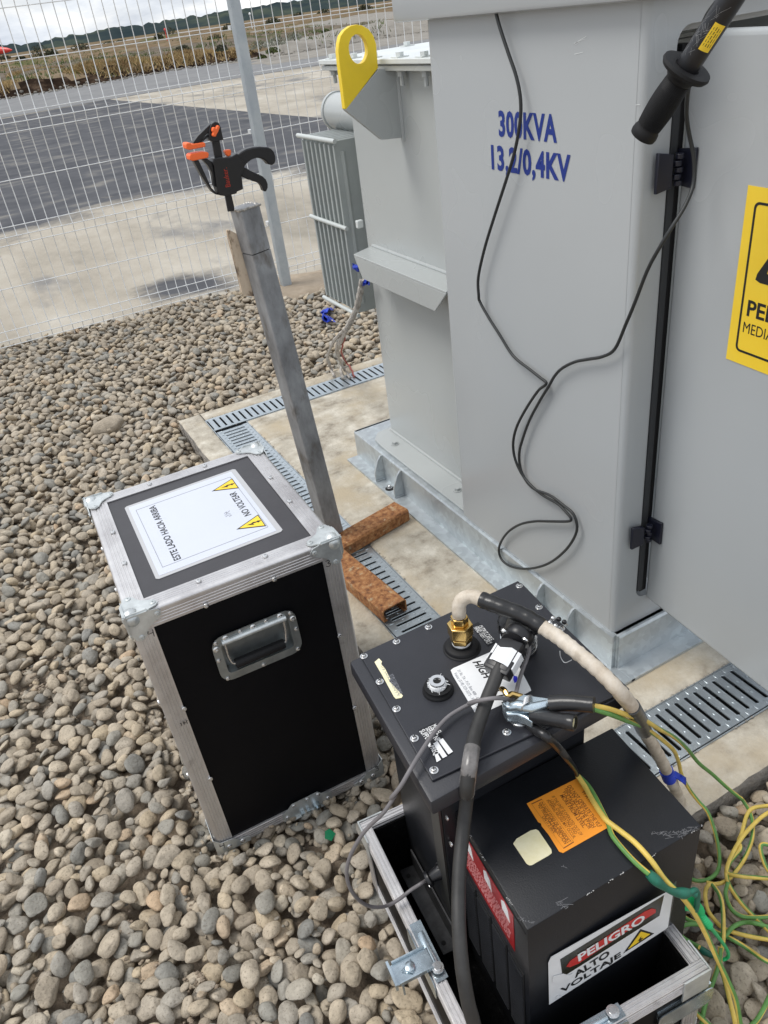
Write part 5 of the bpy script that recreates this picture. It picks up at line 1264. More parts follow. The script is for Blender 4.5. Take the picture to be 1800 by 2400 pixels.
for x, y, ea, eb in ((0, 0, X, Y), (ta, 0, nX, Y), (0, tb_, X, nY), (ta, tb_, nX, nY)): edge((x-.0006*ea[0], y-.0006*eb[1], .0), Z, ea, eb, tz-.052, w=.034, M=TB, root=tray)
for y_, ea in ((0, Y), (tb_, nY)): edge((0, y_, .0), X, ea, Z, ta, M=TB, root=tray)
for x_, ea in ((0, X), (ta, nX)): edge((x_, 0, -.0004), Y, ea, Z, tb_, M=TB, root=tray)
# butterfly latches
def latch(F, open_=True, label=None):
    """local: x along rim, y outwards, z up; origin on rim top outer edge"""
    mb = MB(); mb.prism(rrect(.104, .046, .010, 4), .0015, .0030, F @ frame((0, .0005, -.014), X, Z, nY) @ T(0, -.008, -.0045) )
    mb.box(-.050, .050, -.0215, -.0035, .0028, .0042, F); mb.box(-.050, .050, -.0035, -.0015, -.016, .0040, F)
    L = tpart('latch_dish', mb, ZINCB, label=label)
    mb = MB(); mb.box(-.030, .024, -.0165, -.0075, .0046, .010, F, bv=.0015); tpart('latch_body', mb, ZINCB, L)
    mb = MB()
    if open_:
        mb.box(-.002, .030, -.010, .054, .0085, .0100, F); mb.box(-.0045, -.0022, -.006, .050, .0085, .0165, F); mb.box(.0302, .0325, -.006, .050, .0085, .0165, F)
        mb.box(-.006, .034, .0545, .0585, .004, .020, F)
        mb.lathe([(0, 0), (.008, 0), (.008, .0045), (.005, .006), (0, .006)], 16, F @ T(.014, .026, .0102)); mb.tube([F @ Vector((.004, .020, .013)), F @ Vector((.014, .040, .014)), F @ Vector((.024, .026, .013))], .0012, 6)
        mb.box(.030, .033, .045, .048, -.02, .008, F)
    tpart('latch_wing', mb, ZINCB, L)
    mb = MB(); mb.lathe([(0, 0), (.0095, 0), (.0095, .002), (.0055, .0022), (.0052, .0045), (0, .0045)], 20, F @ T(.034, -.012, .0102)); tpart('latch_pivot', mb, SCREW, L)
lp = TB.inverted() @ S(975, 2245, z=.19); ly0 = lp.y
latch(frame((-.001, ly0, tz), nY, nX, Z), True, 'open latch with its wing folded out over the pebbles')
latch(frame((ta-.035, -.001, tz-.060), X, nY, Z), False); latch(frame((.175, -.001, tz-.002), X, nY, Z), False)

# ================================================================== high voltage test unit
def affine(FL, FR, BL, z):  # unit square -> world, z up
    o = Vector((FL[0], FL[1], z)); ex = Vector((FR[0]-FL[0], FR[1]-FL[1], 0)); ey = Vector((BL[0]-FL[0], BL[1]-FL[1], 0)); return o, ex, ey
LZ = .58
o_, ex_, ey_ = affine((.271, .583), (.610, .583), (.300, .880), LZ)
UL = frame(o_, ex_.normalized(), ey_.normalized(), (0, 0, 1)); lw, ll = ex_.length, ey_.length
hv = thing('high_voltage_test_set', 'black high voltage test set with bolted lid and brass fitting in the open case', 'test set', (.45, .74, .02))
part('tank_lid', MB().box(0, lw, 0, ll, -.030, 0, UL, bv=.006), BLKPT, hv)
part('lid_gasket', MB().box(.012, lw-.012, .012, ll-.012, -.036, -.0302, UL), RUBBER, hv)
part('tank_body', MB().box(.044, lw-.022, .075, ll-.020, -.556, -.0362, UL, bv=.004), BLKPT2, hv)
# lid plate, from its four corners
pc = [S(1013, 1830, z=LZ+.004), S(1476, 1616, z=LZ+.004), S(1214, 1362, z=LZ+.004), S(843, 1534, z=LZ+.004)]
mb = MB(); mb.prism([(p.x, p.y) for p in pc], LZ+.0005, LZ+.005); plate = part('lid_plate', mb, BLKPT, hv, bv=.0012)
LP = LZ+.0052
z4 = lambda x, y: (800+x*.41, 1350+y*.41)
def screw(q, r=.0048):
    p = S(*z4(*q), z=LP+.002); M = T(p.x, p.y, LP)
    s = part('washer', MB().lathe([(0, 0), (r*1.28, 0), (r*1.28, .0012), (0, .0012)], 20, M), SCREW, plate)
    part('screw_head', MB().lathe([(0, .0013), (r*.86, .0013), (r*.9, .0025), (r*.72, .0044), (r*.3, .0052), (0, .0052)], 20, M), SCREW, plate)
    mb = MB(); a = random.uniform(0, PI); R_ = Matrix.Rotation(a, 4, 'Z'); mb.box(-r*.55, r*.55, -r*.13, r*.13, .0044, .0055, M @ R_); mb.box(-r*.13, r*.13, -r*.55, r*.55, .0044, .0054, M @ R_); part('screw_slot', mb, DARKHOLE, plate)
for q in [(128, 455), (315, 372), (498, 289), (1017, 54), (1130, 175), (1257, 297), (219, 601), (315, 757), (417, 925), (529, 1107), (946, 889)]: screw(q)
# port with hex plug, and output bushing
p = S(*z4(552, 640), z=LP+.005); M = T(p.x, p.y, LP)
part('port_washer', MB().lathe([(0, 0), (.0235, 0), (.0235, .002), (.022, .004), (.0205, .006), (.0205, .010), (0, .010)], 32, M), RUBBERG, hv)
mb = MB(); mb.lathe([(0, .0102), (.0135, .0102), (.0135, .014), (.0125, .0165), (.0105, .017), (.0105, .0172), (.010, .0172), (.010, .0170), (0, .0170)], 28, M); pp = part('port_plug', mb, WHITE, hv)
mb = MB(); ring(mb, circ(.0118, 24), circ(.0062, 24), .0174, .0205, M); part('plug_ring', mb, SCREW, pp)
mb = MB(); mb.prism(circ(.0060, 6), .0175, .0180, M); part('hex_socket', mb, DARKHOLE, pp)
mb = MB()
for _ in range(60):
    a = random.uniform(0, 2*PI); r = random.uniform(.0125, .0145); q = Vector((p.x+r*math.cos(a), p.y+r*math.sin(a), LP+.011+random.random()*.007)); d_ = Vector((random.gauss(0, 1), random.gauss(0, 1), random.gauss(0, .6)))*.0016
    mb.tube([q, q+d_, q+d_*1.4+Vector((.001, 0, -.0005))], .0004, 4)
part('thread_tape', mb, WHITE, pp)
p = S(*z4(688, 400), z=LP+.004); M = T(p.x, p.y, LP); bs = p
part('bushing', MB().lathe([(0, 0), (.030, 0), (.030, .001), (.0275, .002), (.027, .006), (.025, .008), (.017, .009), (.017, .012), (0, .012)], 36, M), RUBBERG, hv)
part('thread_tape', MB().lathe([(0, .0122), (.0150, .0122), (.0150, .0165), (0, .0165)], 24, M), WHITE, hv)
hz = thing('output_hose', 'dirty cream ribbed hose with black sleeve and brass fitting rising from the lid', 'hose', (p.x, p.y, LP))
def hexl(mb, r, z0, z1, M): mb.prism(circ(r, 6), z0, z1, M @ Matrix.Rotation(.35, 4, 'Z')); return mb
br = part('brass_nut', hexl(MB(), .0180, .0167, .026, M).lathe([(0, .0262), (.0150, .0262), (.0150, .0290), (0, .0290)], 24, M), BRASS, hz, bv=.0012)
part('brass_nut', hexl(MB(), .0205, .0292, .051, M), BRASS, hz, bv=.0015)
part('brass_nut', hexl(MB(), .0140, .0512, .066, M), BRASS, hz, bv=.0012)
def zpath(lst): return cr_path([S(*z4(*q), z=z) for q, z in lst], 7)
h0 = Vector((p.x, p.y, LP+.0662))
hp1 = [((674, 205), LP+.080), ((674, 165), LP+.092), ((694, 132), LP+.101), ((745, 116), LP+.104), ((812, 138), LP+.102)]
hr_ = .0108
pa = cr_path([h0, h0+Vector((0, 0, .006))]+[S(*z4(*q), z=z) for q, z in hp1], 7); part('hose_section', MB().tube(pa, hr_, 18), BEIGE, hz)
pbk = zpath([((800, 134), LP+.102), ((900, 172), LP+.100), ((1040, 225), LP+.094), ((1150, 290), LP+.086)]); part('black_sleeve', MB().tube(pbk, [.0124+.0005*math.sin(i*1.7) for i in range(len(pbk))], 20), SHRINK, hz)
hb = zpath([((1138, 285), LP+.087), ((1240, 350), LP+.080), ((1340, 430), LP+.072), ((1460, 530), LP+.06), ((1580, 650), LP+.04), ((1665, 755), LP-.01)])
z7 = lambda x, y: (1300+x*.3014, 1300+y*.3014)
hb2 = cr_path([S(*z7(595, 1175), z=LP+.0), S(*z7(650, 1270), z=LP-.08), S(*z7(700, 1375), z=.42), S(*z7(790, 1530), z=.33), S(*z7(880, 1700), z=.22), S(*z7(960, 1880), z=.12), S(*z7(1010, 2020), z=.05), S(*z7(1030, 2120), z=.014)], 7)
full = hb[:-6]+hb2
part('hose_section', MB().tube(full, [hr_+.0006*math.sin(i*2.2) for i in range(len(full))], 18), BEIGE, hz)
part('black_sleeve', MB().tube(cr_path([S(*z7(596, 1178), z=LP), S(*z7(650, 1270), z=LP-.08), S(*z7(698, 1370), z=.42)], 6), .0124, 18), SHRINK, hz)
mb = MB(); pl3 = [S(*z7(40, 750), z=LP+.05), S(*z7(48, 800), z=LP+.03), S(*z7(80, 840), z=LP+.02), S(*z7(130, 820), z=LP+.04)]; mb.tube(cr_path(pl3, 5), .0007, 4); part('loose_thread', mb, WHITE, hz)
i0 = len(full)-28
mb = MB(); cpt = [S(*z7(845, 1720), z=.235), S(*z7(900, 1755), z=.22), S(*z7(950, 1690), z=.232), S(*z7(1000, 1735), z=.21), S(*z7(1020, 1800), z=.19)]
bt = part('blue_tape', MB().tube([S(*z7(868, 1678), z=.236), S(*z7(892, 1742), z=.205)], .0125, 16), BLUE, hz)
rows = [[S(*z7(930+i*22, 1680+j*18+i*14+(14 if j == 2 else 0)), z=.215-.008*i+.006*math.sin(i*2+j)) for i in range(5)] for j in range(4)]
mb = MB(); Cn = 5; mb.add([v for r in rows for v in r], [(j*Cn+i, j*Cn+i+1, (j+1)*Cn+i+1, (j+1)*Cn+i) for j in range(3) for i in range(4)], True); o = part('tape_tail', mb, BLUE, bt); sm_ = o.modifiers.new('thickness', 'SOLIDIFY'); sm_.thickness = .0015
# labels on the lid
def zlab(pts, th=.0006, z=LP): 
    mb = MB(); P_ = [S(*z4(*q), z=z) for q in pts]; mb.prism([(p.x, p.y) for p in P_][::-1], z, z+th); return mb
card = part('maker_card', zlab([(625, 540), (640, 528), (930, 402), (960, 410), (1080, 640), (1085, 655), (1065, 668), (800, 790), (775, 800), (640, 575)]), WHITE, plate)
def ztext(mb, body, a, b, hgt, bold=.0, z=LP+.0009, shear=0, up=1):
    pa, pb = S(*z4(*a), z=z), S(*z4(*b), z=z); r = (pb-pa); M = frame((pa.x, pa.y, z), r.normalized(), Vector((0, 0, 1)).cross(r).normalized()*up, (0, 0, 1)); text_mb(mb, body, M, bold=bold, fit=r.length, hgt=hgt, shear=shear)
mb = MB(); ztext(mb, 'HIGH VOLTAGE', (750, 492), (965, 790), .0125, .03, shear=.25); part('card_print', mb, INK, card)
mb = MB(); ztext(mb, '31 Rt. 7A - P.O. Box 408 - Copake', (662, 540), (800, 742), .0050, .005); ztext(mb, 'Voice: (518) 329-3275 - Fax: (518)', (642, 556), (780, 762), .0050, .005); part('card_print', mb, GREYINK, card)
mb = zlab([(985, 570), (1005, 575), (1008, 600), (990, 612), (982, 590)], .0004, LP+.001); part('blue_logo', mb, mat('blue_print', (.03, .03, .55), .5), card)
ol = part('output_label', zlab([(783, 264), (880, 378), (838, 402), (742, 284)]), BLKPT2, plate)
mb = MB(); ztext(mb, 'OUTPUT CABLE', (778, 290), (848, 372), .0085, .01); ztext(mb, 'HAND TIGHT ONLY', (755, 296), (838, 392), .0085, .01); part('label_print', mb, LTXT, ol)
cs1 = part('worn_strip_label', zlab([(190, 493), (215, 472), (232, 490), (228, 505), (250, 530), (280, 590), (272, 600), (352, 685), (345, 697), (312, 703), (300, 690), (232, 565), (205, 520)]), CREAM, plate)
mb = MB()
for k in range(3): ztext(mb, ['1/2 WARRANTY', 'DO NOT OPEN CASE AT ALL', 'RETURN TO FACTORY SERVICE'][k], (225+k*14+(30 if k else 0), 515+(60 if k else 0)-k*6), (322+k*8, 690-k*8), .0036)
part('label_print', mb, GREYINK, cs1)
nl_ = part('rating_label', zlab([(500, 855), (528, 838), (640, 1010), (545, 1068), (525, 1040), (478, 930), (440, 880)]), BLKPT2, plate)
mb = MB(); ztext(mb, 'MODEL', (512, 858), (548, 908), .0085, .02); ztext(mb, 'SERIAL NR.', (480, 872), (545, 952), .0085, .02); ztext(mb, 'SUPPLY', (445, 888), (492, 945), .0085, .02); ztext(mb, 'FREQ.', (505, 975), (535, 1030), .0085, .02); part('label_print', mb, LTXT, nl_)
for pl_ in ([(555, 940), (580, 928), (638, 1005), (612, 1020)], [(525, 958), (550, 945), (605, 1030), (580, 1042)], [(535, 1025), (552, 1018), (570, 1050), (545, 1065)], [(487, 958), (508, 952), (512, 966), (502, 980)]): part('label_field', zlab(pl_, .0003, LP+.0008), WHITE, nl_)
rs_ = S(*z4(1020, 815), z=LP); part('round_plug', MB().lathe([(0, 0), (.0155, 0), (.0155, .002), (.0135, .0035), (0, .0035)], 28, T(rs_.x, rs_.y, LP)), SCREW, plate)
mb = MB()
for k in range(3): mb.box(-.008+k*.0025, .008-k*.0025, -.0055+.0055*k, -.004+.0055*k, .0036, .0041, T(rs_.x, rs_.y, LP) @ Matrix.Rotation(-1.0, 4, 'Z'))
part('earth_symbol', mb, INK, plate)
# socket and big plug
zp = lambda x, y: (1080+x*.1929, 1380+y*.1929)
sc0 = S(*zp(820, 700), z=LP+.004); scv = Vector((sc0.x-.012, sc0.y+.008, LP))
part('socket', MB().lathe([(0, 0), (.028, 0), (.028, .005), (.0255, .006), (.0255, .011), (.027, .0115), (.027, .015), (.0255, .0155), (.0255, .020), (.027, .0205), (.027, .025), (.024, .026), (.024, .036), (0, .036)], 36, T(scv)), PLAST, hv)
for k in range(3): part('socket_ring', MB().lathe([(.0255, .0065+.0085*k), (.0282, .007+.0085*k), (.0282, .0085+.0085*k), (.0255, .009+.0085*k)], 36, T(scv)), SCREW, hv)
pgp = thing('power_cable', 'thick black cable with screw-ring plug running down in front of the control box', 'cable', scv)
C0 = Vector((scv.x, scv.y, LP+.037))
mb = MB(); R2 = .0290; pf = [(0, 0)]; 
pf += [(R2-.006, 0), (R2, .004), (R2, .020), (R2-.004, .024), (.020, .026), (0, .026)]
mb.lathe(pf, 36, T(C0))
for k in range(18):
    a = 2*PI*k/18; mb.box(R2-.002, R2+.0022, -.0026, .0026, .004, .020, T(C0) @ Matrix.Rotation(a, 4, 'Z'))
part('plug_ring', mb, PLAST, pgp)
e1 = S(*zp(650, 640), z=LP+.068); e2 = S(*zp(440, 990), z=LP+.050)
axp = (e2-e1).normalized(); ep = Vector((C0.x, C0.y, LP+.064))
FPp = frame(e1, axp, Vector((0, 0, 1)).cross(axp).normalized(), axp.cross(Vector((0, 0, 1)).cross(axp).normalized()))
lnp = (e2-e1).length
mb = MB(); mb.lathe([(0, 0), (.0200, 0), (.0215, .003), (.0215, .013), (.020, .015), (0, .015)], 30, axis_M(e1-axp*.022+Vector((0, 0, -.004)), axp)); part('plug_collar', mb, PLAST, pgp)
for s_ in (-1, 1):
    part('screw_head', MB().lathe([(0, 0), (.0052, 0), (.0048, .0022), (0, .0028)], 14, axis_M(e1-axp*.002+Vector((0, 0, .010))+FPp.to_3x3() @ Vector((0, s_*.0175, 0)), axp)), SCREW, pgp)
mb = MB(); mb.tube([ep-Vector((0, 0, .010)), (ep+e1)/2+Vector((0, 0, -.004)), e1+axp*.004], .0185, 24); part('plug_elbow', mb, PLAST, pgp)
mb = MB(); mb.box(.000, lnp, -.0175, .0175, -.018, .009, FPp, bv=.003); mb.box(lnp*.62, lnp+.004, -.0200, .0200, -.015, .008, FPp, bv=.002); part('plug_body', mb, PLAST, pgp)
mb = MB(); t_ = .0016; x0, x1 = lnp*.30, lnp*.84
pr = [(-.0215, -.012), (-.0215, .005), (-.008, .0130), (.008, .0130), (.0215, .005), (.0215, -.012)]
pri = [(y*.94, z-.0016) for y, z in pr]; n = 6; vs = [(x, y, z) for x in (x0, x1) for y, z in pr]; vs[0+2] = (x0+.006, *pr[2]); 
mb.add(vs, [(i, i+1, n+i+1, n+i) for i in range(n-1)], False, FPp); o = part('white_tape', mb, WHITE, pgp); sm_ = o.modifiers.new('thickness', 'SOLIDIFY'); sm_.thickness = .0015; sm_.offset = 1
z5b = lambda x, y: (800+x*.3014, 1800+y*.3014)
tk = [e2-axp*.01]+[S(*z4(*q), z=z) for q, z in [((872, 610), LP+.044), ((835, 700), LP+.036), ((790, 830), LP+.026), ((760, 930), LP+.022), ((745, 1010), LP+.02), ((728, 1120), LP+.01), ((715, 1240), LP-.02)]]+[S(*z5b(*q), z=z) for q, z in [((985, 150), .52), ((955, 420), .475), ((925, 700), .45), ((912, 950), .43), ((915, 1250), .41), ((940, 1550), .38), ((985, 1820), .34), ((1035, 2010), .30), ((1090, 2300), .24), ((1130, 2600), .2)]]
tkp = cr_path(tk, 6); part('cable_sheath', MB().tube(tkp, .0098, 18), CABLET, pgp)
cc1, cc2 = S(*z4(752, 990), z=LP+.0205), S(*z4(735, 1100), z=LP+.012)
mb = MB(); seg = [p for p in tkp if cc1.y+.002 > p.y > cc2.y-.004 and p.z > .5]
mb.tube(seg if len(seg) > 1 else [cc1, cc2], .0109, 18); part('clear_sleeve', mb, mat('cloudy_sleeve', (.17, .16, .155), .25, var=.4, scale=30), pgp)
# bead chain on the lid corner
ch = thing('bead_chain', 'short curl of black bead chain at the right corner of the lid', 'chain', S(1300, 1460, z=LP+.01))
cp = cr_path([S(*zp(*q), z=LP+zz) for q, zz in [((1150, 450), .006), ((1090, 420), .008), ((1080, 385), .012), ((1120, 360), .016), ((1170, 362), .018), ((1220, 385), .016), ((1265, 410), .012), ((1295, 440), .006)]], 5)
acc = 0; last = cp[0]; mb = MB(); mb.tube(cp, .0008, 5); part('chain_wire', mb, SCREW, ch)
for p_ in cp:
    if (p_-last).length > .0088 or p_ is cp[0]:
        part('bead', MB().sphere(p_, .0042, 12), PLAST if acc > 2 else SCREW, ch); acc += 1; last = p_
# side details of the tank: label, bracket, plug, foot angle
xs_ = None
PA = UL @ Vector((.044, .2, -.3)); nA = -(UL.to_3x3() @ Vector((1, 0, 0)))
def SD(q, off=.001): return PL(*z5b(*q), PA+nA*off, nA)
mb = MB(); P4 = [SD(q) for q in [(690, 318), (800, 480), (820, 640), (703, 430)]]; mb.add(P4+[p+nA*.0006 for p in P4], [(4, 5, 6, 7), (0, 1, 5, 4), (1, 2, 6, 5), (2, 3, 7, 6), (3, 0, 4, 7)]); sl_ = part('side_label', mb, mat('dull_grey_label', (.20, .20, .20), .5, var=.3, scale=80), hv)
FB = UL @ T(0, 0, -.556)
sb_ = part('side_strip', MB().box(.0395, .0435, .078, .112, -.42, -.055, UL), mat('dull_black_strip', (.030, .030, .028), .4), hv)
for q in ((822, 385), (855, 588)): part('screw_head', MB().lathe([(0, 0), (.005, 0), (.0046, .0022), (0, .003)], 14, axis_M(PL(*z5b(*q), PA+nA*.0047, nA), nA)), SCREW, sb_)
# ------------------------------------------------------------------ control box in front
BZ = .42
o_, ex_, ey_ = affine((.326, .456), (.624, .444), (.3485, .690), BZ)
UB = frame(o_, ex_.normalized(), ey_.normalized(), (0, 0, 1)); bw, bl_ = ex_.length, .205
cb = thing('control_box', 'black steel control box with orange warning sticker and PELIGRO sign, in front of the lid', 'control box', (.48, .56, .02))
part('box_shell', MB().box(0, bw, 0, bl_, -.398, 0, UB, bv=.0022), BLKPT2, cb)
mb = MB()
for (p0, p1) in (((0, 0), (bw, 0)), ((0, 0), (0, .19)), ((bw, 0), (bw, .02))):
    L_ = math.hypot(p1[0]-p0[0], p1[1]-p0[1]); k = int(L_/.0022)
    for i in range(k):
        t = i/k; x = p0[0]+(p1[0]-p0[0])*t; y = p0[1]+(p1[1]-p0[1])*t
        if noise.noise((x*55, y*55, 1)) > .2: r_s = random.uniform(.0004, .0009); mb.sphere((x+random.uniform(-.0004, .0004)*3, y+random.uniform(-.0003, .0003)*3, -.0004), r_s, 5, (1.6, 1, .5), UB)
part('chipped_paint', mb, mat('bare_metal_chips', (.55, .54, .53), .35, metal=.7), cb, kind='stuff')
part('box_seam', MB().box(-.0014, -.0002, .004, bl_-.004, -.016, -.0145, UB), DARKHOLE, cb)
z6 = lambda x, y: (1200+x*.3617, 1750+y*.3617)
def ztop(pts, z, th=.0007): P_ = [S(*q, z=z) for q in pts]; return MB().prism([(p.x, p.y) for p in P_][::-1], z, z+th)
osx = part('warning_sticker', ztop([z6(*q) for q in [(95, 370), (425, 205), (640, 515), (330, 690), (305, 680), (240, 575), (192, 515), (188, 498), (170, 490)]], BZ+.0003), ORS, cb)
def t6(mb, body, a, b, hgt, bold=0, z=BZ+.0012):
    pa, pb = S(*z6(*a), z=z), S(*z6(*b), z=z); r = pb-pa; text_mb(mb, body, frame((pa.x, pa.y, z), r.normalized(), Vector((0, 0, 1)).cross(r).normalized(), (0, 0, 1)), bold=bold, fit=r.length, hgt=hgt)
mb = MB(); t6(mb, 'W A R N I N G', (448, 292), (565, 440), .0075, .01)
t6(mb, 'DO NOT OPERATE THE VLF', (357, 258), (560, 525), .0068, .012); t6(mb, 'HIPOT SET IF THE HIGH', (340, 275), (520, 528), .0068, .012); t6(mb, 'VOLTAGE TANK IS 5" OR', (325, 292), (497, 535), .0068, .012); t6(mb, 'MORE FROM LEVEL.', (310, 318), (462, 528), .0068, .012)
t6(mb, 'IF THE UNIT IS OPERATED OUT OF', (256, 325), (442, 578), .0052, .004); t6(mb, 'LEVEL, OVERHEATING AND', (243, 350), (408, 568), .0052, .004); t6(mb, 'INTERNAL ARCING MAY OCCUR.', (222, 350), (398, 598), .0052, .004)
t6(mb, 'DO NOT STORE OR TRANSPORT', (175, 366), (362, 625), .0062, .012); t6(mb, 'VLF HIGH VOLTAGE SECTION', (164, 378), (340, 632), .0062, .012); t6(mb, "ON IT'S SIDE", (192, 455), (272, 562), .0062, .012)
ro = [S(*z6(*q), z=BZ+.001) for q in [(125, 370), (192, 338), (402, 620), (335, 662)]]; cen = sum(ro, Vector())/4
ring(mb, [(p.x, p.y) for p in ro], [((p.x-cen.x)*.975+cen.x, (p.y-cen.y)*.965+cen.y) for p in ro], BZ+.0010, BZ+.0012)
part('sticker_print', mb, BROWNINK, osx)
ys = part('cream_sticker', ztop([z6(*q) for q in [(8, 630), (30, 598), (120, 545), (155, 537), (172, 546), (255, 668), (258, 690), (240, 705), (130, 768), (112, 770), (95, 760)]], BZ+.0003), CREAM, cb)
mb = MB()
def smear(q0, q1, n, spread, w):
    for _ in range(n):
        a_ = Vector(q0).lerp(Vector(q1), random.random())+Vector((random.gauss(0, spread), random.gauss(0, spread))); d_ = Vector((random.gauss(0, 1), random.gauss(0, .6)))*w
        p_, r_2 = S(*z6(a_.x, a_.y), z=BZ+.0003), S(*z6(a_.x+d_.x, a_.y+d_.y), z=BZ+.0003); t_ = Vector((r_2.y-p_.y, p_.x-r_2.x, 0)).normalized()*.00022
        mb.add([p_-t_, r_2-t_, r_2+t_, p_+t_], [(0, 1, 2, 3)])
smear((300, 990), (345, 1050), 16, 8, 20); smear((-260, 130), (-130, 150), 26, 12, 22); smear((905, 565), (1170, 545), 40, 8, 24); smear((1050, 590), (1200, 520), 24, 6, 18); smear((330, 770), (345, 780), 5, 3, 12); smear((60, 1120), (150, 1140), 14, 8, 14)  # smears near the right corner paint in gloss; the others are scratches
part('scratches_and_gloss', mb, mat('scratch_and_gloss_grey', (.20, .20, .21), .4), cb, kind='stuff')
# PELIGRO sign on the front
nB = -(UB.to_3x3() @ Vector((0, 1, 0))); pB = UB @ Vector((0, 0, 0))
def FP6(q, off=.0006): return PL(*z6(*q), pB+nB*off, nB)
def facepoly(pts, th=.0006, off=.0006):
    a_ = [FP6(q, off) for q in pts]; mb = MB(); n = len(a_); mb.add(a_+[p+nB*th for p in a_], [tuple(range(n))[::-1], tuple(range(n, 2*n))]+[(i, (i+1) % n, n+(i+1) % n, n+i) for i in range(n)]); return mb
ds = part('danger_sign', facepoly([(252, 1362), (1030, 925), (1045, 932), (1008, 1168), (992, 1182), (240, 1670), (234, 1400)]), WHITE, cb)
part('sign_panel', facepoly([(312, 1378), (985, 962), (955, 1095), (328, 1492)], .0003, .0014), mat('dark_sign_panel', (.02, .018, .008), .25), ds)
part('sign_oval', facepoly([(352, 1425), (380, 1385), (440, 1345), (860, 1068), (905, 1048), (932, 1055), (930, 1075), (870, 1112), (430, 1405), (375, 1428)], .0003, .0019), RED, ds)
def t6f(mb, body, a, b, top, bold=0, off=.0026):
    pa, pb, pt = FP6(a, off), FP6(b, off), FP6(top, off); r = (pb-pa); up = nB.cross(r).normalized(); text_mb(mb, body, frame(pa, r.normalized(), up, nB), bold=bold, fit=r.length, hgt=abs((pt-pa).dot(up)))
mb = MB(); t6f(mb, 'PELIGRO', (432, 1392), (862, 1128), (428, 1345), .03); part('sign_text', mb, WHITE, ds)
mb = MB(); t6f(mb, 'ALTO', (408, 1500), (635, 1352), (406, 1460), .03, .0018); t6f(mb, 'VOLTAJE', (318, 1600), (708, 1358), (317, 1568), .025, .0018); part('sign_text', mb, INK, ds)
part('triangle_border', facepoly([(722, 1338), (832, 1182), (920, 1210)], .0003, .0014), INK, ds)
part('warning_triangle', facepoly([(752, 1312), (836, 1198), (895, 1214)], .0003, .0020), YELS, ds)
part('bolt_symbol', facepoly([(815, 1262), (838, 1228), (834, 1244), (850, 1238), (822, 1268), (828, 1252)], .0003, .0025), INK, ds)
for q in ([(262, 1490), (330, 1470), (370, 1480), (400, 1465), (370, 1500), (290, 1530), (262, 1525)], [(284, 1622), (300, 1612), (318, 1618), (292, 1638)]): part('torn_tape', facepoly(q, .0003, .0022), WHITE, ds)
part('film_edge', facepoly([(1030, 905), (1066, 868), (1060, 925), (1012, 1180), (985, 1196)], .0002, .0003), mat('clear_film', (.10, .10, .10), .15), ds)
# left side: red plate and louvred vents
nL = -(UB.to_3x3() @ Vector((1, 0, 0))); pL_ = UB @ Vector((0, 0, 0))
def LPt(q, off=.0006): return PL(*z5b(*q), pL_+nL*off, nL)
def sidepoly(pts, th=.0006, off=.0006):
    a_ = [LPt(q, off) for q in pts]; mb = MB(); n = len(a_); mb.add(a_+[p+nL*th for p in a_], [tuple(range(n))[::-1], tuple(range(n, 2*n))]+[(i, (i+1) % n, n+(i+1) % n, n+i) for i in range(n)]); return mb
UBi = UB.inverted()
def LB(y0, y1, z0, z1, off, th): return MB().box(-off-th, -off, y0, y1, z0, z1, UB)
q0 = UBi @ LPt((1266, 1030)); q1 = UBi @ LPt((1290, 1325)); q2 = UBi @ LPt((990, 600))
ry0, rz1, rz0 = q0.y, -.018, q1.z; 
rp_ = part('red_plate', LB(.035, .19, -.112, -.020, .0004, .0008), REDP, cb)
mb = MB()
for k in range(7):
    z = -.058-.007*k; y = .178
    while y > .05:
        w = random.uniform(.003, .009); mb.box(-.0016, -.0013, y-w, y, z, z+.0026, UB); y -= w+.0022
part('plate_print', mb, mat('pale_red_print', (.55, .25, .25), .5), rp_)
mb = MB()
for y in (.16, .105, .055): mb.prism([(y-.011, -.052), (y+.010, -.048), (y+.012, -.030), (y+.004, -.022), (y-.006, -.030)], .0013, .0018, UB @ frame((0, 0, 0), (0, 1, 0), (0, 0, 1), (-1, 0, 0)))
part('plate_symbols', mb, WHITE, rp_)
for k in range(4):
    y0 = .012+k*.047
    vp = part('vent_panel', LB(y0, y0+.042, -.335, -.135, .0003, .0012), GAPBLK, cb)
    mb = MB()
    for i in range(26): z = -.142-.0075*i; mb.box(-.0042, -.0016, y0+.002, y0+.040, z-.0022, z, UB)
    part('louvres', mb, BLKPT2, vp, kind='stuff')
# plug in the side gap and the angle foot on the tray floor
ag = thing('steel_angle_foot', 'dark steel angle with two holes bolted beside the control box inside the open case', 'bracket', S(*z5b(700, 1100), z=.05))
pA_, pB_, pC_, pD_ = (S(*z5b(*q), z=.06) for q in [(452, 795), (555, 755), (900, 1400), (795, 1452)])
mb = MB(); mb.prism([(p.x, p.y) for p in (pA_, pB_, pC_, pD_)][::-1], .057, .060); ua = (pC_-pB_).normalized(); ua2 = ua.cross(Vector((0, 0, 1)))
mb.add([pB_, pC_, pC_+Vector((0, 0, .05)), pB_+Vector((0, 0, .05))], [(0, 1, 2, 3)]); o = part('angle_flange', mb, mat('dark_scuffed_steel', (.045, .045, .047), .4, metal=.3, var=.5, scale=30), ag)
sm_ = o.modifiers.new('thickness', 'SOLIDIFY'); sm_.thickness = .003
mb = MB()
for q in ((522, 838), (795, 1360)): p_ = S(*z5b(*q), z=.0606); mb.prism(circ(.0042, 16, p_.x, p_.y), .0604, .0610)
part('bolt_hole', mb, DARKHOLE, ag)
sp = thing('grey_cable', 'thin grey cable looping from the clamp on the lid to the plug inside the case', 'cable', S(*z5b(45, 740), z=.36))
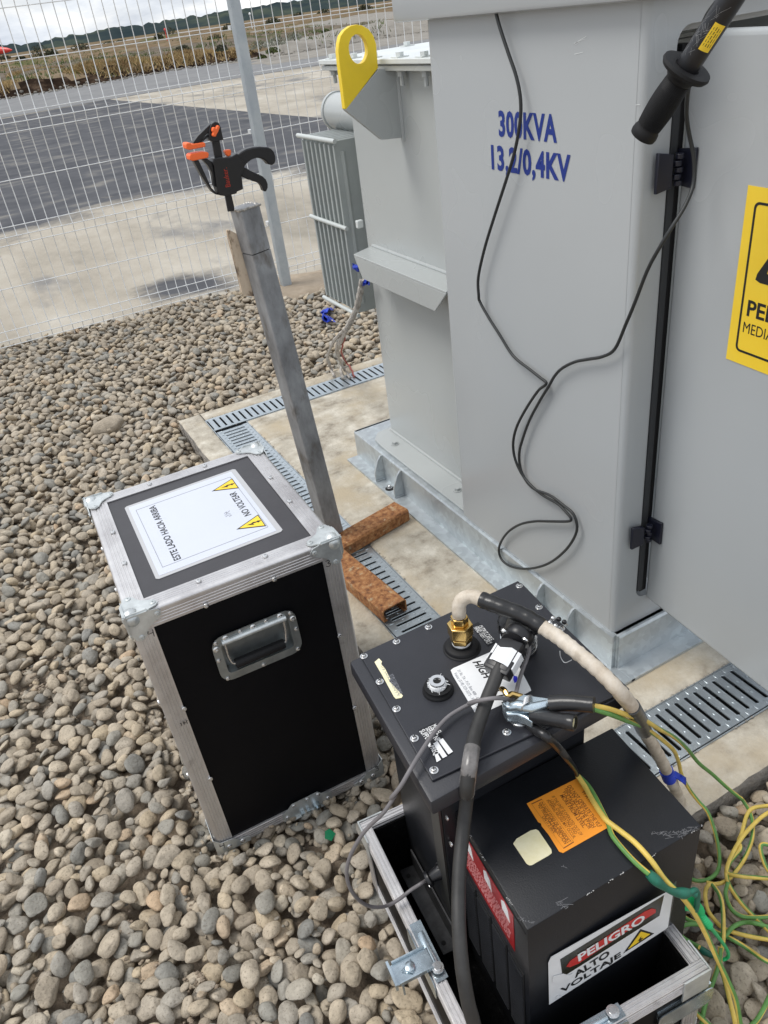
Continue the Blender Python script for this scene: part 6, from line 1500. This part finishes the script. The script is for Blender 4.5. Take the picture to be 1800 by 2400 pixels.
plA, plB = S(*z5b(668, 870), x=.300), S(*z5b(860, 745), x=.345); axg = (plB-plA).normalized(); Lg = (plB-plA).length
FG = axis_M(plA, axg)
part('plug_shell', MB().lathe([(0, 0), (.0125, 0), (.0135, .002), (.0135, .006), (.009, .008), (.010, .012), (.0130, .026), (.0130, Lg), (0, Lg)], 28, FG), PLAST, sp)
for k in range(12): part('plug_rib', MB().box(.0128, .0145, -.0018, .0018, .026, Lg-.001, FG @ Matrix.Rotation(k*PI/6, 4, 'Z')), PLAST, sp)
for a_ in (.4, 2.2): part('screw_head', MB().lathe([(0, 0), (.003, 0), (.003, .001), (0, .001)], 10, axis_M(FG @ Vector((.0105*math.cos(a_), .0105*math.sin(a_), -.0005)), -axg)), SCREW, sp)
gp = [S(*zp(*q), z=LP+z) for q, z in [((812, 640), .060), ((832, 740), .048), ((795, 870), .034), ((745, 1000), .026), ((695, 1160), .022), ((668, 1280), .022), ((645, 1330), .022), ((600, 1342), .023), ((500, 1330), .045), ((400, 1330), .056), ((250, 1352), .052), ((100, 1390), .030)]]
gp += [S(*z4(*q), z=z) for q, z in [((780, 712), LP+.016), ((690, 755), LP+.012), ((600, 815), LP+.012), ((520, 910), LP+.012), ((450, 1015), LP+.014), ((395, 1105), LP+.012), ((340, 1200), LP-.005), ((285, 1270), .555)]]
gp += [S(*z5b(*q), z=z) for q, z in [((420, 210), .52), ((330, 345), .49), ((230, 440), .46), ((165, 515), .44), ((100, 620), .41), ((60, 710), .385), ((42, 800), .36), ((52, 890), .33), ((85, 965), .305), ((140, 1030), .27), ((210, 1072), .24), ((290, 1083), .222), ((370, 1065), .208), ((450, 1020), .208), ((540, 950), .212)]]+[S(*z5b(610, 905), x=.284), S(*z5b(668, 868), x=.301)]
part('cable_sheath', MB().tube(cr_path(gp, 5), .0030, 12), CABLEG, sp)

# ================================================================== earth clamp and yellow-green wires
ac = thing('earth_clamp', 'zinc plated crocodile clamp with black sleeved handles gripping the lid terminal', 'clamp', S(*zp(760, 1400), z=LP+.03))
def zpp(q, z): return S(*zp(*q), z=z)
def jaw(top, bot, z, th, nm='clamp_jaw'):
    P_ = [zpp(q, z) for q in top]+[zpp(q, z) for q in bot]; mb = MB(); mb.prism([(p.x, p.y) for p in P_][::-1], z-th, z, None); return part(nm, mb, ZINCB, ac, bv=.002)
jaw([(500, 1385), (520, 1360), (640, 1370), (700, 1310), (760, 1275), (900, 1300), (1110, 1330)], [(1110, 1440), (1000, 1400), (900, 1390), (820, 1440), (700, 1440), (560, 1440)], LP+.036, .010)
jaw([(500, 1395), (600, 1430), (740, 1440), (860, 1500), (880, 1560)], [(870, 1620), (780, 1560), (680, 1520), (560, 1525), (520, 1470)], LP+.026, .016)
mb = MB(); mb.tube([zpp((560, 1450), LP+.026), zpp((700, 1420), LP+.036), zpp((860, 1450), LP+.036), zpp((1050, 1400), LP+.038)], [.007, .008, .0075, .006], 14); part('clamp_jaw', mb, ZINCB, ac)
mb = MB(); sp0 = zpp((800, 1430), LP+.040)
for k in range(5): mb.tube([Vector((sp0.x+.008*math.cos(a)+.002*k, sp0.y+.002*k, LP+.040+.008*math.sin(a))) for a in np.linspace(0, 2*PI, 14)], .0011, 6)
part('clamp_spring', mb, SCREW, ac)
hA = [zpp((1085, 1395), LP+.040), zpp((1300, 1385), LP+.046), zpp((1620, 1410), LP+.052)]; part('handle_sleeve', MB().tube(cr_path(hA, 5), [.0118-.0010*i/10 for i in range(11)], 22), SHRINK, ac)
hB0, hB1 = zpp((860, 1540), LP+.024), zpp((1390, 1630), LP+.038); axh = (hB1-hB0).normalized(); Lh = (hB1-hB0).length
mb = MB(); mb.lathe([(0, 0), (.0095, 0), (.0105, .004), (.0105, Lh-.014), (.0112, Lh-.012), (.0112, Lh-.002), (.0105, Lh), (.0084, Lh), (.0080, Lh-.016), (0, Lh-.017)], 28, axis_M(hB0, axh)); part('handle_sleeve', mb, SHRINK, ac)
mb = MB(); mb.lathe([(0, Lh-.0165), (.0078, Lh-.0165), (.0078, Lh-.004), (.0070, Lh-.004), (.0070, Lh-.014), (0, Lh-.014)], 24, axis_M(hB0, axh)); part('sleeve_end', mb, CREAM, ac)
mb = MB(); mb.tube(cr_path([zpp((492, 1215), LP+.030), zpp((530, 1235), LP+.032), zpp((575, 1300), LP+.030), zpp((620, 1278), LP+.030), zpp((700, 1300), LP+.028), zpp((745, 1310), LP+.026)], 5), .0042, 8); part('brass_terminal', mb, BRASS, ac)
mb = MB(); tl = cr_path([zpp((800, 1560), LP+.012), zpp((900, 1700), LP+.008), zpp((1050, 1800), LP+.010), zpp((1180, 1930), LP-.03), zpp((1290, 2060), .53), zpp((1385, 2190), .46), S(*z6(425, 190), z=BZ+.008)], 6)
mb.tube(tl, [.0085-.0050*min(1, i/(len(tl)*.9)) for i in range(len(tl))], 12)
wires = 'yellow and green striped earth wires'
def wire(name, label, pts, r, base=None, tw=14., phase=0, n=12, share=.5, k=6, extra=None):
    P_ = cr_path(pts, k); mb_ = MB(); mb_.tube(P_, r, n, mi=lambda i, n_: 1 if (i+phase) % n_ < n_*share else 0, twist=tw)
    if extra is None: return solo(name, mb_, [WYEL, WGRN], label, 'wire', wires)
    t = thing(name, label, 'wire', P_[len(P_)//2], wires); part('wire_sheath', mb_, [WYEL, WGRN], t); return t
w1 = wire('earth_wire', 'yellow-green earth wire with black tail crossing the orange sticker and off the box edge', [S(*z6(*q), z=z) for q, z in [((425, 188), BZ+.010), ((475, 262), BZ+.006), ((520, 345), BZ+.006), ((575, 430), BZ+.007), ((615, 480), BZ+.008), ((700, 545), BZ+.008), ((800, 625), BZ+.009), ((900, 735), BZ+.006), ((990, 860), BZ-.02), ((1090, 960), .37), ((1180, 1075), .32), ((1260, 1220), .26), ((1330, 1375), .2), ((1400, 1520), .14), ((1450, 1640), .10), ((1480, 1800), .04), ((1500, 1900), .0)]], .0040, tw=5, share=.42, extra=True)
part('shrink_tail', mb, SHRINK, w1)
w2 = wire('earth_wire', 'shorter yellow-green wire beside the sticker ending in a dark green shrink joint', [S(*z6(*q), z=z) for q, z in [((428, 190), BZ+.006), ((490, 250), BZ+.005), ((540, 330), BZ+.005), ((590, 430), BZ+.004), ((625, 500), BZ+.004), ((650, 575), BZ+.005), ((720, 665), BZ+.005), ((800, 750), BZ+.004), ((895, 832), BZ-.004)]], .0038, tw=6, phase=5, extra=True)
jt = cr_path([S(*z6(*q), z=z) for q, z in [((885, 822), BZ-.002), ((950, 880), BZ-.012), ((1020, 930), BZ-.03), ((1100, 950), .375), ((1150, 945), .37), ((1185, 950), .365)]], 5)
part('shrink_joint', MB().tube(jt, [.0062+.0016*math.sin(i*.5) for i in range(len(jt))], 12), GREENT, w2)
part('green_lead', MB().tube(cr_path([S(*z6(*q), z=z) for q, z in [((1150, 945), .372), ((1185, 930), .37), ((1202, 950), .362), ((1200, 1010), .34), ((1190, 1060), .325)]], 5), .0042, 10), GREENT, w2)
gc = thing('green_clip', 'bright green insulated clip with thin green lead by the PELIGRO sign', 'clip', S(*z6(1230, 1080), z=.3))
mb = MB(); P_ = [S(*z6(*q), z=.335-.0003*(q[1]-985)) for q in [(1135, 985), (1190, 1000), (1240, 1070), (1250, 1100), (1220, 1110), (1150, 1040), (1115, 1040)]]; n = len(P_)
dv = Vector((0, 0, .012)); mb.add([p-dv for p in P_]+[p+dv for p in P_], [tuple(range(n)), tuple(range(2*n-1, n-1, -1))]+[(i, n+i, n+(i+1) % n, (i+1) % n) for i in range(n)]); part('clip_body', mb, GREENC, gc, bv=.003)
cpp = cr_path([S(*z6(*q), z=z) for q, z in [((1215, 1085), .30), ((1245, 1120), .29), ((1278, 1160), .27)]], 8); part('strain_relief', MB().tube(cpp, [.0052+.0012*(i % 2) for i in range(len(cpp))], 10), GREENC, gc)
part('clip_lead', MB().tube(cr_path([S(*z6(*q), z=z) for q, z in [((1275, 1155), .27), ((1310, 1200), .22), ((1360, 1265), .12), ((1395, 1320), .05), ((1400, 1360), .02), ((1370, 1380), .012), ((1345, 1370), .012)]], 6), .0030, 8), GREENC, gc)
GZ = -.002
def gw_(label, pts, r=.0032, **k):
    return wire('earth_wire', label, [S(*q, z=z) if len(q) == 2 else q for q, z in pts], r, **k)
gw_('upper of two yellow-green wires leaving the clamp sleeve, looping over the kerb', [(z7(250, 1168), LP+.050)]+[(z7(*q), z) for q, z in [((300, 1175), LP+.046), ((420, 1200), LP+.03), ((560, 1245), LP-.01), ((700, 1290), .50), ((820, 1360), .42), ((930, 1420), .33), ((1030, 1510), .24), ((1120, 1620), .16), ((1230, 1710), .10), ((1340, 1810), .06), ((1440, 1890), .03)]]+[(z6(*q), z) for q, z in [((1490, 340), .02), ((1540, 420), .0), ((1560, 500), GZ), ((1555, 600), GZ), ((1520, 700), .0), ((1465, 790), .0), ((1400, 860), GZ), ((1330, 890), GZ), ((1260, 880), GZ)]], .0037, tw=7)
gw_('lower of two yellow-green wires leaving the clamp sleeve, bending behind the box corner', [(z7(250, 1180), LP+.048)]+[(z7(*q), z) for q, z in [((300, 1198), LP+.043), ((430, 1240), LP+.02), ((560, 1290), LP-.03), ((680, 1335), .48), ((780, 1400), .40), ((860, 1460), .33), ((930, 1530), .26), ((965, 1620), .19), ((990, 1720), .13), ((1050, 1830), .08), ((1120, 1920), .05)]]+[(z6(*q), z) for q, z in [((1265, 420), .04), ((1305, 520), .02), ((1335, 640), .0), ((1345, 740), .0), ((1330, 810), GZ), ((1280, 855), GZ), ((1220, 870), GZ), ((1165, 860), GZ), ((1100, 830), -.01)]], .0037, tw=7, phase=4)
ZB = [('yellow-green wire arching over the biggest loop at the right edge of the pebbles', [(1310, 890), (1270, 900), (1252, 960), (1270, 1060), (1320, 1130), (1375, 1180), (1480, 1215), (1600, 1240), (1760, 1265)]),
      ('yellow-green wire zigzagging down from the kerb between the pale stones', [(1760, 375), (1640, 385), (1560, 400), (1520, 450), (1490, 560), (1470, 610), (1480, 660), (1440, 710), (1400, 770), (1390, 840), (1420, 920), (1500, 1030), (1600, 1130), (1700, 1230)]),
      ('yellow-green wire running diagonally from the right edge under the large loop', [(1760, 380), (1640, 440), (1560, 510), (1490, 590), (1430, 690), (1395, 780), (1400, 820), (1480, 840), (1600, 850), (1760, 860)]),
      ('yellow-green wire dropping straight down past the green clip lead', [(1300, 895), (1345, 960), (1365, 1050), (1370, 1180), (1365, 1280), (1350, 1340), (1350, 1420), (1380, 1520), (1410, 1640), (1440, 1760), (1460, 1880)]),
      ('yellow-green wire curving along the pebbles from the case corner to the right edge', [(1100, 1095), (1160, 1130), (1260, 1170), (1340, 1210), (1430, 1250), (1530, 1310), (1640, 1385), (1780, 1440)]),
      ('green-sided wire making the wide bow right of the green clip', [(1400, 880), (1385, 960), (1420, 1050), (1480, 1095), (1560, 1108), (1700, 1100)]),
      ('yellow-sided wire arching above the stones near the bottom right', [(1380, 1230), (1430, 1170), (1500, 1140), (1580, 1145), (1660, 1170), (1760, 1210)]),
      ('small wire loop ending in a dark shrink joint beside the case corner', [(1290, 1160), (1200, 1150), (1120, 1155), (1088, 1190), (1100, 1230), (1150, 1265), (1215, 1300)]),
      ('green wire hanging down to the bottom edge beside the case', [(1350, 1300), (1340, 1400), (1310, 1500), (1270, 1610), (1240, 1720), (1225, 1850)]),
      ('yellow-green wire leaving the bottom right corner', [(1160, 1690), (1230, 1760), (1320, 1830), (1450, 1860), (1560, 1800), (1620, 1720), (1680, 1600), (1760, 1520)]),
      ('short wire hooked over a stone at the right edge', [(1760, 650), (1680, 640), (1625, 632), (1610, 660), (1630, 740), (1660, 800), (1720, 850)])]
for i, (lb, pts) in enumerate(ZB):
    P0 = [S(*z6(*q), z=.0) for q in pts]
    PP = []
    for j, q in enumerate(pts):
        z = -.006+.010*abs(math.sin(j*1.7+i))+.0035*(i % 4)
        p_ = S(*z6(*q), z=0)
        if p_.x > SX0 and p_.y > SY0-.02: z = max(z, .006)
        if i == 8 and j < 4: z = .06-.015*j
        if i == 3: z = z+.012
        PP.append(S(*z6(*q), z=z))
    o = wire('earth_wire', lb, PP, .0039, tw=6+i % 3, phase=i, extra=(True if i == 7 else None))
    if i == 7: part('shrink_joint', MB().tube([S(*z6(1205, 1292), z=.008), S(*z6(1240, 1325), z=.008), S(*z6(1290, 1350), z=.008), S(*z6(1335, 1362), z=.01)], [.004, .0065, .005, .003], 10), GREENT, o)

# ================================================================== plants and far things beyond the fence
def gz(u, v): return S(u, v, z=-.1)
def ter(x, y):
    d = y-berm_y(x)
    if d <= 0: return -.1
    fade = max(0, min(1, (34-x)/12))
    return -.1+((.40*min(1, d/.9))*(fade*.85+.15)+.35*noise.noise((x*.18, y*.12, 1))*min(1, d/3))*(1 if d < 60 else max(0, 1-(d-60)/75))
def leaves(mb, c, rx, ry, rz, n, s, upright=.2):
    for _ in range(n):
        while True:
            v = Vector((random.uniform(-1, 1), random.uniform(-1, 1), random.uniform(0, 1)))
            if .25 < v.length < 1 and noise.noise(v*2.2+c) > -.22: break
        p = c+Vector((v.x*rx, v.y*ry, v.z*rz)); a = Vector((random.gauss(0, 1), random.gauss(0, 1), random.gauss(0, 1))).normalized(); b_ = a.cross(Vector((random.random(), random.random(), random.random()+.1))).normalized(); k = s*random.uniform(.5, 1.4)
        mb.add([p-a*k*.5, p+b_*k*.3, p+a*k*.7, p-b_*k*.3], [(0, 1, 2, 3)])
BU = [(95, 132, 24, 15, 0, 'rounded grey-green shrub left of the dark bush, under the runway line'), (122, 128, 14, 8, 0, 'small dark shrub right of the rounded grey-green one'), (190, 118, 24, 10, 0, 'brownish spreading shrub below the middle of the hills'), (255, 108, 22, 7, 0, 'low dark shrub between two fence wires left of centre'), (285, 103, 16, 6, 0, 'low shrub touching the previous dark one on its right'),
      (395, 88, 24, 14, 0, 'dense dark bush just left of the fence post'), (372, 92, 12, 8, 0, 'small twig bush at the foot of the dense dark bush'), (14, 143, 16, 8, 0, 'dark clump at the far left edge'), (52, 142, 14, 6, 0, 'low dark clump near the far left edge'), (700, 42, 16, 8, 0, 'dark bush on the pale field right of the fence post'), (760, 36, 20, 9, 0, 'long dark bush behind the yellow lug'), (640, 54, 18, 8, 0, 'small bush near the post on its right side'), (540, 70, 18, 9, 0, 'dark shrub hidden behind the fence post'), (855, 24, 20, 8, 0, 'dark bushes beside the cabinet roof'),
      (430, 118, 20, 8, 0, 'low dark heath bush in the dry grass left of the post'), (505, 95, 20, 9, 0, 'scrubby bush just behind the post on its left'),
      (520, 118, 16, 9, 0, 'dark bush in the golden grass left of the post'),
      (610, 112, 26, 10, 1, 'pale silvery shrub at the road edge right of the post'), (650, 104, 26, 11, 1, 'largest pale silvery shrub right of the post'), (690, 92, 22, 9, 1, 'pale silvery shrub at the right end of its row'), (640, 122, 18, 8, 2, 'green leafy clump in front of the silvery shrubs'), (615, 137, 12, 6, 2, 'small green clump on the road edge right of the post'), (765, 78, 13, 6, 2, 'lone green tuft on the grey gravel'), (672, 110, 14, 7, 2, 'green clump between the silvery shrubs')]
for i, (u, v, w, h, kd, lb) in enumerate(BU):
    p = gz(u, v)
    for _ in range(3):
        zt2 = ter(p.x, p.y); p = S(u, v, z=zt2) if zt2 < 1.2 else p
    dd = (p-CAM).length; s = dd/F0; rx, hz_ = w*s*.9, h*s*1.25
    t = thing('shrub', lb, 'shrub', (p.x, p.y, p.z), 'shrubs beyond the fence'); mb = MB()
    leaves(mb, p+Vector((0, 0, -.02)), rx, rx*.8, hz_, 420, max(.06, s*2.6)); part('foliage', mb, (SHRUB, SHRUB2, GRASSG)[kd], t)
    mb = MB()
    for _ in range(7): e_ = p+Vector((random.uniform(-.6, .6)*rx, random.uniform(-.5, .5)*rx, hz_*random.uniform(.5, .95))); mb.tube([p+Vector((0, 0, -.08)), (p+e_)/2+Vector((0, 0, hz_*.1)), e_], [s*.6, s*.4, s*.15], 5)
    part('stem', mb, TWIG, t)
def tufts(name, n, ur, vr, m, hgt, cond=lambda p: True, wpx=1.):
    mb = MB(); c = 0; tries = 0
    while c < n and tries < n*30:
        tries += 1; u, v = random.uniform(*ur), random.uniform(*vr); p = gz(u, v)
        if p.y < berm_y(p.x)+.2 or p.y > 150 or not cond(p): continue
        p.z = ter(p.x, p.y)-.03; c += 1; s = (p-CAM).length/F0
        for _ in range(3):
            h = hgt*random.uniform(.5, 1.3); q = p+Vector((random.uniform(-.3, .3), random.uniform(-.3, .3), 0)); tip = q+Vector((random.uniform(-.25, .25), random.uniform(-.25, .25), h)); w = Vector((s*wpx, 0, 0)); mb.add([q-w, q+w, tip], [(0, 1, 2)])
    o = solo(name, mb, m, '', 'grass'); 
    del o['label'], o['category']; o['kind'] = 'stuff'; return o
nn = lambda p, th, sc: noise.noise((p.x*sc, p.y*sc, 3)) > th
tufts('dry_grass', 3600, (-40, 950), (60, 232), GRASSM, .21, lambda p: nn(p, .06+max(0, (p.y-berm_y(p.x)-6))*.06, .25) and p.x < rbord(p.y)-.5)
tufts('green_grass', 900, (-40, 900), (60, 215), GRASSG, .22, lambda p: noise.noise((p.x*.12, p.y*.2, 8)) > .12)
mb = MB()
for _ in range(900):
    x = random.uniform(-10, 34); y = berm_y(x)-random.uniform(-.3, 1.3)**1; r = random.uniform(.02, .09); mb.sphere((x, y, -.09+max(0, ter(x, y)+.1)), r, 5, (1, random.uniform(.6, 1), .6), Matrix())
struct('roadside_stones', mb, GRAVELY)['kind'] = 'stuff'
# red pointed aircraft at the left edge
p0 = S(29, 117, d=150); p1 = S(-90, 122, d=158); axr = (p1-p0).normalized(); Lr = (p1-p0).length; rr = .54
ra = thing('red_aircraft', 'red pointed aircraft nose poking in at the far left edge, by the runway', 'aircraft', (p1.x, p1.y, 0))
part('fuselage', MB().lathe([(0.01, 0), (.10, .15), (.30, .9), (.46, 1.9), (.55, 3.2), (.55, Lr), (.3, Lr+2), (.02, Lr+4)], 24, axis_M(p0, axr)), REDAIR, ra)
for k in (3., 6.5):
    q = p0+axr*k; mb = MB(); mb.tube([q, Vector((q.x, q.y, .1))], .05, 8); mb.lathe([(.02, -.08), (.2, -.08), (.24, 0), (.2, .08), (.02, .08)], 18, axis_M((q.x, q.y, .14), (axr.y, -axr.x, 0))); part('wheel_leg', mb, RUBBERG, ra)
for u, v, c_, lb in ((548, 46, REDAIR, 'small red runway marker just left of the fence post'), (386, 68, REDAIR, 'small red runway marker above the dense dark bush'), (585, 31, WHITE, 'small white runway marker right of the post')):
    p = S(u, v, d=170); mb = MB(); mb.lathe([(.02, -.2), (.2, -.2), (.18, 0), (.1, .12), (.02, .15)], 10, T(p)); mb.tube([p, Vector((p.x, p.y, -.2))], .08, 6); solo('runway_marker', mb, c_, lb, 'marker', 'runway markers', loc=(p.x, p.y, 0))
print('objects', len(bpy.data.objects))
